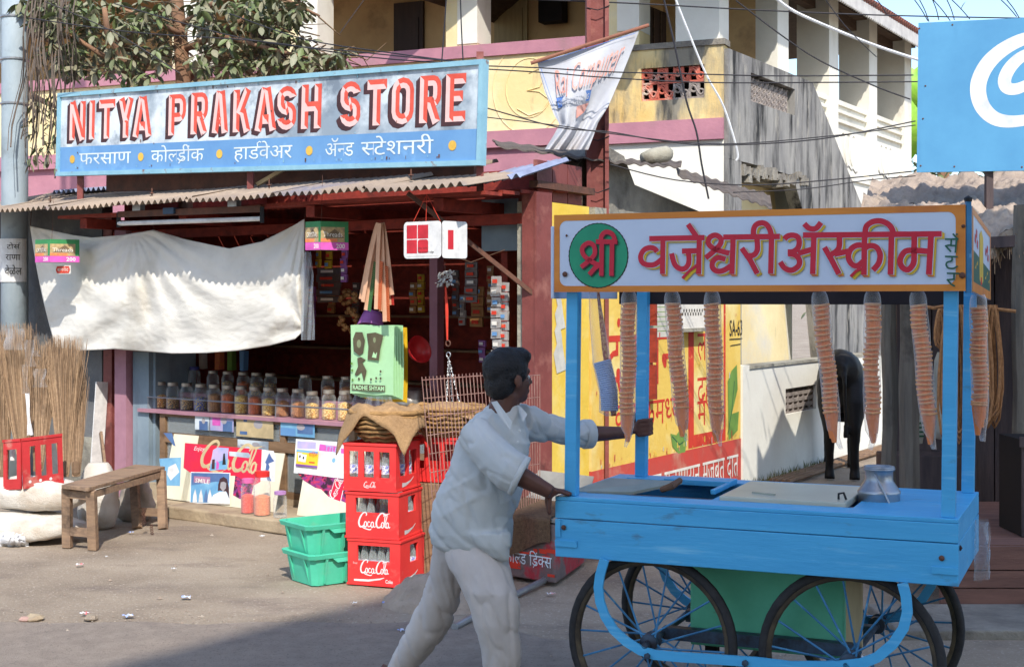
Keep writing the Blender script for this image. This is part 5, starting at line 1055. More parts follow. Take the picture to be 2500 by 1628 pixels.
# ---------------------------------------------------------------- bottle crates
M_cr = mat('crate_red', (232,62,58), (222,52,52), 3, .42, .05, lo=.4, hi=.6, dirt=((220,116,104), 6, .58, .78)); M_crd = mat('crate_red_worn', (190,50,52), (170,46,46), 4, .6, .1, dirt=((190,130,116), 6, .54, .7))
M_bot = glassy('bottle_glass', (206,216,210), .22, .05); M_cap = mat('bottle_print', (226,226,226), (120,130,190), 60, .5, lo=.5, hi=.56)
M_gr = mat('crate_green', (86,200,164), (74,184,150), 4, .45, .08, dirt=((128,180,150), 5, .55, .75))
def crate(name, label, loc, rz, Lx, Ly, H, slots, cat='bottle crate', m=M_cr, logo=None):
    t = thing(name, label, cat, loc, rz); Mx = PM[t.name]
    class f_: w = staticmethod(lambda a, b_, c_: Mx @ Vector((a, b_, c_)))
    th = .014
    def panel(wd, slots, mk):
        # one side wall as a frame of bars round its openings: (x0,x1,z0,z1)
        q = MB(); xs_ = sorted({0, wd}|{a for s_ in slots for a in s_[:2]}); zs = sorted({0, H}|{a for s_ in slots for a in s_[2:]})
        for i in range(len(xs_)-1):
            for j in range(len(zs)-1):
                cx, cz = (xs_[i]+xs_[i+1])/2, (zs[j]+zs[j+1])/2
                if not any(s_[0] < cx < s_[1] and s_[2] < cz < s_[3] for s_ in slots): mk(q, xs_[i], xs_[i+1], zs[j], zs[j+1])
        return q
    hx, hy = Lx/2, Ly/2
    b1 = panel(Lx, slots[0], lambda q, a, c_, d_, e: q.box(a-hx, c_-hx, -hy, -hy+th, d_, e, m, f_)).build('side', t)
    panel(Lx, slots[0], lambda q, a, c_, d_, e: q.box(a-hx, c_-hx, hy-th, hy, d_, e, m, f_)).build('side', t)
    panel(Ly-2*th-.002, slots[1], lambda q, a, c_, d_, e: q.box(hx-th, hx, a-hy+th+.001, c_-hy+th+.001, d_, e, m, f_)).build('end', t)
    panel(Ly-2*th-.002, slots[1], lambda q, a, c_, d_, e: q.box(-hx, -hx+th, a-hy+th+.001, c_-hy+th+.001, d_, e, m, f_)).build('end', t)
    MB().box(-hx+th, hx-th, -hy+th, hy-th, .004, .014, m, f_).build('floor', t)
    for z0, z1 in ((H-.016, H-.001), (.0, .014)):
        q = MB()
        for a in ((-hx-.006, hx+.006, -hy-.006, -hy-.0005), (hx+.0005, hx+.006, -hy, hy), (-hx-.006, -hx-.0005, -hy, hy), (-hx-.006, hx+.006, hy+.0005, hy+.006)): q.box(a[0], a[1], a[2], a[3], z0, z1, m, f_)
        q.build('rim', t, bevel=.002)
    for x in (-Lx/6, Lx/6): MB().box(x-.003, x+.003, -hy+th, hy-th, .014, H*.45, m, f_).build('divider', t)
    for y in (-Ly/4, 0, Ly/4): MB().box(-hx+th, hx-th, y-.003, y+.003, .0141, H*.44, m, f_).build('divider', t)
    if logo:
        pl = Pl(f_.w(-hx, -hy, 0), f_.w(1, 0, 0)-f_.w(0, 0, 0), (0, 0, 1)); pt = Paint(pl, .001)
        if logo[0]: script_logo(pt, Lx/2-logo[0]/2+logo[2], logo[1], logo[0], M_card)
        if len(logo) > 3: 
            pt.line([(Lx*.12, .03), (Lx*.4, .032), (Lx*.62, .045), (Lx*.7, .055)], .012, M_card, [1, 1, .8, .2]); pt.latin('Enjoy', Lx*.1, logo[1]+.055, .012, M_card, .03); pt.latin('Coke', Lx*.72, .022, .022, M_card, .05, bold=.02)
        pl2 = Pl(f_.w(hx, -hy, 0), f_.w(0, 1, 0)-f_.w(0, 0, 0), (0, 0, 1)); p2 = Paint(pl2, .001)
        p2.line([(Ly*.25, H*.12), (Ly*.4, H*.12), (Ly*.6, H*.17), (Ly*.72, H*.24)], .02, M_card, [1.4, 1, .5, .2]); p2.build('lettering', t)
        pt.build('lettering', t)
    return t, f_
SC = gnd(985, 1462); crz = math.radians(-22)
Lx, Ly = .355, .36
ccx, ccy = -.80, 8.9
def slots4(w_, H_): return [(w_*a, w_*c_, H_*.3, H_*.86) for a, c_ in ((.1,.28),(.38,.58),(.68,.88))]
Hc = .285
cr0 = crate('bottle_crate', 'faded red bottle crate at the bottom of the stack with script logo', (ccx+.015, ccy-.005, 0.004), crz+.03, Lx, Ly, Hc, [[(.065,.285,.15,.245)], [(.13,.25,.13,.24)]], logo=(.19,.075,0,1))
cr1 = crate('bottle_crate', 'red bottle crate in the middle of the stack with large white script logo', (ccx, ccy, Hc+.006), crz+.05, Lx, Ly, Hc, [[(.065,.285,.16,.25)], [(.13,.25,.15,.25)]], logo=(.21,.07,.01))
cr2 = crate('bottle_crate', 'red bottle crate on top of the stack with tall slots full of empty bottles', (ccx-.012, ccy, 2*Hc+.012), crz+.03, Lx, Ly, Hc+.01, [slots4(Lx, Hc), [(.04,.14,.09,.24),(.18,.29,.09,.24)]], logo=(.08,.025,0))
# bottles
bp = MB(); prof = [(.001,0),(.024,0),(.027,.01),(.027,.07),(.024,.1),(.027,.13),(.024,.165),(.013,.205),(.0115,.24),(.0125,.25),(.0105,.25)]
def bottle(label, p, group):
    t = thing('glass_bottle', label, 'bottle', p, 0, group)
    MB().lathe(prof, M_bot, 12, p).build('glass', t, smooth=True); MB().lathe([(.0275,.075),(.0278,.076),(.0255,.1),(.0278,.128),(.0275,.129)], M_cap, 12, p).build('print', t, smooth=True)
    return t
bt = None
for (f_, nm, z0) in ((cr0[1], 'bottom', .02), (cr1[1], 'middle', .02), (cr2[1], 'top', .03)):
    for i in range(6):
        for j in range(3):
            if j and i < 5 and R.random() < .2: continue
            if nm == 'middle' and i in (3, 4) and j == 0: continue
            p = f_.w(-.142+.057*i, -.135+.065*j if i < 5 else -.135+.1*j, z0); lb = 'empty clear soda bottle standing in the %s red crate' % nm
            gp = 'bottles in the %s red crate' % nm
            if bt is None: bt = bottle(lb, (p.x, p.y, p.z), gp)
            else: place(copy_tree(bt), (p.x, p.y, p.z), 0, lb, gp)
# basket with burlap on the crates
M_wick = mat('wicker', (192,150,96), (140,104,64), 30, .8, .6, 60, stretch=(1,1,5)); M_burl = mat('burlap', (182,146,104), (160,126,88), 60, .95, .6, 160, dirt=((140,110,80), 3, .56, .76))
def basket(label, c_, r, h, m=M_wick):
    t = thing('wicker_basket', label, 'basket', c_); n = 7
    q = MB()
    for k in range(n):
        z = h*k/(n-1); rr = r*(.62+.38*math.sin(.5*math.pi*(k/(n-1))**.7))
        q = MB(); q.tube([Vector(c_)+Vector((rr*math.cos(a*.2618), rr*math.sin(a*.2618), z+.006*math.sin(a*3+k))) for a in range(25)], (.012 if k < n-1 else .017), m, 6); q.build('wicker_coil', t, smooth=True)
    MB().lathe([(r*.62,0),(r*.85,h*.45),(r*.97,h),(r*.95,h),(r*.8,h*.45),(.001,.01)], m, 24, c_).build('bowl', t, smooth=True)
    return t
bz = 3*Hc+.036
basket('round wicker basket under burlap on top of the red bottle crates', (ccx+.02, ccy+.02, bz), .235, .17)
q = MB()
def burl(s, t):
    a = (s-.5)*2; b_ = (t-.5)*2; x = a*.31; y = b_*.25; r = math.hypot(x*.92, y)
    z = .2+.02*noise.noise((x*6, y*6, 2))-.06*max(0, a)*0; drop = max(0, r-.2)
    z -= drop*1.5 + (0.09*max(0, -b_-.35)*max(0, 1-abs(a+.75)*2))
    if b_ < -.2: z += .05*max(0, .5-abs(a-.1))*(-b_)
    return Vector((ccx+.0, ccy, bz))+Matrix.Rotation(crz, 3, 'Z') @ (lambda kk: Vector((x*kk, y*kk, z+.014*math.sin(a*9+b_*4)+.012*noise.noise((x*16, y*16, 3)))))(1 if r < .22 else (.22+(r-.22)*.45)/r)
q.ngrid(burl, 30, 26, M_burl); o = q.build('burlap_cloth', loc=(ccx, ccy, bz), smooth=True); s_ = o.modifiers.new('thick', 'SOLIDIFY'); s_.thickness = .006
tag(o, 'coarse brown burlap draped over the wicker basket on the crates', 'burlap')
basket('wicker basket behind the wire rack right of the bottle crates', (-.42, 9.15, .9), .24, .17)
q = MB(); q.ngrid(lambda s, t: Vector((-.42+(s-.5)*.5, 9.15+(t-.5)*.45, 1.1-.25*((s-.5)**2+(t-.5)**2)+.02*noise.noise((s*5, t*5, 1)))), 14, 14, M_burl)
tag(q.build('burlap_cloth', loc=(-.42, 9.15, 1.1), smooth=True), 'burlap lying over the rear wicker basket behind the rack', 'burlap')
# stand under the rear basket: another crate stack
crate('bottle_crate', 'red bottle crate behind the wire rack carrying the rear basket', (-.42, 9.2, .6), crz, Lx, Ly, Hc, [slots4(Lx, Hc), [(.1,.26,.1,.22)]])
tag(MB().box(-.62, -.24, 9.02, 9.4, .0, .595, M_cwood).build('wooden_box', loc=(-.43, 9.2, 0), bevel=.01), 'plain wooden box under the rear bottle crate', 'box')
# wire rack
wr = thing('wire_rack', 'rusty wire grid rack standing beside the bottle crates', 'rack', (-.45, 8.75, 0))
M_wire = mat('wire', (176,140,126), (140,100,90), 14, .6, .1, metal=.3)
A0, A1, z0, z1 = gnd(1052, 1420, 0), None, .12, 1.16
P0 = at(1030, 928, 8.55); P1 = at(1190, 916, 8.75); B0 = at(1062, 1290, 8.5); B1 = at(1215, 1250, 8.7)
def rk(s, t): return (P0*(1-s)+P1*s)*(1-t)+(B0*(1-s)+B1*s)*t
for k in range(19): s = k/18; MB().tube([rk(s, 0)+Vector((0,0,.02)), rk(s, 1)], .0028, M_wire, 5).build('wire', wr)
for k in range(9): t = k/8; MB().tube([rk(0, t)+Vector((0,.006,0)), rk(1, t)+Vector((0,.006,0))], .0035 if k in (0, 8) else .0025, M_wire, 5).build('cross_wire', wr)
P2 = at(1225, 916, 8.95); P3 = at(1312, 1180, 9.2); B2 = at(1245, 1290, 8.9)
Q0, Q1, Q2, Q3 = at(1205, 925, 8.8), at(1318, 915, 9.5), at(1318, 1240, 9.5), at(1225, 1262, 8.8)
for k in range(17): s = k/16; MB().tube([Q0.lerp(Q1, s), Q3.lerp(Q2, s)], .0028, M_wire, 5).build('wire', wr)
for k in range(7): t = k/6; MB().tube([Q0.lerp(Q3, t)+Vector((0,.006,0)), Q1.lerp(Q2, t)+Vector((0,.006,0))], .003, M_wire, 5).build('cross_wire', wr)
for p in (B0, B1, Q2): MB().tube([p, Vector((p.x, p.y, 0))], .006, M_wire, 6).build('leg', wr)
# green crates
def gcrate(label, loc, rz):
    t = thing('green_crate', label, 'crate', loc, rz); Mx = PM[t.name]
    Lx, Ly, H, tp = .48, .35, .195, .03
    def fr(x, y, z): return Mx @ Vector((x, y, z))
    def rg(z, e): 
        k = tp*(1-z/H); hx, hy, c_ = Lx/2-k+e, Ly/2-k*.8+e, .03
        return [fr(*p, z) for p in ((hx-c_,-hy),(hx,-hy+c_),(hx,hy-c_),(hx-c_,hy),(-hx+c_,hy),(-hx,hy-c_),(-hx,-hy+c_),(-hx+c_,-hy))]
    q = MB(); q.loft([rg(.0, 0), rg(H, 0)], M_gr, False); q.loft([rg(H, -.008)[::-1], rg(.008, -.008)[::-1]], M_gr, False)
    b_ = rg(0, 0); q.poly(b_[::-1], M_gr); q.poly(rg(.008, -.008), M_gr); q.build('body', t)
    q = MB(); q.loft([rg(H-.028, .018), rg(H, .022), rg(H+.001, -.007), rg(H-.027, -.007)], M_gr, False); q.build('rim', t, bevel=.003)
    for x in (-.14, .0, .14):
        k = tp*.4; q = MB(); q.add([fr(x-.006, -Ly/2+tp*.8+.001, .01), fr(x+.006, -Ly/2+tp*.8+.001, .01), fr(x+.006, -Ly/2-.006, H-.03), fr(x-.006, -Ly/2-.006, H-.03), fr(x-.006, -Ly/2+tp*.8-.012, .01), fr(x+.006, -Ly/2+tp*.8-.012, .01), fr(x+.006, -Ly/2-.02, H-.03), fr(x-.006, -Ly/2-.02, H-.03)], [(4,5,6,7),(0,4,7,3),(1,2,6,5),(0,1,5,4)], M_gr); q.build('rib', t)
    for y in (-.09, .09): 
        for sx in (1, -1):
            q = MB(); q.add([fr(sx*(Lx/2-tp+.002), y-.006, .01), fr(sx*(Lx/2-tp+.002), y+.006, .01), fr(sx*(Lx/2+.012), y+.006, H-.03), fr(sx*(Lx/2+.012), y-.006, H-.03), fr(sx*(Lx/2-tp-.03), y-.006, .01), fr(sx*(Lx/2-tp-.03), y+.006, .01)], [(0,1,2,3),(0,3,4),(1,5,2)], M_gr); q.build('rib', t)
    q = MB(); q.loft([[fr(-.1, -Ly/2-.022, H-.03), fr(.1, -Ly/2-.022, H-.03), fr(.1, -Ly/2-.005, H-.03), fr(-.1, -Ly/2-.005, H-.03)], [fr(-.07, -Ly/2-.024, H-.055), fr(.07, -Ly/2-.024, H-.055), fr(.07, -Ly/2-.0, H-.055), fr(-.07, -Ly/2-.0, H-.055)]], M_gr); q.build('handle', t)
    pl = Pl(fr(Lx/2-.012, -.1, .1), fr(0, 1, 0)-fr(0, 0, 0), (fr(.05, 0, H)-fr(0, 0, 0))); pt = Paint(pl, .004)
    for k in range(7): pt.rect(.02+k*.022, .034+k*.022, .02, .05, P_dgrn)
    pt.build('lettering', t); return t
ggp = gnd(768, 1425)
gcrate('mint green plastic crate on the ground left of the red bottle crates', (-1.14, 8.96, .003), math.radians(38))
gcrate('mint green plastic crate stacked tilted on the lower green crate', (-1.16, 8.99, .178), math.radians(37))
# ---------------------------------------------------------------- bench
bn = thing('wooden_bench', 'worn wooden bench standing in front of the shop step', 'bench', tuple(gnd(290, 1320)))
Zt = .455
tA, tB, tC, tD = gnd(150, 1183, Zt), gnd(222, 1190, Zt), gnd(403, 1138, Zt), gnd(330, 1133, Zt)
tB2 = gnd(216, 1190, Zt)
q = MB(); q.hexa([p-Vector((0,0,.028)) for p in (tA, tB2, tC, tD)]+[tA, tB2, tC, tD], M_owood); q.build('top', bn, bevel=.004)
gA, gB, gC, gD = gnd(165, 1336, 0), gnd(228, 1341, 0), gnd(398, 1291, 0), gnd(335, 1289, 0)
def inset(p, k): c_ = (tA+tB2+tC+tD)/4; return p.lerp(c_, k)-Vector((0,0,.03))
legs = [(inset(tA, .1), gA), (inset(tB2, .1), gB), (inset(tC, .08), gC), (inset(tD, .08), gD)]
dx = (tC-tB2).normalized(); dy = (tA-tB2).normalized()
for a, b_ in legs: MB().bar(b_, a, .065, .05, M_owood, up=dx).build('leg', bn, bevel=.004)
def ap(a, b_, z, w_, d_=.025): MB().bar(a+Vector((0,0,z)), b_+Vector((0,0,z)), d_, w_, M_owood).build('apron' if z > -.1 else 'stretcher', bn)
ap(legs[0][0], legs[1][0], -.04, .055); ap(legs[1][0], legs[2][0], -.03, .045); ap(legs[2][0], legs[3][0], -.04, .055); ap(legs[3][0], legs[0][0], -.031, .045)
ap(gA.lerp(legs[0][0], .26), gB.lerp(legs[1][0], .26), 0.0-.1+.1, .06) if False else MB().bar(gA.lerp(legs[0][0], .28), gB.lerp(legs[1][0], .28), .025, .06, M_owood).build('stretcher', bn)
MB().bar(gC.lerp(legs[2][0], .28), gD.lerp(legs[3][0], .28), .025, .06, M_owood).build('stretcher', bn)
q = MB()
for k in range(14):
    p = gnd(352+R.uniform(-4, 4)-(k > 8)*-20, 1240+k*4.5, .2-.014*k); q.tube([p, p+Vector((.012, 0, -.008)), p+Vector((0, .004, -.02)), p+Vector((-.012, 0, -.008)), p], .003, M_rust, 4)
tag(q.build('chain', loc=tuple(gnd(352, 1290))), 'rusty chain dangling at the far leg of the bench', 'chain')
# ---------------------------------------------------------------- brooms, leaning red crate, sacks
M_straw = [mat('broom_straw%s' % 'abc'[i], c, None, 40, .9) for i, c in enumerate(((146,118,90),(118,94,72),(168,140,110)))]
M_sack = mat('white_woven_sack', (220,214,204), (202,194,182), 5, .8, .6, 110, dirt=((176,156,132), 2.6, .55, .76), stretch=(1,1,1)); M_plas = mat('white_plastic_wrap', (226,226,226), (206,206,210), 10, .35, .5, 24)
def broom(label, base, top, spread, n, hw, rb=.03):
    t = thing('broom', label, 'broom', tuple(base)); base, top = Vector(base), Vector(top); ax = top-base
    q = MB()
    for k in range(int(n*2.4)):
        a = R.uniform(0, 6.283); r = math.sqrt(R.random()); sx = Vector((math.cos(a), math.sin(a)*.6, 0)); L = R.uniform(.82, 1.06)
        p0 = base+sx*rb*r; p1 = base+ax*.35+sx*(rb+spread*.35)*r; p2 = base+ax*L+sx*spread*r*R.uniform(.8, 1.2)+Vector((R.uniform(-.02,.02), 0, 0))
        wd = R.uniform(.0014, .0028)
        q.tube([p0, p1, p1.lerp(p2, .6)+Vector((R.uniform(-.008,.008),0,0)), p2], [wd, wd, wd*.8, wd*.4], R.choice(M_straw), 3, False)
    q.build('bristles', t, kind='stuff'); MB().lathe([(rb*.7,-.0),(rb*1.05,.02),(rb*1.1,hw),(rb*1.0,hw+.01)], M_straw[1], 10, tuple(base), axis=tuple(ax)).build('binding', t)
    return t
Ys = 10.75
def gp(u, v, Y): return at(u, v, Y)
for (lb, ub, vb, ut, vt, sp, n) in (('straw broom leaning at the left edge of the photo', 8, 1170, -5, 830, .13, 150), ('straw broom standing in the leaning red crate, left of the plastic strip', 60, 1150, 40, 805, .17, 240), ('straw broom standing in the red crate right of the plastic strip', 95, 1150, 105, 850, .13, 200), ('tall straw broom tied at its foot right of the red crate', 158, 1163, 160, 835, .15, 340), ('thin straw broom leaning against the grey wall behind the bench', 186, 1162, 192, 905, .07, 110)):
    broom(lb, gp(ub, vb, Ys), gp(ut, vt, Ys+.35), sp, n, .1 if ub > 100 else .06)
q = MB()
for (u0, v0, u1, v1, w_) in ((70,830,74,895,24),(60,890,64,960,14),(66,960,74,1062,10),(86,855,90,870,14),(96,900,98,945,30)):
    a, b_ = gp(u0, v0, Ys-.12), gp(u1, v1, Ys-.12); k = Ys/F
    q.ngrid(lambda s, t: a.lerp(b_, t)+Vector(((s-.5)*w_*k*(1+.2*math.sin(t*7)), .02*math.sin(s*9+t*5), 0)), 5, 6, M_poly if w_ > 12 else M_plas)
tag(q.build('plastic_wrapper', loc=tuple(gp(70, 900, Ys-.1)), smooth=True), 'torn clear plastic wrapper hanging on the brooms', 'wrapper')
q = MB(); q.ngrid(lambda s, t: gp(12+s*46+4*math.sin(t*6), 802+t*52, Ys+.1-.07*math.sin(math.pi*s)), 8, 8, M_poly); tag(q.build('plastic_bag', loc=tuple(gp(30, 830, Ys)), smooth=True), 'clear plastic bag pulled over the broom tops at the left edge', 'bag')
# leaning red crate
crp = gp(72, 1186, 10.45)
tcr = thing('bottle_crate', 'worn red bottle crate lying tilted on the white sacks with brooms stuck through it', 'bottle crate', tuple(crp))
plA = Pl(gp(8, 1196, 10.36), gp(58, 1193, 10.3)-gp(8, 1196, 10.36), Vector((-.02, .05, 1))); plB = Pl(gp(58, 1193, 10.3), gp(139, 1181, 10.48)-gp(58, 1193, 10.3), Vector((-.05, .05, 1)))
def frame_panel(pl, W_, H_, slots, nm):
    xs_ = sorted({0, W_}|{a for s_ in slots for a in s_[:2]}); zs = sorted({0, H_}|{a for s_ in slots for a in s_[2:]}); q = MB()
    for i in range(len(xs_)-1):
        for j in range(len(zs)-1):
            cx, cz = (xs_[i]+xs_[i+1])/2, (zs[j]+zs[j+1])/2
            if not any(s_[0] < cx < s_[1] and s_[2] < cz < s_[3] for s_ in slots):
                a, c_, d_, e = xs_[i], xs_[i+1], zs[j], zs[j+1]; q.hexa([pl.w(a,d_,0),pl.w(c_,d_,0),pl.w(c_,d_,-.014),pl.w(a,d_,-.014),pl.w(a,e,0),pl.w(c_,e,0),pl.w(c_,e,-.014),pl.w(a,e,-.014)], M_crd)
    q.build(nm, tcr); 
    for z in (0, H_-.02):
        q = MB(); q.hexa([pl.w(-.004,z,.006),pl.w(W_,z,.006),pl.w(W_,z,.0005),pl.w(-.004,z,.0005),pl.w(-.004,z+.02,.006),pl.w(W_,z+.02,.006),pl.w(W_,z+.02,.0005),pl.w(-.004,z+.02,.0005)], M_crd); q.build('rim', tcr)
frame_panel(plA, .155, .365, [(.03,.12,.075,.29)], 'end')
frame_panel(plB, .31, .365, [(.055,.1,.075,.3),(.14,.185,.075,.3),(.225,.275,.075,.3)], 'side')
pt = Paint(plB, .001); 
for x in (.05, .13, .21): pt.disc(x, .045, .012, .012, M_card, 6)
pt.build('lettering', tcr)
for k, (u, v0, v1) in enumerate(((16,1098,1176),(30,1098,1124),(86,1092,1150),(92,1135,1160))):
    tag(MB().tube([gp(u, v1, 10.42), gp(u+1, v0, 10.44)], .016, [M_owood, M_card, M_straw[0], M_card][k], 8).build('stick', loc=tuple(gp(u, v1, 10.42))), ['wooden broom handle behind the left slot of the leaning red crate','white wrapped broom handle behind the left slot of the leaning crate','straw broom handle behind the middle slot of the leaning crate','white band on a broom handle in the leaning red crate'][k], 'handle')
# sacks
def sack(label, c_, ex_, L_, wd, h, m=M_sack, seed=0, stand=False):
    t = thing('sack', label, 'sack', c_); e = Vector(ex_).normalized(); sd = Vector((-e.y, e.x, 0)) if not stand else Vector((0, 1, 0)); upv = Vector((0,0,1)) if not stand else Vector((1, 0, 0)).cross(Vector((0,0,1)))*0+Vector((1,0,0))
    rings = []; n = 24; N = 18; q = MB()
    for i in range(N+1):
        s = i/N; k = (math.sin(math.pi*min(max(s, .02), .98)))**(.32 if not stand else .2)*(1 if not stand else 1.12-.42*s); ends = .75+.25*k; r_ = []
        for a in range(n):
            th = 6.2832*a/n; sup = .8
            cx = math.copysign(abs(math.cos(th))**sup, math.cos(th)); cz = math.copysign(abs(math.sin(th))**sup, math.sin(th))
            p = e*((s-.5)*L_)+sd*(cx*wd/2*k*(1 if not stand else ends))+upv*(cz*h/2*(k if stand else k**1.3))
            nn = noise.noise((s*4+seed, cx*1.5, cz*1.5))*.03+noise.noise((s*13+seed, cx*5, cz*5))*.014+noise.noise((s*30+seed, cx*12, cz*12))*.005
            p += (sd*cx+upv*cz)*nn*k
            if not stand: p += Vector((0,0,h/2)); p.z = max(p.z, .003)
            else: p += Vector((0,0,L_/2))
            r_.append(Vector(c_)+p)
        rings.append(r_)
    q.loft(rings, m); b_ = q.build('body', t, smooth=True)
    q = MB(); c2 = Vector(c_)+e*(L_*.5)+Vector((0,0,h/2 if not stand else L_*.5))
    for k in range(9): a = k*.7; q.ngrid(lambda s, r, a=a: c2+e*(r*.06)+ (sd*math.cos(a+s*.7)+upv*math.sin(a+s*.7))*(.02+.05*r)+e*.01*math.sin(s*9), 3, 3, m)
    if not stand: q.build('tied_mouth', t, smooth=True)
    return t
pS = gnd(120, 1300); 
sack('full white woven sack lying under the leaning red crate', (-3.58, 10.55, .20), (-.97, .1, .05), .86, .46, .25, seed=2)
sack('flattened white sack under the full sack, tied end showing', (-3.60, 10.42, .0), (-.99, .12, 0), 1.0, .52, .2, seed=5)
sack('upright white sack standing behind the bench', (-3.2, 11.0, 0), (0, 0, 1), .5, .3, .34, seed=9, stand=True)
sack('small pale sack standing at the shop step behind the bench', (-3.0, 11.35, 0), (0, 0, 1), .36, .25, .3, mat('cloudy_sack', (170,160,148), (140,132,124), 6, .6, .3), seed=14, stand=True)
q = MB(); q.ngrid(lambda s, t: gp(180+s*96, 1192-24*math.sin(math.pi*s)*t-6*t+16*noise.noise((s*5, t*5, 0)), 11.0+.3*t+.08*noise.noise((s*9, t*8, 3))), 34, 20, M_plas)
tag(q.build('crumpled_sack', loc=tuple(gp(220, 1180, 11)), smooth=True), 'crumpled empty white sack heaped behind the bench top', 'sack')
q = MB(); q.ngrid(lambda s, t: gp(-10+s*80, 1298+t*40+10*noise.noise((s*5, t*4, 0)), 10.2-.12*math.sin(math.pi*s)*math.sin(math.pi*t)+.05*noise.noise((s*11, t*9, 4))), 18, 12, M_plas)
tag(q.build('plastic_bundle', loc=tuple(gp(30, 1320, 10.2)), smooth=True), 'crinkled white plastic bundle at the foot of the sacks', 'bundle')
tag(MB().bar(S.w(-4.78, -.14, .0), S.w(-4.78, -.06, 1.02), .13, .012, M_card, up=tuple(S.ex)).build('white_board', loc=tuple(S.w(-4.78, -.1, 0))), 'narrow white board leaning against the brown shop post', 'board')
tag(MB().bar(gp(262, 1190, 11.5), gp(246, 1055, 11.7), .02, .045, M_owood).build('wood_batten', loc=tuple(gp(255, 1150, 11.6))), 'short brown batten leaning beside the white board', 'batten')
# cold drinks chest with burlap, on the ground beside the post
cd = Fr(.05, 9.05, 20)
cb = thing('ice_chest', 'battered grey cold drinks chest with peeling red paint behind the cart pusher', 'chest', cd.w(.1, .2, 0), 0)
M_chest = mat('battered_chest', (128,112,108), (104,92,90), 6, .8, .2, dirt=((172,52,62), 4, .53, .62), dirt2=((76,66,62), 9, .6, .74)); 
c0, c1, c2, c3 = gnd(1232, 1404, .02), gnd(1357, 1424, .02), gnd(1432, 1370, .02), gnd(1290, 1345, .02)
MB().hexa([c0, c1, c2, c3]+[p+Vector((0,0,.36)) for p in (c0, c1, c2, c3)], M_chest).build('body', cb, bevel=.01)
pl = Pl(c0, c1-c0, (0,0,1)); pt = Paint(pl, .004); Wc = (c1-c0).length
for k in range(26): x, z = R.uniform(0, Wc*.85), R.uniform(.03, .2); pt.rect(x, x+R.uniform(.02,.09), z, z+R.uniform(.006,.03), P_red if R.random() < .6 else M_chest)
pt.deva('कोल्ड ड्रिंक्स', .0, .09, .065, P_lt, Wc*.93); pt.deva('पाणी', .04, .19, .05, P_pink, .12); pt.build('lettering', cb)
q = MB(); tp = [p+Vector((0,0,.37)) for p in (c0, c1, c2, c3)]
q.hexa([tp[0], tp[1], tp[2], tp[3]]+[p+Vector((0,0,.02)) for p in tp], mat('tin_grey', (150,148,140), (128,126,120), 5, .5)); q.build('lid', cb)
MB().hexa([tp[3], tp[2], tp[2]+Vector((.06,.2,.16)), tp[3]+Vector((.06,.2,.16))]+[p+Vector((0,-.015,.012)) for p in (tp[3], tp[2], tp[2]+Vector((.06,.2,.16)), tp[3]+Vector((.06,.2,.16)))], MATS['tin_grey']).build('open_flap', cb)
q = MB()
def bur2(s, t):
    p = tp[0].lerp(tp[1], s*.9); n_ = Vector((-.2, -1, 0)).normalized()
    if t < .3: k = t/.3; return p.lerp(tp[3].lerp(tp[2], s*.9), .8*(1-k))+Vector((0,0,.03))+n_*.03*k
    k = (t-.3)/.7; return p+n_*(.035+.02*math.sin(s*11))+Vector((0,0,.03-k*(.2+.05*math.sin(s*4+1))))
q.ngrid(bur2, 20, 14, mat('dark_burlap', (112,88,66), (88,68,52), 50, .95, .6, 120, dirt=((64,50,42), 4, .55, .75))); tag(q.build('burlap_cloth', loc=tuple(tp[0]), smooth=True), 'dark wet burlap hanging over the cold drinks chest', 'burlap')
# pipe, dirt heap, litter, stones
tag(MB().tube([gnd(1110, 1530, .02), gnd(1230, 1465, .02), gnd(1330, 1415, .03)], .02, M_metal, 10).build('metal_pipe', loc=tuple(gnd(1200, 1480))), 'bent grey metal pipe lying on the dirt behind the man', 'pipe')
hp = gnd(1030, 1490)
q = MB(); q.ngrid(lambda s, t: (lambda a, r: Vector((-.42+a*1.0*.34, 8.25+r*.3, .2*max(0, 1-a*a-r*r)**.7*(1+.5*noise.noise((a*2, r*2, 4)))+.03*noise.noise((a*7, r*7, 1))-.02)))(s*2-1, t*2-1), 34, 30, mat('lumpy_cement', (176,158,140), (152,136,120), 6, .97, 1, 26))
tag(q.build('cement_lump', loc=(-.42, 8.25, 0), smooth=True), 'rough grey brown lump of old cement beside the red bottle crates', 'rubble lump')
def stone(label, p, r, m, cat='stone', name='stone', fl=.6):
    q = MB(); q.lathe([(.001,-.2*r),(r*.9,.0),(r,.3*r*fl),(r*.6,.9*r*fl),(.001,r*fl)], m, 7, p)
    q.v = [tuple(Vector(v)+Vector((noise.noise(Vector(v)*14), noise.noise(Vector(v)*14+Vector((5,0,0))), .5*noise.noise(Vector(v)*14+Vector((0,9,0)))))*r*.5) for v in q.v]; return tag(q.build(name, loc=tuple(p)), label, cat)
stone('pale flat stone on the roadside dirt at lower left', gnd(86, 1512), .055, M_step); stone('pinkish stone chip touching the pale flat stone', gnd(62, 1514), .035, mat('pink_stone', (186,150,136), None, 9, .9)); stone('brown stone among the roadside rubble under a paper scrap', gnd(222, 1512), .045, M_ground)
M_pap = [mat('scrap_white', (226,226,226), None, 9, .7), mat('scrap_blue', (150,170,220), (220,220,226), 40, .6, lo=.48, hi=.52), mat('scrap_red', (224,222,220), (200,90,90), 40, .6, lo=.5, hi=.54)]
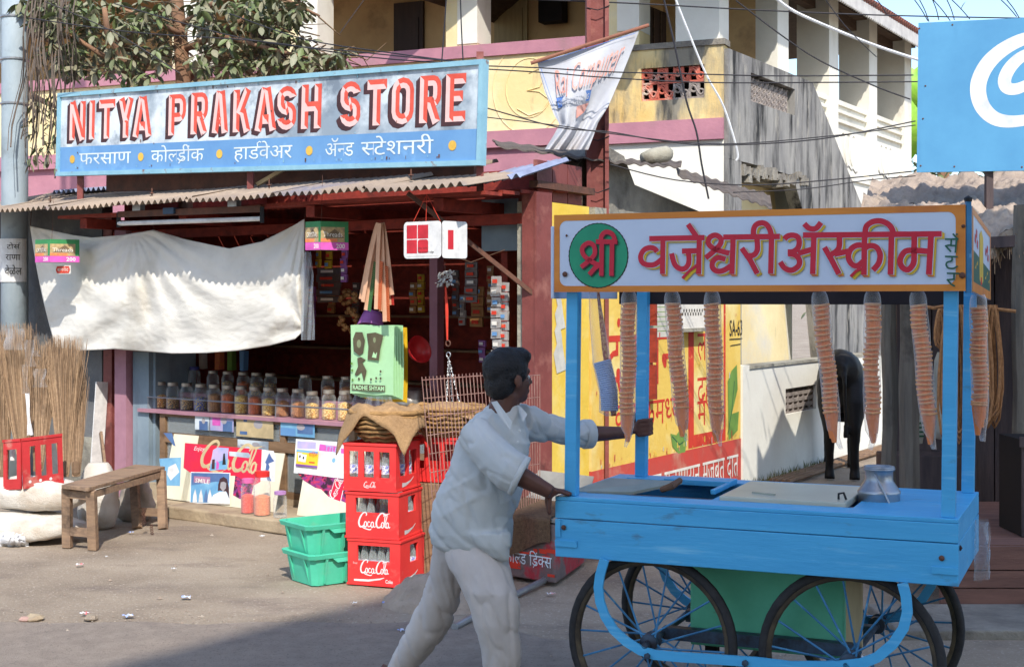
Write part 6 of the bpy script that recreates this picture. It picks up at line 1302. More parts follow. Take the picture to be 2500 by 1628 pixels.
for (u, v, m, s_) in ((195,1382,2,.05),(424,1393,0,.03),(454,1464,1,.055),(208,1502,2,.05),(314,1509,1,.06),(260,1363,0,.018),(320,1303,1,.04),(865,1477,0,.035),(942,1476,1,.045),(640,1313,0,.03),(1345,1454,2,.05),(2110,1612,0,.05),(980,1545,1,.035)):
    p = gnd(u, v); q = MB(); a = R.uniform(0, 3); ca, sa = math.cos(a), math.sin(a); p.z = gz(p.x, p.y)+.006
    q.ngrid(lambda s, t: p+Vector((((s-.5)*ca-(t-.5)*sa)*s_*.95, ((s-.5)*sa+(t-.5)*ca)*s_*.7, .012*abs(math.sin(s*5+t*4))+.004)), 4, 3, M_pap[m]); tag(q.build('paper_scrap', loc=tuple(p)), 'scrap of litter paper lying on the dirt', 'litter', 'paper scraps on the ground')
# ---------------------------------------------------------------- the ice cream cart
K = Fr(.1785, 5.9, -23.1)
M_cb = mat('cart_blue', (82,178,226), (72,166,216), 3, .42, .1, 22, stretch=(.5,4,4), dirt=((120,194,230), 6, .57, .7, (.35,5,5)), dirt2=((80,124,152), 7, .63, .75, (.6,2,2)))
M_cbl = mat('cart_blue_worn', (66,132,176), (46,100,140), 6, .5, .15, 26, dirt=((110,170,206), 14, .6, .7))
M_org = mat('sign_orange', (222,140,52), (206,120,42), 4, .45, .05, stretch=(.4,3,3), dirt=((190,104,50), 3, .56, .74)); M_csw = mat('cart_sign_white', (206,216,232), (198,208,226), 4, .4)
M_cgr = mat('tin_green', (104,194,156), (90,178,140), 4, .6, .1, dirt=((96,84,64), 7, .66, .76)); M_cream2 = mat('cream_lid', (196,194,176), (180,178,160), 3, .3, dirt=((150,146,132), 4, .55, .75))
M_tyre = mat('tyre', (40,39,40), (56,54,54), 20, .8, .2); M_rim = mat('rusty_rim', (104,92,74), (70,62,56), 12, .5, metal=.5); M_hub = mat('greasy_hub', (44,44,50), (60,80,100), 20, .5)
M_bshade = mat('shade_dark_board', (52,44,44), (40,34,36), 4, .8)  # cart back board: the shade under the canopy is put into this dark colour
M_zinc = mat('zinc_sheet', (176,180,168), (150,156,148), 4, .35, metal=.3)
P_cred = mat('cart_red_paint', (206,30,60), (196,26,50), 9, .45); P_cyel = mat('cart_yellow_paint', (226,186,44), None, 9, .5); P_cor = mat('cart_orange_paint', (222,112,44), None, 9, .5); P_cgreen = mat('cart_roundel_green', (46,160,116), (32,140,104), 5, .5); P_cdg = mat('cart_dark_green', (34,96,74), None, 9, .5)
cart = thing('ice_cream_cart', 'sky blue wooden handcart with painted sign board and four spoked wheels', 'cart', K.w(.8, .4, 0), K.rz)
def kb(name, x0, x1, y0, y1, z0, z1, m, parent=None, bevel=.003): return MB().box(x0, x1, y0, y1, z0, z1, m, K).build(name, parent or cart, bevel=bevel)
CL, CD = 1.605, .83
for y0, y1 in ((0, .028), (CD-.028, CD)):
    kb('plank', 0, CL, y0, y1, .852, .925, M_cb); kb('plank', 0, CL, y0+.0015, y1+.0, .692, .849, M_cb)
for x0, x1 in ((.001, .028), (CL-.028, CL-.001)):
    kb('plank', x0, x1, .029, CD-.029, .852, .9249, M_cb); kb('plank', x0, x1, .029, CD-.029, .692, .849, M_cb)
for x in (-.001, CL-.1): kb('batten', x+.002, x+.099, -.006, -.0005, .735, .762, M_cb, bevel=.001)
kb('batten', .002, .026, -.005, -.0006, .775, .847, M_cb, bevel=.001)
for (x, z) in ((.04, .815), (CL-.06, .795)):
    MB().lathe([(.001, 0), (.009, .0), (.011, .004), (.004, .009), (.001, .01)], M_rust, 10, tuple(K.w(x, -.001, z)), axis=tuple(-K.ey)).build('bolt', cart)
MB().lathe([(.001, 0), (.009, .0), (.011, .004), (.001, .01)], P_mar, 10, tuple(K.w(CL, .04, .83)), axis=tuple(K.ex)).build('bolt', cart)
# deck: front lip, hatch, lids, right deck
hx0, _ = K.pz(1395, 1195, .94); 
kb('deck_plank', 0, CL, 0, .15, .9255, .942, M_cb); kb('deck_plank', 0, CL, .70, CD, .9255, .942, M_cb)
kb('deck_plank', 1.22, CL, .1505, .425, .9255, .9415, M_cb); kb('deck_plank', 1.22, CL, .427, .6995, .9255, .942, M_cb)
kb('deck_plank', 0, .08, .1505, .6995, .9255, .942, M_cb)
kb('inner_floor', .03, CL-.03, .03, CD-.03, .70, .71, M_dark, bevel=0); 
for x in (.62, 1.19): kb('deck_rail', x, x+.03, .1505, .6995, .88, .94, M_cb)
# cream insulated lid with hasp
ld = kb('cream_lid', .655, 1.165, .16, .69, .9305, .958, M_cream2, bevel=.004)
q = MB(); q.tube([K.w(1.12, .25, .958), K.w(1.12, .25, .98), K.w(1.14, .25, .985), K.w(1.15, .25, .958)], .005, M_blkrub, 6); q.build('handle', ld); q = MB(); q.bar(K.w(.76, .30, .96), K.w(.86, .26, .962), .014, .006, M_zinc); q.build('hasp', ld)
# zinc lid lying askew on the hatch, blue tray behind it
zl = MB(); a = [K.w(.06, .25, .945), K.w(.47, .17, .947), K.w(.60, .60, .985), K.w(.20, .72, .975)]
a = [gnd(1392, 1198, .946), gnd(1545, 1200, .946), gnd(1665, 1174, .985), gnd(1490, 1166, .985)]
zl.hexa([p-Vector((0,0,.012)) for p in a]+a, M_zinc); zl.build('zinc_lid', cart)
kb('tray', .30, .6, .55, .68, .942, .966, M_cb); kb('tray', .58, .6, .3, .549, .942, .962, M_cb)
tag(MB().tube([gnd(1615, 1195, .965), gnd(1640, 1186, .985), gnd(1660, 1172, 1.0)], [.012, .016, .013], mat('wood_handle', (120,84,60), None, 20, .6), 8).build('scoop_handle', loc=tuple(gnd(1630, 1190, .97))), 'worn wooden scoop handle sticking out of the cart hatch', 'scoop')
# posts
for x, y, zt_ in ((.056, .05, 2.02), (1.565, .045, 2.02), (.12, .79, 2.0), (1.565, .79, 2.0)):
    MB().bar(K.w(x, y, .70 if False else .9425), K.w(x+.012, y, zt_), .05, .05, M_cb, up=tuple(K.ey)).build('post', cart, bevel=.003)
# roof frame and sign boards
fs = MB().box(.004, 1.632, -.02, -.004, 1.787, 2.105, M_csw, K).build('sign_board', cart)
lp = wallpl(K, -.02); pt = Paint(lp, .001)
x0, x1, z0, z1 = .004, 1.632, 1.787, 2.105; e = .025
q = MB()
for a in ((x0, x1, z0, z0+e), (x0, x1, z1-e, z1), (x0, x0+e, z0+e, z1-e), (x1-e*1.4, x1, z0+e, z1-e)): pt.mb.poly([lp.w(a[0],a[2],.0012), lp.w(a[1],a[2],.0012), lp.w(a[1],a[3],.0012), lp.w(a[0],a[3],.0012)], M_org)
for cx, cz, sx, sz in ((x0+e, z0+e, 1, 1), (x1-e*1.4, z0+e, -1, 1), (x0+e, z1-e, 1, -1), (x1-e*1.4, z1-e, -1, -1)):
    r = .03; pt.mb.poly([lp.w(cx, cz, .0014)]+[lp.w(cx+sx*(r-r*math.sin(k*.2618)), cz+sz*(r-r*math.cos(k*.2618)), .0014) for k in range(7)], M_org)
pt.d = .0016
A_ = lambda x, y: K.px(1370+x/4.76, 500+y/4.76, -.02); B_ = lambda x, y: K.px(1860+x/4.76, 500+y/4.76, -.02)
cxr, czr = A_(432, 590); rr = A_(780, 590)[0]-cxr
pt.poly([(cxr+rr*(1+.012*(k % 2))*math.cos(k*.0698), czr+rr*(1.03+.012*(k % 2))*math.sin(k*.0698)) for k in range(90)], P_blk); pt.up(.0003); pt.disc(cxr, czr, rr*.975, rr*1.005, P_cgreen, 48)
shri = [[(240,725),(330,650),(395,575),(390,480),(325,445),(258,495),(262,570),(330,640),(420,690),(480,700)], [(335,810),(400,735),(490,670)], [(480,430),(475,825)], [(600,430),(592,825)], [(412,430),(660,430)], [(475,430),(475,370),(510,325),(550,318),(600,340),(625,385),(628,430)]]
main = [('A',[(1030,395),(1672,383)]),('A',[(1190,390),(1183,805)]),('A',[(1122,548),(1090,510),(1030,500),(965,530),(930,600),(950,670),(1020,700),(1100,690),(1180,630)]),
 ('A',[(1612,385),(1603,805)]),('A',[(1410,540),(1605,535)]),('A',[(1480,540),(1492,620),(1480,700),(1430,745),(1370,735),(1320,680),(1290,565)]),('A',[(1480,228),(1590,385)]),
 ('A',[(1685,618),(1770,550),(1850,465),(1862,395),(1800,355),(1735,380),(1715,440),(1750,490),(1830,530),(1960,565)]),('A',[(1915,635),(1830,615),(1770,660),(1765,730),(1820,772),(1900,760),(1990,700)]),('A',[(2005,380),(1990,805)]),('A',[(1890,378),(2547,370)]),
 ('A',[(2282,400),(2285,520),(2250,580),(2190,595),(2150,585)]),('A',[(2105,505),(2200,640),(2285,800)]),('B',[(118,370),(108,800)]),('A',[(2242,375),(2242,290),(2270,235),(2330,212),(2390,230),(2430,290),(2452,375)]),
 ('B',[(268,402),(300,368),(360,355),(420,375),(440,430),(425,500),(370,545),(305,550)]),('B',[(310,568),(390,585),(440,640),(430,710),(350,762),(270,735),(218,665)]),('B',[(425,565),(500,545),(600,515)]),('B',[(610,355),(595,805)]),('B',[(483,355),(2092,340)]),('B',[(497,222),(555,275),(630,278),(692,208)]),
 ('B',[(905,370),(905,480),(872,540),(790,590)]),('B',[(732,495),(815,640),(900,805)]),('B',[(850,575),(1010,540)]),('B',[(1190,475),(1110,472),(1040,515),(1010,600),(1040,680),(1110,712),(1190,650)]),('B',[(1198,370),(1190,815)]),('B',[(1205,500),(1270,475),(1340,500),(1378,580),(1360,680),(1295,760)]),
 ('B',[(1205,320),(1220,250),(1290,200),(1380,190),(1460,220),(1510,270),(1532,330)]),('B',[(1510,370),(1498,810)]),
 ('B',[(1775,370),(1772,540),(1765,680),(1700,755),(1630,720),(1610,640),(1660,550),(1750,530),(1965,545)]),('B',[(1970,350),(1943,810)])]
thin = [('A',[(1415,855),(1500,765),(1600,690)]),('B',[(1035,835),(1100,770),(1160,740)])]
cv = lambda k, P: (lambda L: sm(L, 4) if len(L) > 3 else L)([(A_ if k == 'A' else B_)(*p) for p in P])
Wd = .0212
for k in range(1, 4):
    pt.d = .0018+k*.0011; o_ = k*.0034
    for kk, P in main: pt.line([(a+o_, c_-o_*.75) for a, c_ in cv(kk, P)], Wd, P_cyel)
    for kk, P in thin: pt.line([(a+o_, c_-o_*.75) for a, c_ in cv(kk, P)], .012, P_cyel)
for kk, P in main:
    a, c_ = cv(kk, P)[-1]
    if len(P) in (2, 3) and abs(P[0][1]-P[-1][1]) > 300: pt.poly([(a-Wd*.5, c_), (a+Wd*.5, c_), (a+Wd*.5+.0105, c_-.0085), (a-Wd*.5+.0105, c_-.0085)], P_cor)
for kk, P in main: pt.line([(a+.0015, c_-.0012) for a, c_ in cv(kk, P)], Wd*1.14, M_csw)
for kk, P in main: pt.line(cv(kk, P), Wd, P_cred)
for kk, P in thin: pt.line(cv(kk, P), .011, P_cred)
for P in shri: pt.line([(a+.004, c_-.005) for a, c_ in cv('A', P)], .019, P_mar)
for P in shri: pt.line(cv('A', P), .019, P_cred)
for P in ([(2130,402),(2285,400)],[(2222,338),(2285,408)],[(2205,405),(2200,470),(2150,475)],[(2135,472),(2200,548)],[(2190,475),(2265,478)],[(2265,400),(2252,560)],[(2130,602),(2278,605)],[(2212,605),(2210,650),(2160,668),(2145,700),(2170,735),(2230,740),(2278,712)],[(2152,797),(2300,799)],[(2238,800),(2235,865),(2165,872)],[(2155,865),(2200,920),(2245,948)]): pt.line(cv('B', P), .0065, P_cdg)
a, c_ = B_(2270, 345); pt.disc(a, c_, .004, .004, P_cdg, 8)
pt.build('lettering', fs)
for (f_, x, y, r) in ((A_, 50, 808, .0115), (A_, 68, 360, .005), (B_, 2342, 250, .007), (B_, 2330, 820, .0115)):
    a, c_ = f_(x, y); MB().lathe([(.001, 0), (r*.9, 0), (r, .003), (r*.6, .008), (.001, .009)], M_rust, 12, tuple(K.w(a, -.0235, c_)), axis=tuple(-K.ey)).build('bolt', cart)
# end board with pencil-like painting, back and left boards, rafters
zA, zB_, zC, zD = 1.787, 1.755, 2.035, 2.10
q = MB(); e0 = [K.w(1.652, .005, zA), K.w(1.652, CD, zB_), K.w(1.652, CD, zC), K.w(1.652, .005, zD)]
q.prism(e0, -K.ex*.014, M_csw); eb = q.build('sign_board', cart)
ep = Pl(K.w(1.652, 0, 0), K.ey, (0, 0, 1)); pt = Paint(ep, .001)
def bl(s, t): 
    y = .005+(CD-.005)*s; return (y, (zA+(zB_-zA)*s)*(1-t)+(zD+(zC-zD)*s)*t)
def ebp(L, m): pt.poly([bl(*p) for p in L], m)
ebp([(0,0),(1,0),(1,.12),(0,.12)], M_org); ebp([(0,.92),(1,.92),(1,1),(0,1)], M_org); ebp([(0,.12),(.06,.12),(.06,.92),(0,.92)], M_org); ebp([(.95,.12),(1,.12),(1,.92),(.95,.92)], M_org)
ebp([(.06,.12),(.95,.12),(.95,.42),(.5,.46),(.06,.5)], P_cdg); ebp([(.36,.2),(.46,.14),(.56,.2),(.56,.78),(.46,.86),(.36,.78)], P_cyel); ebp([(.42,.14),(.5,.14),(.49,.24),(.43,.24)], P_red)
for a, b_ in ((.12,.62),(.18,.7),(.22,.58),(.68,.6),(.76,.66),(.8,.55)): ebp([(a,b_),(a+.06,b_-.02),(a+.07,b_+.08),(a+.02,b_+.1)], P_cred)
for a, b_ in ((.12,.3),(.2,.36),(.65,.26),(.75,.34),(.84,.24)): ebp([(a,b_),(a+.06,b_-.01),(a+.08,b_+.06)], P_cyel)
pt.build('lettering', eb)
MB().bar(K.w(1.64, -.008, 1.78), K.w(1.64, -.008, 2.12), .018, .018, M_cbl).build('corner_batten', cart); MB().lathe([(.001,0),(.014,.002),(.016,.015),(.001,.024)], M_blkrub, 8, tuple(K.w(1.64, -.008, 2.115))).build('knob', cart)
kb('back_board', .0, CL, CD-.01, CD+.008, 1.735, 2.03, M_bshade); kb('left_board', -.02, -.006, .001, CD-.012, 1.76, 2.06, M_csw)
for y in (.03, .4, .78): kb('rafter', .0, 1.62, y, y+.03, 2.0, 2.035, M_cbl)
# wheels
def loft_ring(pr, m, c_, n=44): 
    q = MB(); q.loft([[c_+K.ex*(r*math.cos(6.28319*k/n))+K.ey*y+Vector((0,0,r*math.sin(6.28319*k/n))) for r, y in pr] for k in range(n+1)], m, False); return q
def tubeprof(R0, r, n=8, sq=1): return [(R0+r*math.cos(6.28319*k/n), sq*r*math.sin(6.28319*k/n)) for k in range(n+1)]
MS = {}
def mk_wheel(c_, key):
    c_ = Vector(c_); Rw = .36
    q = MB().lathe([(.014,-.075),(.016,-.05),(.036,-.046),(.038,-.02),(.024,-.015),(.024,.015),(.038,.02),(.036,.046),(.016,.05),(.014,.075)], M_hub, 14, tuple(c_), axis=tuple(K.ey))
    wh = q.build('wheel', cart, smooth=False)
    loft_ring(tubeprof(Rw-.02, .0205, 10), M_tyre, c_).build('tyre', wh, smooth=True)
    loft_ring([(Rw-.034,-.016),(Rw-.034,.016),(Rw-.046,.012),(Rw-.052,.006),(Rw-.052,-.006),(Rw-.046,-.012),(Rw-.034,-.016)], M_rim, c_).build('rim', wh, smooth=False)
    for k in range(18):
        a = 6.28319*k/18+key; sd = .03 if k % 2 else -.03; off = .12 if (k//2) % 2 else -.12
        p = c_+K.ex*(.034*math.cos(a+off*5))+Vector((0,0,.034*math.sin(a+off*5)))+K.ey*sd; q_ = c_+K.ex*((Rw-.05)*math.cos(a))+Vector((0,0,(Rw-.05)*math.sin(a)))
        MB().tube([p, q_], .0044, M_cbl, 6, False).build('spoke', wh)
    return wh
wy = .075
hub = []
for u, v in ((1590, 1578), (2076, 1609)):
    x, z = K.px(u, v, wy); hub.append((x, z)); mk_wheel(K.w(x, wy, .362), .1+u*.01)
for x, z in hub: mk_wheel(K.w(x-.0, .76, .362), .3+x)
for x, z in hub: MB().tube([K.w(x, wy-.09, .362), K.w(x, .85, .362)], .013, M_hub, 8).build('axle', cart)
MB().bar(K.w(hub[0][0], .25, .362), K.w(hub[1][0], .25, .362), .05, .05, M_hub).build('frame_beam', cart); MB().bar(K.w(hub[0][0], .6, .362), K.w(hub[1][0], .6, .362), .05, .05, M_hub).build('frame_beam', cart)
# flat-bar springs
def spring(y, k=1):
    L = [(1200+a*.431, 960+b_*.431) for a, b_ in ((638,940),(612,1030),(603,1100),(612,1180),(640,1260),(690,1340),(760,1405),(840,1455),(920,1480),(1050,1492),(1250,1505),(1500,1522))]+[(1800+a*.431, 960+b_*.431) for a, b_ in ((300,1545),(560,1545),(700,1530),(790,1495),(880,1420),(940,1330),(962,1240),(955,1150),(935,1075))]
    if k < 0: pass
    P = [K.px(u, v, -.015) for u, v in L]; q = MB(); N = len(P); pv = [Vector(p) for p in P]; a_ = []; b2 = []
    for i in range(N):
        t = (pv[min(i+1, N-1)]-pv[max(i-1, 0)]).normalized(); n_ = Vector((-t.y, t.x))*.0195; a_.append(pv[i]+n_); b2.append(pv[i]-n_)
    for i in range(N-1):
        q.hexa([K.w(p.x, y+d, p.y) for d in (0, .012) for p in ((a_[i], b2[i], b2[i+1], a_[i+1]))], M_cb)
    q.build('spring_bar', cart)
spring(-.015); spring(.84)
for u, v in ((1581, 1600), (1820, 1617)):
    x, z = K.px(u, v, -.015); MB().lathe([(.001,0),(.013,0),(.013,.012),(.001,.014)], M_hub, 6, tuple(K.w(x, -.016, z)), axis=tuple(-K.ey)).build('bolt', cart)
xg0, zg0 = K.px(1685, 1572, .3); xg1, zg1 = K.px(2060, 1395, .3)
MB().box(xg0, xg1, .3, .62, zg0, .69, M_cgr, K).build('underslung_box', cart, bevel=.006)
xp0, _ = K.px(2066, 1500, .28); xp1, zp = K.px(2105, 1588, .28); MB().box(xp0, xp1, .27, .298, zp, .69, mat('pale_plank', (192,174,136), (168,150,116), 4, .8, stretch=(4,4,.5)), K).build('hanging_plank', cart)
for x in (xg0+.05, xg1-.08): MB().box(x, x+.05, .35, .4, zg0-.04, zg0-.001, M_dark, K).build('foot', cart)
# ---------------------------------------------------------------- cone stacks hanging in plastic sleeves
M_cone = mat('wafer_cone', (232,140,84), (218,124,70), 20, .7, .2, 60); M_rim2 = mat('cone_rim', (238,174,122), None, 20, .7)
M_sleeve = glassy('cone_sleeve', (250,250,248), .06, .18)
cone_me = None
def cone_stack(label, u0, v0, u1, v1, y, n, r=.031, x=None, ends='rim'):
    if x is None: xa, za = K.px(u0, v0, y); xb, zb = K.px(u1, v1, y); A = K.w(xa, y, za); B = K.w(xb, y, zb)
    else: A, B = x
    t = thing('cone_stack', label, 'ice cream cones', tuple(A), 0, 'stacks of wafer cones hanging from the cart sign')
    ax = (B-A); L = ax.length; ax.normalize(); rot = Vector((0,0,1)).rotation_difference(-ax)
    global cone_me
    q = MB().lathe([(.001,-.118),(.009,-.116),(.0235,-.028),(.0245,-.026),(.0265,-.006),(.031,.0),(.0305,.004),(.027,.004),(.023,-.02),(.006,-.1),(.001,-.1)], M_cone, 14, (0,0,0)); q.lathe([(.0302,-.0035),(.0318,-.001),(.0318,.003),(.0302,.0045)], M_rim2, 14, (0,0,0))
    top = A+ax*.045; step = (L-.045-.12)/n
    for k in range(n+1):
        p = top+ax*(step*k+R.uniform(-.004, .004))+Vector((.005*math.sin(k*.45+u0), 0, 0))
        if cone_me is None:
            o = q.build('wafer_cone', None, smooth=False); cone_me = o.data
        else: o = bpy.data.objects.new('wafer_cone', cone_me); C.objects.link(o)
        o.parent = t; o.location = p-A; o.rotation_mode = 'QUATERNION'; o.rotation_quaternion = rot @ Vector((0,0,1)).rotation_difference(Vector((R.uniform(-.1,.1), R.uniform(-.1,.1), 1))); s_ = r/.031; o.scale = (s_, s_, s_)
    q = MB(); rr = [.024, r*.98, r*1.06]+[r*(1.07+R.uniform(-.02,.07)) for _ in range(8)]+[r*.85, (r*.8, r*.4), (r*1.0, r*.15)]
    pts = [A+ax*(L*a) for a in (-.01, .015, .04)]+[A+ax*(L*(.06+.78*k/8)) for k in range(8)]+[A+ax*(L*.9), A+ax*L*.96+Vector((.006,0,0)), A+ax*L*1.03+Vector((R.uniform(-.01,.02),0,0))]
    q.tube(pts, [(a_, a_) if not isinstance(a_, tuple) else a_ for a_ in rr], M_sleeve, 12, False); q.build('plastic_sleeve', t, smooth=True)
    return t
for (lb, u0, v0, u1, v1, n) in (('stack of wafer cones hanging just left of the rear blue post', 1536, 716, 1531, 1080, 21), ('slightly slanting cone stack hanging right of the rear blue post', 1640, 716, 1668, 1066, 20), ('cone stack hanging in front of the red painted arch of the lane wall', 1738, 716, 1752, 1078, 20), ('most slanted cone stack, hanging in front of the black cow', 2000, 716, 2040, 1084, 21), ('straight cone stack hanging right of the cow', 2130, 716, 2128, 1086, 20), ('cone stack hanging near the right front post of the cart', 2240, 716, 2272, 1085, 23)):
    cone_stack(lb, u0, v0, u1, v1, .035, n)
cone_stack('cone stack hanging under the end board at the right of the cart', 0, 0, 0, 0, 0, 24, x=(K.w(1.655, .22, 1.77), K.w(1.665, .22, 1.37-.14)))
# sleeve of pale blue cups and slim string of crumbs
xa, za = K.px(1448, 712, .05); xb, zb = K.px(1486, 1015, .05)
cs = thing('cup_stack', 'stack of pale blue cups in a clear sleeve hanging left of the cones', 'cups', K.w(xa, .05, za)); A, B = K.w(xa, .05, za), K.w(xb, .05, zb); ax = B-A
M_cup = mat('cup_blue', (150,170,206), (140,160,198), 30, .5)
q = MB(); pts = []; rr = []
for k in range(47): pts.append(A+ax*(.56+.40*k/46)+Vector((.012*math.sin(k/46*2.6), 0, 0))); rr.append(.037*(1.0 if k % 2 else .93))
q.tube(pts, rr, M_cup, 16); q.build('cups', cs)
MB().tube([A, A+ax*.2, A+ax*.52, A+ax*.56, A+ax*.8+Vector((.012,0,0)), A+ax*.97, A+ax*1.0], [.018, .03, .037, .04, .04, .038, .01], M_sleeve, 14, False).build('plastic_sleeve', cs, smooth=True)
M_crumb = mat('chocolate_bits', (150,70,56), (206,160,110), 70, .7, lo=.45, hi=.55); A2, B2 = K.px(1460, 712, .06), K.px(1499, 1015, .06)
q = MB(); q.tube([K.w(A2[0], .06, A2[1]), K.w(A2[0]+(B2[0]-A2[0])*.4, .06, A2[1]*.55+B2[1]*.45), K.w(B2[0], .06, B2[1])], [.006, .011, .012], M_crumb, 8); tag(q.build('crumb_packet', loc=tuple(K.w(A2[0], .06, A2[1]))), 'slim speckled brown packet hanging beside the pale blue cups', 'packet')
# milk can
p = gnd(2146, 1233, .93); cx_, cy_ = K.pz(2146, 1226, .93); c_ = K.w(cx_, cy_, .80)
mc = thing('milk_can', 'round aluminium milk can with wire handle standing in the cart top', 'milk can', tuple(c_)); M_al = mat('can_aluminium', (176,178,180), (150,152,158), 8, .38, .05, metal=.85)
MB().lathe([(.07,0),(.082,.01),(.084,.165),(.086,.17),(.086,.178),(.08,.185),(.06,.215),(.056,.225),(.056,.265),(.062,.272),(.062,.278),(.054,.278),(.05,.27),(.05,.2),(.001,.19)], M_al, 32, tuple(c_)).build('body', mc, smooth=True)
MB().lathe([(.062,.262),(.064,.264),(.064,.27),(.062,.272)], M_al, 28, tuple(c_)).build('collar', mc, smooth=True)
MB().tube([c_+Vector((-.03,-.05,.25)), c_+Vector((-.01,-.085,.2)), c_+Vector((.015,-.1,.14)), c_+Vector((.03,-.1,.10))], .004, M_metal, 6).build('handle', mc)
q = MB(); q.ngrid(lambda s, t: K.w(1.64+.03*math.sin(s*7+t*3), .5+.12*s, .86-.24*t), 8, 10, M_poly); tag(q.build('plastic_bag', loc=tuple(K.w(1.64, .5, .86)), smooth=True), 'crinkled clear plastic bag tied to the right end of the cart', 'bag')
# ---------------------------------------------------------------- people and animals: lofted limbs fused into one continuous surface
def solid(mb, name, parent, voxel, sm=4, disp=None, mats=None, loc=None):
    o = mb.build('tmp', None, recalc=True)
    r = o.modifiers.new('r', 'REMESH'); r.mode = 'VOXEL'; r.voxel_size = voxel; r.use_smooth_shade = True
    if sm: s = o.modifiers.new('s', 'SMOOTH'); s.factor = .5; s.iterations = sm
    dg = bpy.context.evaluated_depsgraph_get(); dg.update(); me = bpy.data.meshes.new_from_object(o.evaluated_get(dg)); bpy.data.objects.remove(o)
    if disp:
        me.update(); nrm = [v.normal.copy() for v in me.vertices]
        for v in me.vertices: v.co += nrm[v.index]*disp(v.co)
    me.materials.clear()
    for m in mats: me.materials.append(m)
    if parent: Mi = PM[parent.name].inverted(); me.transform(Mi)
    elif loc is not None: me.transform(Matrix.Translation(-Vector(loc)))
    me.polygons.foreach_set('use_smooth', [True]*len(me.polygons)); me.name = name
    n = bpy.data.objects.new(name, me); C.objects.link(n)
    if parent: n.parent = parent
    elif loc is not None: n.location = loc
    return n
def ell(q, c, rx, ry, rz, m, ang=0, n=16, k=10):
    ca, sa = math.cos(ang), math.sin(ang); rings = []
    for j in range(1, k):
        ph = math.pi*j/k; rings.append([(c[0]+ca*rx*math.sin(ph)*math.cos(6.28319*a/n)-sa*ry*math.sin(ph)*math.sin(6.28319*a/n), c[1]+sa*rx*math.sin(ph)*math.cos(6.28319*a/n)+ca*ry*math.sin(ph)*math.sin(6.28319*a/n), c[2]-rz*math.cos(ph)) for a in range(n)])
    q.loft(rings, m)
M_skin = mat('brown_skin', (104,66,52), (84,52,42), 5, .5, .08, 60, spec=.4); M_hair = mat('black_hair', (22,20,21), (32,28,28), 40, .5, .5, 120)
M_shirt = mat('pale_blue_shirt', (204,204,200), (192,194,192), 3, .9, .3, 220, dirt=((214,210,202), 2, .5, .75)); M_trou = mat('pale_grey_trousers', (206,196,188), (190,180,174), 3, .9, .12, 300, dirt=((178,168,164), 2, .55, .78))
c7 = lambda x, y, Y=6.1: at(900+x*.5343, 800+y*.5343, Y)
man = thing('person', 'man in loose pale blue shirt and grey trousers pushing the blue cart, looking away', 'person', tuple(gnd(1150, 1730)))
TA = math.radians(-35)   # chest turned to the right and a little to the viewer
def slices(q, rows, Y, m, dk=.8, ang=0, n=18):
    rings = []
    for r in rows:
        y, l, r_ = r[:3]; Yr = r[3] if len(r) > 3 else Y
        c_ = c7((l+r_)/2, y, Yr); hw = (r_-l)/2*.5343*Yr/F; d_ = hw*dk
        rings.append([c_+Vector((hw*math.cos(6.28319*a/n), d_*math.sin(6.28319*a/n), 0)) for a in range(n)])
    q.loft(rings, m)
# body (skin): torso core, legs, neck, head, arms, hands
q = MB()
slices(q, [(345,590,690),(430,500,690),(520,450,690),(650,410,680),(800,360,640),(950,360,590),(1010,380,580)], 6.1, M_skin, .7)
slices(q, [(980,410,580,6.07),(1150,480,600,6.05),(1260,530,665,6.0),(1400,560,660,6.02),(1550,570,650,6.05),(1720,580,650,6.08)], 6.05, M_skin, 1)
slices(q, [(980,360,480,6.15),(1150,310,400,6.2),(1300,250,370,6.25),(1450,170,280,6.3),(1560,120,200,6.34),(1660,70,140,6.38)], 6.2, M_skin, 1)
def limb(pts, rr, n=10): q.tube(pts, rr, M_skin, n)
hc = c7(643, 222, 6.1)
limb([c7(600, 400), c7(618, 345), c7(640, 290)], [.066, .058, .056], 12)
th = math.radians(36); fd = Vector((math.cos(th), math.sin(th), 0)); rt = Vector((math.sin(th), -math.cos(th), 0))
def hp_(f, r, u): return hc+fd*f+rt*r+Vector((0,0,u))
ell(q, hp_(-.012, 0, .022), .098, .075, .092, M_skin, th); ell(q, hp_(.03, 0, -.035), .066, .058, .085, M_skin, th); ell(q, hp_(.055, 0, -.085), .036, .036, .032, M_skin, th)
limb([hp_(.085, 0, .012), hp_(.105, 0, -.022), hp_(.112, 0, -.036)], [.008, .014, .012]); limb([hp_(.09,-.014,-.04), hp_(.09,.014,-.04)], [.011, .011])
limb([hp_(.085, -.022, -.066), hp_(.094, 0, -.064), hp_(.085, .022, -.066)], [.008, .01, .008]); limb([hp_(.07, -.04, .022), hp_(.092, 0, .022), hp_(.07, .04, .022)], [.012, .013, .012])
for s in (1, -1):
    ell(q, hp_(-.008, .078*s, -.018), .02, .009, .034, M_skin, th); ell(q, hp_(.06, .035*s, -.03), .02, .022, .02, M_skin, th)
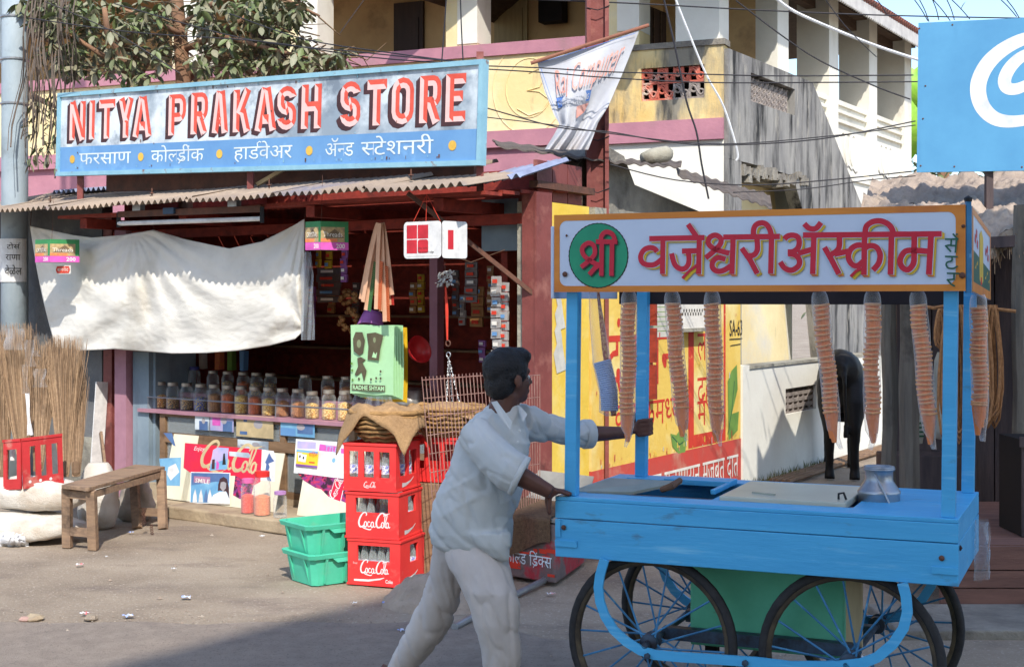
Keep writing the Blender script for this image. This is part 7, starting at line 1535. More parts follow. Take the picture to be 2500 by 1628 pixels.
# right (near) arm to the cart corner, left (far) arm to the rear post
RS, RE, RW = c7(480, 500, 5.98), c7(650, 655, 5.88), c7(835, 752, 5.86)
LS, LE, LWr = c7(740, 440, 6.25), c7(950, 487, 6.42), c7(1185, 478, 6.55)
limb([RS, RE, RE.lerp(RW, .35), RW], [.05, .044, .042, .029]); limb([LS, LE, LE.lerp(LWr, .35), LWr], [.048, .042, .038, .027])
def hand(wr, palm, fingers, thumb):
    limb([wr, wr.lerp(palm, .5), palm], [(.028,.022), (.038,.02), (.036,.016)], 10)
    for f in fingers: limb([palm]+f, [.012]+[.0105, .0095, .0085, .007][:len(f)], 8)
    limb([wr.lerp(palm, .35)]+thumb, [.014, .012, .0105, .008][:1+len(thumb)], 8)
Kc = K.w(0, 0, .94); rp = K.w(-.022, .0, .965)
hand(RW, rp, [[K.w(.03-.0*i, -.03+.024*i, .965-.002*i), K.w(.055-.03*(i == 0), -.034+.024*i, .955-.018*(i == 0)), K.w(.07-.07*(i == 0), -.035+.024*i, .95-.045*(i == 0))] if i else [K.w(-.008, -.036, .945), K.w(-.01, -.04, .905), K.w(-.008, -.038, .87)] for i in range(4)], [K.w(-.03, -.015, .93), K.w(-.022, -.022, .89), K.w(-.016, -.022, .865)])
pc = K.w(.125, .79, 1.165); lp_ = pc+Vector((-.045, -.03, .0))
hand(LWr, lp_, [[pc+Vector((-.02, -.045, .035-.022*i)), pc+Vector((.03, -.04, .04-.022*i)), pc+Vector((.046, .005, .042-.022*i))] for i in range(4)], [pc+Vector((-.035, .0, .05)), pc+Vector((-.02, .04, .065))])
# feet with sandals below the frame
for c_, d_ in ((c7(615, 1735, 6.08), .12), (c7(95, 1675, 6.38), .12)):
    f_ = Vector((c_.x, c_.y, .035)); limb([f_+Vector((-.05,0,.03)), f_+Vector((.02,0,.03)), f_+Vector((.12,-.02,.005)), f_+Vector((.19,-.03,-.008))], [.04, .045, .038, .02]); limb([Vector((c_.x, c_.y, .1)), f_+Vector((-.03,0,.03))], [.04, .036])
solid(q, 'body', man, .0068, 2, mats=[M_skin])
# eyes
for s in (1, -1): MB().lathe([(.001,-.011),(.008,-.006),(.011,0),(.008,.006),(.001,.011)], M_card, 10, tuple(hp_(.074, .033*s, -.004)), axis=tuple(fd)).build('eye', man, smooth=True)
# hair
q = MB()
ell(q, hp_(-.022, 0, .032), .102, .08, .094, M_hair, th); ell(q, hp_(-.052, 0, -.028), .06, .071, .07, M_hair, th); ell(q, hp_(.042, 0, .084), .058, .058, .036, M_hair, th)
for s in (1, -1): ell(q, hp_(.012, .07*s, .02), .024, .012, .04, M_hair, th)
solid(q, 'hair', man, .0075, 1, disp=lambda p: .0035*noise.noise((p.x*90, p.y*90, p.z*40))+.005*noise.noise(p*26)+.004, mats=[M_hair])
# shirt
q = MB()
slices(q, [(352,560,690),(385,500,708),(430,452,730),(480,420,742),(520,402,744),(600,378,736),(680,342,722),(760,305,696),(850,281,675),(930,272,662),(985,288,658),(1014,325,655)], 6.1, M_shirt, .72)
slices(q, [(930,420,655,6.0),(1000,480,648,5.98),(1050,560,640,5.98),(1072,600,636,5.99)], 6.0, M_shirt, .5)
q.tube([c7(470, 470, 6.02), RS.lerp(RE, .3), RS.lerp(RE, .7), RE, RE.lerp(RW, .2)+Vector((0,0,.0))], [.075, .082, .083, .086, .082], M_shirt, 14)
q.tube([c7(690, 430, 6.2), LS, LS.lerp(LE, .5), LE, LE.lerp(LWr, .2)], [.08, .08, .068, .066, .06], M_shirt, 14)
def rg(n, k): return max(0, 1-abs(n)*k)**2
def folds(p):
    c_, l = p.x*.75+p.z*.66, p.z*.75-p.x*.66
    f = noise.noise((c_*3.2, l*2, p.y*3))*.010-.010*rg(noise.noise((c_*9, l*2.6, p.y*4)), 4)-.006*rg(noise.noise((c_*17+5, l*5, p.y*6)), 4)+.005*rg(noise.noise((l*8, c_*4, p.y*4+3)), 4)
    return f+noise.noise(p*40)*.001
solid(q, 'shirt', man, .0085, 3, disp=folds, mats=[M_shirt])
q = MB(); a = c7(572, 330, 6.05); b_ = c7(655, 470, 5.96)   # collar, placket, pocket seam, cuffs
def flap(pts, th=.004): q.prism([Vector(p) for p in pts], (0, .006, 0), M_shirt)
flap([c7(560,340,6.02), c7(586,334,6.02), c7(655,428,5.95), c7(648,468,5.945), c7(602,414,5.965)]); flap([c7(680,350,6.06), c7(700,365,6.06), c7(725,395,6.03), c7(705,432,5.99), c7(690,392,6.0)])
q.build('collar', man)
for P0_, P1_, r in ((RE.lerp(RW, .14), RE.lerp(RW, .27), .083), (LE.lerp(LWr, .12), LE.lerp(LWr, .28), .063)):
    MB().tube([P0_, P0_.lerp(P1_, .1), P1_.lerp(P0_, .1), P1_], [r*1.0, r*1.07, r*1.06, r*.98], M_shirt, 16).build('cuff', man, smooth=True)
q = MB()
for k in range(5):
    p = c7(690-k*9, 470+k*52, 5.958+.0*k); q.lathe([(.001,-.002),(.006,-.002),(.006,.002),(.001,.003)], M_card, 8, tuple(p), axis=(.5,-.85,0))
q.build('shirt_button', man, kind=None)
# trousers
q = MB()
slices(q, [(960,345,600,6.08),(1040,345,630,6.06),(1100,365,650,6.04),(1150,400,662,6.02),(1200,425,682,6.0),(1250,445,690,6.0),(1300,462,690,6.0),(1350,476,686,6.0),(1400,490,690,6.01),(1450,508,697,6.02),(1500,516,700,6.03),(1550,518,692,6.04),(1640,525,690,6.06),(1690,530,690,6.07)], 6.03, M_trou, .8)
slices(q, [(960,300,560,6.12),(1040,290,520,6.14),(1100,280,470,6.16),(1150,268,440,6.18),(1200,247,430,6.2),(1250,226,425,6.22),(1300,204,405,6.24),(1350,183,388,6.26),(1400,158,360,6.28),(1450,133,320,6.3),(1500,108,272,6.32),(1550,83,222,6.34),(1620,50,180,6.37)], 6.2, M_trou, .8)
def tfold(p):
    xx = p.x+.28*p.z
    return noise.noise((xx*4, p.z*1.5, p.y*4))*.008-.009*rg(noise.noise((xx*11, p.z*2.4, p.y*6)), 4)-.005*rg(noise.noise((xx*20+3, p.z*5, p.y*8)), 4)+.002*rg(noise.noise((p.z*7+xx*9, xx*3, p.y*4)), 4)
solid(q, 'trousers', man, .0085, 3, disp=tfold, mats=[M_trou])
# ---------------------------------------------------------------- cow seen from behind
M_cow = mat('black_cow_hide', (17,16,17), (12,11,12), 8, .55, .2, 60, spec=.3)
q = MB(); cx, cy = 3.24, 13.9; k0 = Vector((cx, cy, 0))
def cs_(p): return k0+Vector((p[0]*.84+p[1]*.2, p[1], p[2]))
rings = []
for (y, w_, zc, h) in ((-.05,.06,1.12,.06),(.0,.17,1.08,.17),(.1,.24,1.02,.25),(.3,.27,.98,.29),(.6,.3,.92,.33),(.95,.3,.92,.32),(1.2,.24,.96,.29),(1.4,.16,1.0,.22),(1.6,.11,1.04,.17)):
    rings.append([cs_((w_*math.cos(6.28319*a/16), y, zc+h*math.sin(6.28319*a/16))) for a in range(16)])
q.loft(rings, M_cow)
def leg(x, y, back):
    if back: P = [(x*.8, y+.16, .95), (x, y+.04, .72), (x, y-.03, .5), (x*1.0, y+.0, .27), (x, y+.02, .1), (x, y, .0)]; rr = [.15, .12, .068, .046, .05, .06]
    else: P = [(x, y, .85), (x, y, .6), (x, y+.02, .36), (x, y, .12), (x, y-.02, 0)]; rr = [.11, .08, .05, .042, .055]
    q.tube([cs_(p) for p in P], rr, M_cow, 10)
leg(.13, .0, 1); leg(-.16, .1, 1); leg(.14, 1.1, 0); leg(-.15, 1.2, 0)
q.tube([cs_((0, -.05, 1.12)), cs_((.01, -.1, .95)), cs_((.02, -.09, .6)), cs_((.02, -.08, .42))], [.035, .026, .02, .03], M_cow, 8)
q.tube([cs_((0, 1.5, 1.05)), cs_((-.1, 1.85, .95)), cs_((-.15, 2.15, .75)), cs_((-.16, 2.3, .6))], [.15, .12, .11, .07], M_cow, 10)
for s in (1, -1): q.tube([cs_((-.13, 1.95, .95)), cs_((-.13+.17*s, 1.9, .97))], [.04, .02], M_cow, 8); q.tube([cs_((-.12+.05*s, 1.95, 1.02)), cs_((-.12+.13*s, 1.95, 1.12)), cs_((-.12+.1*s, 1.97, 1.2))], [.03, .02, .008], M_cow, 8)
ell(q, cs_((0, .28, .62)), .1, .12, .08, M_cow)
o = solid(q, 'cow', None, .02, 3, disp=lambda p: .008*noise.noise(p*4)+.003*noise.noise(p*12), mats=[M_cow], loc=(cx, cy, 0))
tag(o, 'black cow standing in the lane beyond the cart, seen from behind', 'cow')
# ---------------------------------------------------------------- low white wall along the lane
lw = thing('low_wall', 'low whitewashed lane wall with a pierced block, behind the cart', 'wall', FY.w(5.5, .1, 0))
xj0, zj0 = FY.px(1918, 1012, .0); xj1, zj1 = FY.px(1992, 938, 0)
q = MB()
for a in ((3.87, xj0, .0, 1.1), (xj1, 9.5, 0, 1.1), (xj0, xj1, 0, zj0), (xj0, xj1, zj1, 1.1)): q.box(a[0], a[1], .0, .16, a[2], a[3], M_white, FY)
q.build('wall', lw); MB().box(3.86, 9.5, -.012, .172, 1.101, 1.13, M_bstone, FY).build('coping', lw); MB().box(3.845, 4.02, -.015, .18, .0, 1.14, M_white, FY).build('end_pier', lw)
q = MB(); n = 6
for i in range(n+1): x = xj0+(xj1-xj0)*i/n; q.box(x-.014, x+.014, .03, .1, zj0, zj1, M_jali, FY)
for j in range(5): z = zj0+(zj1-zj0)*j/4; q.box(xj0, xj1, .028, .102, z-.018, z+.018, M_jali, FY)
for i in range(n):
    for j in range(4): x = xj0+(xj1-xj0)*(i+.5)/n; z = zj0+(zj1-zj0)*(j+.5)/4; q.bar(FY.w(x-.05, .06, z-.03), FY.w(x+.05, .06, z+.03), .02, .05, M_jali)
q.build('jali_block', lw)
for k in range(4): tag(MB().tube([FY.w(4.2, -.16-.06*k, .03), FY.w(6.5, -.15-.055*k, .03), FY.w(9, -.2-.05*k, .03)], .022, M_cwood, 6).build('bamboo_pole', loc=tuple(FY.w(6, -.2-.06*k, 0))), 'thin pole lying on the ground along the foot of the low white wall', 'pole', 'poles at the foot of the low wall')
M_weed = mat('weeds', (94,112,60), (120,112,74), 12, .8)
q = MB()
for k in range(500):
    x = R.uniform(3.6, 6.2) if R.random() < .7 else R.uniform(1.4, 3.8); p = FY.w(x, -.06-abs(R.gauss(0, .07)), 0); a = R.uniform(0, 6.28); h = R.uniform(.02, .11)
    q.poly([p+Vector((.006*math.cos(a), .006*math.sin(a), 0)), p-Vector((.006*math.cos(a), .006*math.sin(a), 0)), p+Vector((R.uniform(-.04,.04), R.uniform(-.03,.03), h))], M_weed)
q.build('weeds', kind='stuff')
# ---------------------------------------------------------------- pole, brown pillar, broken roof sheets, banner
M_pole = mat('grey_pole', (166,178,184), (142,156,164), 3, .7, .15, 40, dirt=((124,132,136), 5, .55, .75), stretch=(1,1,.5))
px_, py_ = at(36, 700, 13.3).x, 13.3
up_ = thing('utility_pole', 'thick grey metal utility pole at the left edge of the photo', 'pole', (px_, py_, 0))
MB().lathe([(.128,0),(.12,3),(.113,9)], M_pole, 24, (px_, py_, 0)).build('shaft', up_, smooth=True)
for v in (47, 258, 150): z = at(36, v, 13.3).z; MB().lathe([(.122,0),(.132,.006),(.132,.018),(.122,.024)], M_metal, 20, (px_, py_, z)).build('wire_band', up_)
MB().lathe([(.05,0),(.045,4)], M_pole, 12, (px_-.22, py_+.15, 4.0)).build('side_pipe', up_)
nt_ = thing('paper_notice', 'white paper notice with black lettering pasted on the utility pole', 'notice', (px_, py_-.14, 1.6))
z0, z1 = at(36, 688, 13.15).z, at(36, 582, 13.15).z
q = MB(); cyl = lambda s, t, r=.132: Vector((px_+r*math.sin((s-.5)*2.5), py_-r*math.cos((s-.5)*2.5), z0+(z1-z0)*t)); q.ngrid(cyl, 12, 3, M_card); q.build('paper', nt_)
class Cy: 
    n = None
    def w(s, x, z, d=0): return cyl(x, z, .134+d)
pt = Paint(Cy(), .001)
for tx, x, z, h, wd in (('टोर्स', .42, .76, .1, .34), ('राणा', .38, .5, .13, .4), ('वेळेल', .36, .16, .16, .46)): pt.deva(tx, x, z, h, P_blk, wd)
pt.build('lettering', nt_)
pg = thing('steel_pillar', 'tall red brown steel channel pillar rising beside the yellow lane wall', 'pillar', FY.w(xs+.1, .3, 0))
PX = at(1459, 400, 10.95); 
fp = Fr(PX.x, PX.y, 0); w2 = 27*10.95/F
MB().box(-w2, w2, .03, .2, 0, 6.5, M_redst, fp).build('web', pg)
for s in (-1, 1): MB().box(min(s*w2, s*(w2-.03)), max(s*w2, s*(w2-.03)), -.03, .029, 0, 6.5, M_redst, fp).build('flange', pg)
for z in (2.6, 3.0, 4.0, 4.4, 4.62): MB().tube([fp.w(-w2-.004, -.034, z), fp.w(0, -.036, z-.02), fp.w(w2+.004, -.034, z+.015)], .004, M_blkrub, 5).build('wire_tie', pg)
def sheet4(name, a, b_, c_, d_, pitch, amp, m, label, cat='roof sheet'):
    a, b_, c_, d_ = map(Vector, (a, b_, c_, d_)); L = (b_-a).length; n = max(8, int(L/pitch*8)); q = MB()
    for dz in (0, .012):
        q.ngrid(lambda s, t, dz=dz: (a.lerp(b_, s)).lerp(d_.lerp(c_, s), t)+Vector((0,0,dz+amp*math.cos(6.2832*s*L/pitch)+.01*noise.noise((s*4, t*3, 2)))), n, 4, m)
    q.ngrid(lambda s, t: a.lerp(b_, s)+Vector((0,0,.012*t+amp*math.cos(6.2832*s*L/pitch)+.01*noise.noise((s*4, 0, 2)))), n, 1, m)
    return tag(q.build(name, loc=tuple(a)), label, cat)
sheet4('roof_sheet', at(1215,360,10.3), at(1484,398,11.0), at(1500,385,12.6), at(1200,345,12.2), .17, .007, M_asb, 'dark corrugated sheet edge jutting left of the brown pillar')
sheet4('roof_sheet', at(1489,398,11.1), at(1662,412,11.9), at(1665,398,13), at(1480,388,12.6), .17, .008, M_asb, 'broken corrugated sheet on the crumbling wall right of the brown pillar')
sheet4('roof_sheet', at(1655,432,11.9), at(1885,512,13.2), at(1880,480,14.2), at(1650,412,13.0), .17, .008, M_asb, 'long sloping corrugated sheet running down along the crumbling wall')
p = at(1570, 388, 11.9); tag(MB().tube([p, p+Vector((.1,.05,.03)), p+Vector((.2,.1,.05)), p+Vector((.24,.12,.05))], [.05,.07,.07,.05], M_bstone, 10).build('log', loc=tuple(p), smooth=True), 'short grey log lying on the broken roof sheet', 'log')
ub = thing('upper_boarding', 'weathered red brown boarding above the plain yellow wall panel', 'boarding', FY.w(.5, .05, 2.46))
for k in range(3): MB().box(.03+k*(xs-.06)/3, .02+(k+1)*(xs-.06)/3, .05, .08, 2.47, 2.76, M_redst, FY).build('board', ub)
MB().box(-.1, xs+.02, -.03, .04, 2.55, 2.6, M_rust, FY).build('angle_iron', ub)
M_ban = mat('faded_banner', (196,198,202), (180,182,190), 4, .85, .1, 60, dirt=((180,172,166), 2, .55, .75)); M_bred = mat('faded_banner_red', (214,140,124), (220,176,164), 14, .85); M_bblue = mat('banner_blue', (82,120,190), (100,136,196), 10, .85)
bn_ = thing('cloth_banner', 'faded hanging cloth banner with red script and blue strip tied to the pillar', 'banner', tuple(at(1440, 300, 10.6)))
LE_ = [(1311,148),(1318,180),(1330,225),(1341,250),(1352,280),(1366,304),(1352,330),(1330,365)]; RE_ = [(1562,70),(1548,110),(1520,180),(1500,225),(1485,260),(1460,300),(1448,335),(1436,366)]
def ban(s, t, d=0):
    a = pl_at(LE_, min(t, 1)); b_ = pl_at(RE_, min(t, 1)); sag = 10*math.sin(math.pi*s)*(1-t)
    u = a[0]+(b_[0]-a[0])*s; v = a[1]+(b_[1]-a[1])*s+sag
    y = 10.62+.05*math.sin(s*9+t*3)*t+.05*math.sin(s*26+t*9)*max(0, t-.3)+.04*math.sin(5*s+7*t)*.5-d
    return at(u, v, y)
q = MB(); q.ngrid(ban, 44, 40, M_ban); q.build('cloth', bn_, smooth=True)
class Bn:
    def w(s, x, z, d=0): return ban(x, 1-z, d+.02)
pt = Paint(Bn(), .004)
pt.latin('Raj Computer', .13, .66, .2, M_bred, .76, slope=.12, shear=.1, bold=.0); pt.poly([(.12,.5),(.12,.62),(.62,.655),(.62,.545)], M_bblue); pt.latin('COMPUTER TRAINING', .14, .535, .055, M_ban, .46, slope=.07, bold=.03); pt.poly([(.42,.36),(.42,.5),(.62,.52),(.56,.42)], M_bred)
for L in ([(.02,.02+.9),(.02,.3)],[(.03,.97),(.97,.97)]): pt.line(L, .006, M_bblue)
pt.build('lettering', bn_)
MB().tube([at(1296,155,10.6), at(1440,108,10.6), at(1584,62,10.6)], .014, mat('banner_rod', (150,100,80), None, 9, .8), 8).build('rod', bn_)
# ---------------------------------------------------------------- cables
M_cab = mat('black_cable', (52,50,54), None, 9, .6); M_cabw = mat('white_cable', (222,224,226), None, 9, .5)
def cable(label, pts, Y, r=.006, m=M_cab, Y2=None, grp=None):
    N = len(pts); W_ = [at(u, v, Y+((Y2 or Y)-Y)*i/(N-1)) for i, (u, v) in enumerate(pts)]
    # smooth through the points
    out = []
    for i in range(N-1):
        p0, p1, p2, p3 = W_[max(i-1,0)], W_[i], W_[i+1], W_[min(i+2,N-1)]
        for k in range(5):
            t = k/5; out.append(.5*((2*p1)+(p2-p0)*t+(2*p0-5*p1+4*p2-p3)*t*t+(-p0+3*p1-3*p2+p3)*t**3))
    out.append(W_[-1]); tag(MB().tube(out, r, m, 5, False).build('cable', loc=tuple(W_[0])), label, 'cable', grp)
cable('thin dark cable crossing the whole top right of the photo to the blue sign', [(1290,-1),(1560,10),(1838,25),(2150,38),(2520,46)], 11.5)
cable('upper of two dark cables crossing in front of the banner', [(1125,160),(1311,166),(1480,176),(1720,182),(1900,186),(2230,184)], 10.4, .005)
cable('lower of two dark cables crossing in front of the banner', [(1125,166),(1330,178),(1480,190),(1720,202),(2000,202),(2240,200)], 10.4, .005)
cable('dark cable sagging below the banner towards the blue sign', [(1180,262),(1361,311),(1490,323),(1620,345),(1757,355),(2000,340),(2235,296)], 10.35, .005)
cable('second dark cable sagging below the banner just under the first', [(1180,286),(1370,308),(1500,328),(1757,352),(2050,330),(2235,306)], 10.3, .004)
cable('dark cable passing low over the crumbling wall to the straw roof', [(1490,402),(1650,440),(1838,452),(2020,440),(2235,418)], 10.8, .005)
cable('lowest dark cable passing over the crumbling wall', [(1790,470),(1960,462),(2120,440),(2235,430)], 10.8, .004)
cable('loose dark cable dangling from the top down past the terracotta grille', [(1620,-4),(1646,107),(1676,248),(1700,322),(1713,402),(1730,486)], 11, .008)
cable('white cable dangling down to the grey corner pier', [(1648,-4),(1676,67),(1723,181),(1767,262),(1800,369),(1797,393)], 12, .009, M_cabw)
cable('thick white cable sweeping across the side columns to the blue sign', [(1893,-4),(1941,30),(2040,74),(2142,114),(2245,148)], 11.5, .013, M_cabw)
cable('dark cable slanting across the side columns', [(1796,2),(1971,131),(2122,205),(2222,243)], 11.5, .006)
cable('steep thin cable in front of the side eave', [(2012,-4),(2060,60),(2110,112),(2140,140)], 11.3, .004)
cable('thin dark cable from the tree to the right end of the shop sign', [(560,34),(746,97),(970,132),(1133,153)], 11.8, .005, Y2=10.2)
cable('thin dark cable running just below through the leaves to the shop sign', [(280,10),(600,96),(860,126),(1100,150)], 12, .005, Y2=10.2)
cable('cable crossing the tree from the pole to the shop sign', [(70,45),(330,80),(640,102),(900,140),(1180,160)], 12.2, .005, Y2=10.3)
cable('slanting cable through the leaves above the shop sign', [(110,5),(280,80),(440,180)], 12.3, .005)
cable('vertical dark cable in front of the cream balcony pillar', [(1124,-4),(1127,80),(1131,156)], 10.2, .005)
cable('second vertical dark cable left of the pillar', [(1090,-4),(1084,80),(1078,158)], 10.2, .005)
cable('thin wire slanting across the dark balcony opening', [(892,-4),(860,40),(830,82)], 13, .004)
for k, (u0, v0, u1, v1) in enumerate(((2230,-3,2265,52),(2243,-3,2268,54),(2275,-3,2292,50),(2275,-3,2320,52),(2310,-3,2330,50),(2320,-3,2368,48),(2440,-3,2482,42),(2455,-3,2488,44),(2138,-3,2165,37))):
    cable('thin service wire dropping from the sky behind the blue sign', [(u0,v0),((u0+u1)/2+2,(v0+v1)/2),(u1,v1)], 10.6, .004, grp='service wires above the blue sign')
# ---------------------------------------------------------------- tree and creeper over the shop sign
M_bark = mat('bark', (152,116,90), (120,92,74), 8, .9, .5, 30, stretch=(1,1,.4)); M_twig = mat('twig', (128,104,78), None, 9, .9)
M_leaf = [mat('leaf_%d' % i, c, c2, 9, .5, .1, 30, spec=.4) for i, (c, c2) in enumerate((((112,116,84),(96,104,72)),((136,134,108),(116,118,92)),((98,114,70),(114,124,78)),((146,140,114),(122,120,96))))]
tr = thing('leafy_tree', 'dusty broad leaved tree growing behind the shop sign at upper left', 'tree', tuple(at(445, 735, 13.5)-Vector((0,0,1.75))))
T0 = at(447, 735, 13.5); T0.z = 0
tk = [T0, at(449, 300, 13.5), at(447, 190, 13.5), at(440, 80, 13.5), at(428, -40, 13.5), at(420, -200, 13.6)]
MB().tube(tk, [.095, .085, .072, .066, .06, .045], M_bark, 12).build('trunk', tr, smooth=True)
brs = [[(445,205),(500,150),(535,105),(560,70),(600,40)], [(452,120),(500,100),(535,85),(620,110),(700,130),(770,145)], [(440,82),(400,65),(350,40),(290,20)], [(350,205),(310,190),(290,120),(262,80),(255,20)], [(290,115),(330,75),(345,20)], [(535,105),(600,130),(640,160)], [(445,60),(520,10),(600,-20),(700,0),(780,40)], [(310,170),(240,130),(180,90),(120,95)], [(340,190),(360,160),(290,110)], [(70,80),(110,95),(150,110)], [(66,230),(110,250),(135,262)], [(600,40),(660,60),(720,85)], [(770,145),(820,140),(850,160)]]
for k, bp_ in enumerate(brs):
    Yb = 13.5-.12*(k % 4)+.1; r0 = [.05,.035,.03,.06,.03,.018,.03,.03,.03,.04,.035,.016,.012][k]; n_ = len(bp_); MB().tube([at(u, v, Yb-.1*i) for i, (u, v) in enumerate(bp_)], [max(.006, r0*(1-i/n_*.8)) for i in range(n_)], M_bark if r0 > .02 else M_twig, 7).build('branch', tr, smooth=True)
def leafmesh(m, seed):
    rr = random.Random(seed); q = MB(); L = 1; pts = [(0,0,0),(.14,.22,.02),(.21,.45,-.02),(.17,.72,-.1),(0,1,-.22),(-.17,.72,-.1),(-.21,.45,-.02),(-.14,.22,.02)]; mid = [(0,.45,-.07),(0,.75,-.15)]
    z = rr.uniform(-.05, .08); q.add([(x, y, zz+abs(x)*z*3) for x, y, zz in pts]+mid, [(0,1,8),(1,2,8),(2,3,9,8),(3,4,9),(4,5,9),(5,6,8,9),(6,7,8),(7,0,8)], m)
    me = bpy.data.meshes.new('leaf'); me.from_pydata(q.v, [], q.f); me.materials.append(m); me.polygons.foreach_set('use_smooth', [True]*len(q.f)); return me
LM = [leafmesh(M_leaf[i % 4], i) for i in range(8)]
cl = [(150,50,70,60),(230,110,70,55),(215,20,80,40),(330,60,60,60),(300,150,60,40),(400,130,50,40),(395,30,60,40),(500,40,50,50),(545,110,60,55),(610,60,60,55),(640,130,60,45),(680,60,50,50),(720,20,60,40),(745,110,40,30),(760,155,45,22),(825,140,35,22),(700,160,50,22),(570,165,60,22),(480,160,40,30),(100,20,60,40),(330,185,40,25),(600,10,80,30),(180,150,50,40)]
places = []
for (cu, cvv, su, sv_) in cl:
    for k in range(34 if su > 40 else 17):
        u0 = cu+R.gauss(0, su*.55); v0 = cvv+R.gauss(0, sv_*.5)
        if v0 > 198-.06*(u0-200): continue
        Yl = R.uniform(12.75, 13.9)
        if abs(u0-440) < 26 and Yl < 13.6: continue
        c_ = at(u0, v0, Yl); a0 = R.uniform(0, 6.28)
        for j in range(R.randint(4, 6)):
            a = a0+j*1.26+R.uniform(-.3, .3); dn = R.uniform(-1.1, .15); d_ = Vector((math.cos(a)*math.cos(dn), math.sin(a)*math.cos(dn), math.sin(dn)))
            places.append((c_+Vector((0,0,R.uniform(-.04,.04))), d_, R.uniform(.08, .155)))
places.sort(key=lambda p: p[0].y-p[2]*2)
q = MB(); TM = PM[tr.name].inverted()
for i, (c_, d_, s_) in enumerate(places):
    qt = d_.to_track_quat('Y', 'Z'); tw = R.uniform(-.7, .7); Mx = Matrix.Translation(c_) @ qt.to_matrix().to_4x4() @ Matrix.Rotation(tw, 4, 'Y') @ Matrix.Diagonal((s_, s_, s_, 1))
    if i < 300:
        o = bpy.data.objects.new('leaf', LM[i % 8]); C.objects.link(o); o.parent = tr; o.matrix_local = TM @ Mx
    else:
        me = LM[i % 8]; q.add([Mx @ v.co for v in me.vertices], [tuple(p.vertices) for p in me.polygons], me.materials[0])
q.build('foliage', tr, kind='stuff', smooth=True)
q = MB()
for (cu, cvv, su, sv_) in cl[:18]:
    for k in range(7):
        a = at(cu+R.gauss(0, su*.6), cvv+R.gauss(0, sv_*.5), 13.3); q.tube([a, a+Vector((R.uniform(-.2,.2), 0, R.uniform(-.15,.1))), a+Vector((R.uniform(-.4,.4), .1, R.uniform(-.25,.1)))], [.008,.006,.003], M_twig, 4)
q.build('twigs', tr)
cr_ = thing('creeper', 'tangle of bare hanging vines and small leaves beside the utility pole', 'creeper', tuple(at(110, 440, 12.9)))
M_vine = mat('dry_vine', (120,106,94), (96,86,78), 9, .9)
for k in range(34):
    u0 = R.uniform(72, 190); u1 = u0+R.uniform(-60, 20); q = MB(); v1 = R.uniform(250, 455); n_ = 7; ph = R.uniform(0, 6)
    q.tube([at(u0+(u1-u0)*i/n_+7*math.sin(i*1.3+ph), -20+(v1+20)*i/n_, 12.9+.15*math.sin(i+ph)) for i in range(n_+1)], R.uniform(.003, .007), M_vine, 4); q.build('vine', cr_)
q = MB()
for k in range(90):
    c_ = at(R.uniform(70, 150), R.uniform(230, 400), 13.0); s_ = R.uniform(.06, .13); a = R.uniform(0, 6.28); d_ = Vector((math.cos(a), math.sin(a)*.5, R.uniform(-1.2, .1))).normalized(); Mx = Matrix.Translation(c_) @ d_.to_track_quat('Y', 'Z').to_matrix().to_4x4() @ Matrix.Diagonal((s_, s_, s_, 1)); me = LM[k % 8]; q.add([Mx @ v.co for v in me.vertices], [tuple(p.vertices) for p in me.polygons], me.materials[0])
q.build('foliage', cr_, kind='stuff')
# greenery beyond the house
M_ban_l = mat('banana_leaf', (150,196,70), (120,172,54), 4, .5, .1, stretch=(1,6,1)); 
bp2 = thing('banana_plant', 'bright green banana plant seen through the side columns', 'plant', tuple(gnd(2150, 800)))
def blade(a, b_, wd, m=M_ban_l):
    a, b_ = Vector(a), Vector(b_); sd = Vector((1, -.3, 0)).normalized(); q = MB()
    q.ngrid(lambda s, t: a.lerp(b_, t)+sd*((s-.5)*wd*math.sin(math.pi*min(.97, max(.06, t)))**.6)+Vector((0, -.3*math.sin(math.pi*t), .1*abs(s-.5))), 6, 12, m); q.build('leaf', bp2, smooth=True)
base_ = at(2180, 420, 23.5); 
for (u0, v0, u1, v1, wd) in ((2150,330,2146,90,.34),(2235,330,2232,170,.5),(2240,380,2265,260,.45),(2200,420,2215,250,.45),(2230,440,2300,400,.4),(2150,330,2120,270,.3)): blade(at(u0, v0, 23.5), at(u1, v1, 23), wd)
MB().tube([Vector((base_.x, base_.y, 0)), base_, at(2180, 330, 23.5)], [.16, .12, .08], M_weed, 8).build('stem', bp2)
bt_ = thing('background_tree', 'dark green bushy tree beyond the house beside the blue sign', 'tree', tuple(at(2290, 735, 27)-Vector((0,0,1.75))))
p = at(2290, 735, 27); MB().tube([Vector((p.x, p.y, 0)), Vector((p.x, p.y, 3.2)), Vector((p.x+.2, p.y, 5))], [.2, .16, .08], M_bark, 8).build('trunk', bt_)
q = MB()
for k in range(1500):
    c_ = Vector((p.x+R.gauss(0, 1.1), p.y+R.gauss(0, 1), 3.6+R.gauss(0, 1.15))); s_ = R.uniform(.15, .3); d_ = Vector((R.gauss(0,1), R.gauss(0,1), R.gauss(-.3,.6))).normalized(); Mx = Matrix.Translation(c_) @ d_.to_track_quat('Y', 'Z').to_matrix().to_4x4() @ Matrix.Diagonal((s_, s_, s_, 1)); me = LM[(0, 2, 4, 6)[k % 4]]; q.add([Mx @ v.co for v in me.vertices], [tuple(f.vertices) for f in me.polygons], me.materials[0])
q.build('crown', bt_, kind='stuff')
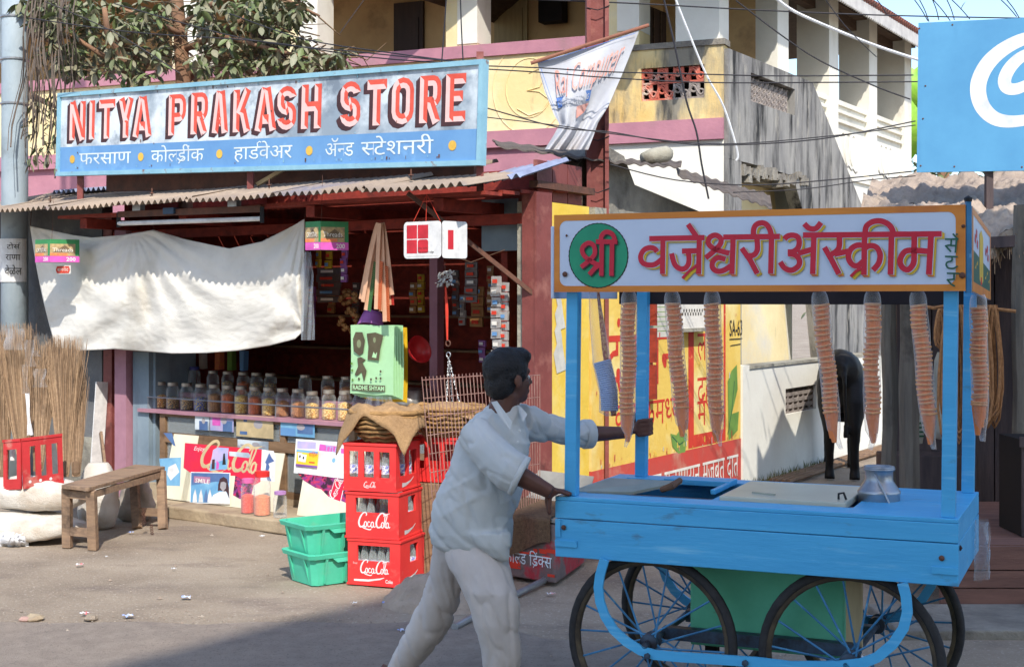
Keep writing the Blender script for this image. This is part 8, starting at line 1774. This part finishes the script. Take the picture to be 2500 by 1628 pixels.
# ---------------------------------------------------------------- right hand shack with thatch, blue sign
M_thatch = mat('mud_thatch', (176,158,140), (150,134,119), 3, .97, 1, 22, dirt=((112,98,92), 2.2, .55, .74)); M_dwood = mat('dark_weathered_wood', (92,78,76), (66,58,60), 3, .85, .3, 20, stretch=(4,4,.5)); M_gwood = mat('grey_weathered_timber', (128,120,108), (92,88,82), 3, .9, .5, 20, stretch=(5,5,.5), dirt=((70,64,58), 3, .54, .7))
M_coir = mat('coir_rope', (178,128,84), (140,98,64), 40, .9, .4, 80)
shk = thing('thatched_shack', 'dark open shack with ragged mud brown thatch roof at the right edge', 'shack', (3.6, 9.8, 0))
e0, e1 = at(2080, 560, 9.4), at(2760, 590, 8.6); r0, r1 = at(2130, 436, 12.3), at(2800, 405, 12.1)
q = MB()
def thp(s, t, d=0):
    p = e0.lerp(e1, s).lerp(r0.lerp(r1, s), t); nn = .09*noise.noise((s*9, t*5, 1))+.05*noise.noise((s*26, t*16, 2))+.025*noise.noise((s*70, t*40, 2)); rag = .06*noise.noise((s*24, 3, 3)) if t < .02 else 0
    return p+Vector((0, rag, nn+rag*.6-d))
q.ngrid(thp, 170, 70, M_thatch); q.ngrid(lambda s, t: thp(s, t, .12), 40, 6, M_thatch); q.ngrid(lambda s, t: thp(s, 0, .12*t), 60, 2, M_thatch); q.ngrid(lambda s, t: thp(0, s, .12*t), 20, 2, M_thatch); q.build('thatch_roof', shk, smooth=True)
q = MB()
for k in range(160): s = R.random(); p = thp(s, 0, R.uniform(0, .12)); q.tube([p, p+Vector((R.uniform(-.03,.03), -R.uniform(.02,.07), -R.uniform(.03,.12)))], [.004, .002], M_straw[k % 3], 3, False)
q.build('straw_fringe', shk, kind='stuff')
XR = at(2150, 900, 10.9).x
MB().box(2.95, 7, 10.9, 11.0, 0, 2.5, M_dwood).build('back_wall', shk)
for k in range(16): MB().box(3.05+k*.16, 3.2+k*.16, 10.86, 10.897, 0, 2.5, M_dwood).build('wall_plank', shk)
MB().box(6.2, 6.3, 8.4, 11, 0, 2.4, M_dwood).build('side_wall', shk)
for u, Y, w_ in ((2170, 9.6, .1), (2222, 9.45, .13), (2492, 8.9, .1)):
    p = at(u, 1100, Y); q = MB(); rings = []
    for j in range(9):
        z = 2.35*j/8; rings.append([(p.x+w_/2*(.9+.25*noise.noise((a, z*2, u)))*math.cos(.785+1.5708*a/2)*1.2+.02*noise.noise((z*1.5, u, 1)), p.y+w_/2*math.sin(.785+1.5708*a/2), z) for a in range(8)])
    q.loft(rings, M_gwood); q.build('post', shk, smooth=False)
MB().bar(at(2180, 735, 9.3)+Vector((-.2,0,.33)), at(2700, 735, 8.7)+Vector((0,0,.4)), .07, .07, M_dwood).build('beam', shk)
# plank plinth and step
pf = thing('plank_platform', 'low brown plank platform under the right hand shack', 'platform', (3.4, 8.2, 0))
M_brplank = mat('brown_plank', (132,96,84), (108,78,70), 3, .85, .3, 24, stretch=(.7,6,6))
for k, (za, zb) in enumerate(((.0,.128),(.136,.228),(.236,.365))): MB().box(2.42, 6.2, 8.02+.004*k, 8.06, za, zb, M_brplank).build('plank', pf)
for k in range(5): MB().box(2.42, 6.2, 8.065+k*.35, 8.405+k*.35, .33+.002*(k % 2), .37, M_brplank).build('deck_board', pf)
tag(MB().box(2.0, 6.2, 7.35, 8.0, -.01, .05, M_conc, None).build('stone_slab', loc=(3.4, 7.7, 0), bevel=.01), 'flat grey stone slab in front of the plank platform', 'slab')
bxw = thing('wooden_crate', 'dark upright wooden crate on the platform at the right edge', 'crate', (3.2, 8.5, .37))
for k in range(4): MB().box(2.98+k*.13, 3.1+k*.13, 8.3, 8.32, .375, .95, M_dwood).build('slat', bxw)
MB().box(2.98, 3.49, 8.322, 8.7, .375, .94, M_dark).build('box', bxw); MB().box(2.96, 3.5, 8.28, 8.298, .9, .96, M_dwood).build('rail', bxw)
# coir ropes
def coil(label, u, v, w_, h, Y, n, seed):
    rr = random.Random(seed); t = thing('rope_coil', label, 'rope', tuple(at(u, v, Y)))
    for k in range(n):
        q = MB(); k_ = Y/F; w2_ = w_*k_*rr.uniform(.5, 1); h2 = h*k_*rr.uniform(.85, 1.05); p = at(u+rr.uniform(-.3, .3)*w_, v, Y+rr.uniform(-.06, .06)); tw = rr.uniform(-.4, .4)
        q.tube([p+Vector((w2_*.5*math.sin(a*.5236)*(.4+.6*(1-math.cos(a*.5236))/2), tw*w2_*.5*math.sin(a*.5236), -h2*(1-math.cos(a*.5236))/2)) for a in range(13)], .008, M_coir, 5); q.build('rope_loop', t)
coil('large bundle of coir rope loops hanging from the shack beam', 2330, 745, 70, 330, 8.95, 16, 1); coil('small coir rope loop hanging left of the blue front post', 2302, 755, 34, 90, 9.0, 5, 2); coil('coir rope bundle hanging at the far right behind the cones', 2415, 745, 60, 290, 8.85, 12, 3); coil('thin coir rope loops hanging below the end board', 2360, 760, 40, 300, 9.1, 8, 4)
tag(MB().tube([at(2240, 745, 9.1), at(2280, 752, 9.1), at(2330, 742, 9.0), at(2480, 760, 8.8)], .012, M_coir, 6).build('rope', loc=tuple(at(2240, 745, 9.1))), 'twisted coir rope strung along the shack beam', 'rope')
# white printed bags standing in the shack
M_bagw = mat('printed_bag', (206,210,200), (186,190,182), 6, .7, .2, 40)
for (lb, u0, u1, v0, v1, Y, c_) in (('white printed bag with a red mark leaning by the grey timbers', 2215, 2252, 870, 1080, 9.9, 1), ('second white printed bag with green letters behind the right front post', 2282, 2322, 860, 1070, 9.8, 2)):
    t = thing('printed_bag', lb, 'bag', tuple(at(u0, v1, Y))); a, b_ = at(u0, v1, Y), at(u1, v0, Y)
    q = MB(); rings = [[(((a.x+b_.x)/2)+(b_.x-a.x)/2*s_*math.cos(6.283*k/12), Y+.1*s_*math.sin(6.283*k/12), a.z+(b_.z-a.z)*z_) for k in range(12)] for z_, s_ in ((0,.9),(.1,1.05),(.5,1.1),(.9,.95),(1,.6))]; q.loft(rings, M_bagw); q.build('body', t, smooth=True)
    P = Pl(Vector((a.x, Y-.11, a.z)), (1,0,0), (0,0,1)); pt = Paint(P, .003); W_ = b_.x-a.x; H_ = b_.z-a.z
    pt.disc(W_*.45, H_*.75, W_*.25, W_*.18, P_red if c_ == 1 else P_dgrn, 16); pt.disc(W_*.5, H_*.4, W_*.28, W_*.3, P_dgrn, 20); pt.up(); pt.disc(W_*.5, H_*.4, W_*.16, W_*.18, M_bagw, 20)
    for k in range(4): pt.rect(W_*.2, W_*.8, H_*.08+k*.03, H_*.08+k*.03+.014, P_dgrn)
    pt.build('lettering', t)
MB_ = at(2236, 860, 10.2); tag(MB().box(2.75, 3.4, 10.4, 10.75, 0, .62, M_dwood).build('storage_box', loc=(3.0, 10.5, 0), bevel=.01), 'dark grey storage box on the ground inside the shack', 'box')
# blue sign with white swirl
M_bsign = mat('cyan_blue_sign', (88,152,192), (78,140,182), 2, .5, .04, dirt=((70,130,172), 1.5, .55, .78, (2,2,.5)), dirt2=((120,140,150), 7, .68, .78)); M_swirl = mat('swirl_white', (228,232,236), None, 9, .6)
bs = thing('blue_sign', 'large sky blue sign board with a white swirl logo above the thatch', 'sign', tuple(at(2500, 420, 10.4)))
tl_, bl_, br2 = at(2242, 57, 10.4), at(2238, 421, 10.4), at(2800, 412, 9.9); pl = Pl(bl_, br2-bl_, (0,0,1)); Hs = tl_.z-bl_.z; Ws = (br2-bl_).length
MB().hexa([pl.w(0,0,0),pl.w(Ws,0,0),pl.w(Ws,0,-.03),pl.w(0,0,-.03),pl.w(.012,Hs,0),pl.w(Ws,Hs,0),pl.w(Ws,Hs,-.03),pl.w(.012,Hs,-.03)], M_bsign).build('panel', bs)
q2 = lambda x, y: pl.px(1800+x/2.9814, y/2.9814)
pt = Paint(pl, .001)
L = sm([q2(*p) for p in ((2330,250),(2220,250),(2100,275),(1960,345),(1840,450),(1770,580),(1765,700),(1810,800),(1900,865),(2040,875),(2200,830),(2350,720))]); pt.line(L, .105, M_swirl, [.55+.5*math.sin(math.pi*min(1, max(.0, i/len(L)*1.05))) for i in range(len(L))])
L = sm([q2(*p) for p in ((2330,420),(2200,370),(2090,400),(2000,480),(1955,570),(1970,630),(2040,640),(2160,590),(2300,540))]); pt.line(L, .075, M_swirl, [.7+.5*math.sin(math.pi*i/len(L)) for i in range(len(L))])
pt.build('logo', bs)
for (u, v) in ((2249,70),(2262,210),(2255,290),(2248,405),(2330,406),(2330,60),(2495,405)): x, z = pl.px(u, v); MB().lathe([(.001,0),(.007,0),(.005,.004),(.001,.005)], M_rust, 8, tuple(pl.w(x, z, .0005)), axis=tuple(pl.n)).build('rivet', bs)
for x in (.5, 1.4): MB().bar(pl.w(x, -.9, -.06), pl.w(x, Hs*.9, -.06), .05, .05, M_dwood).build('post', bs)
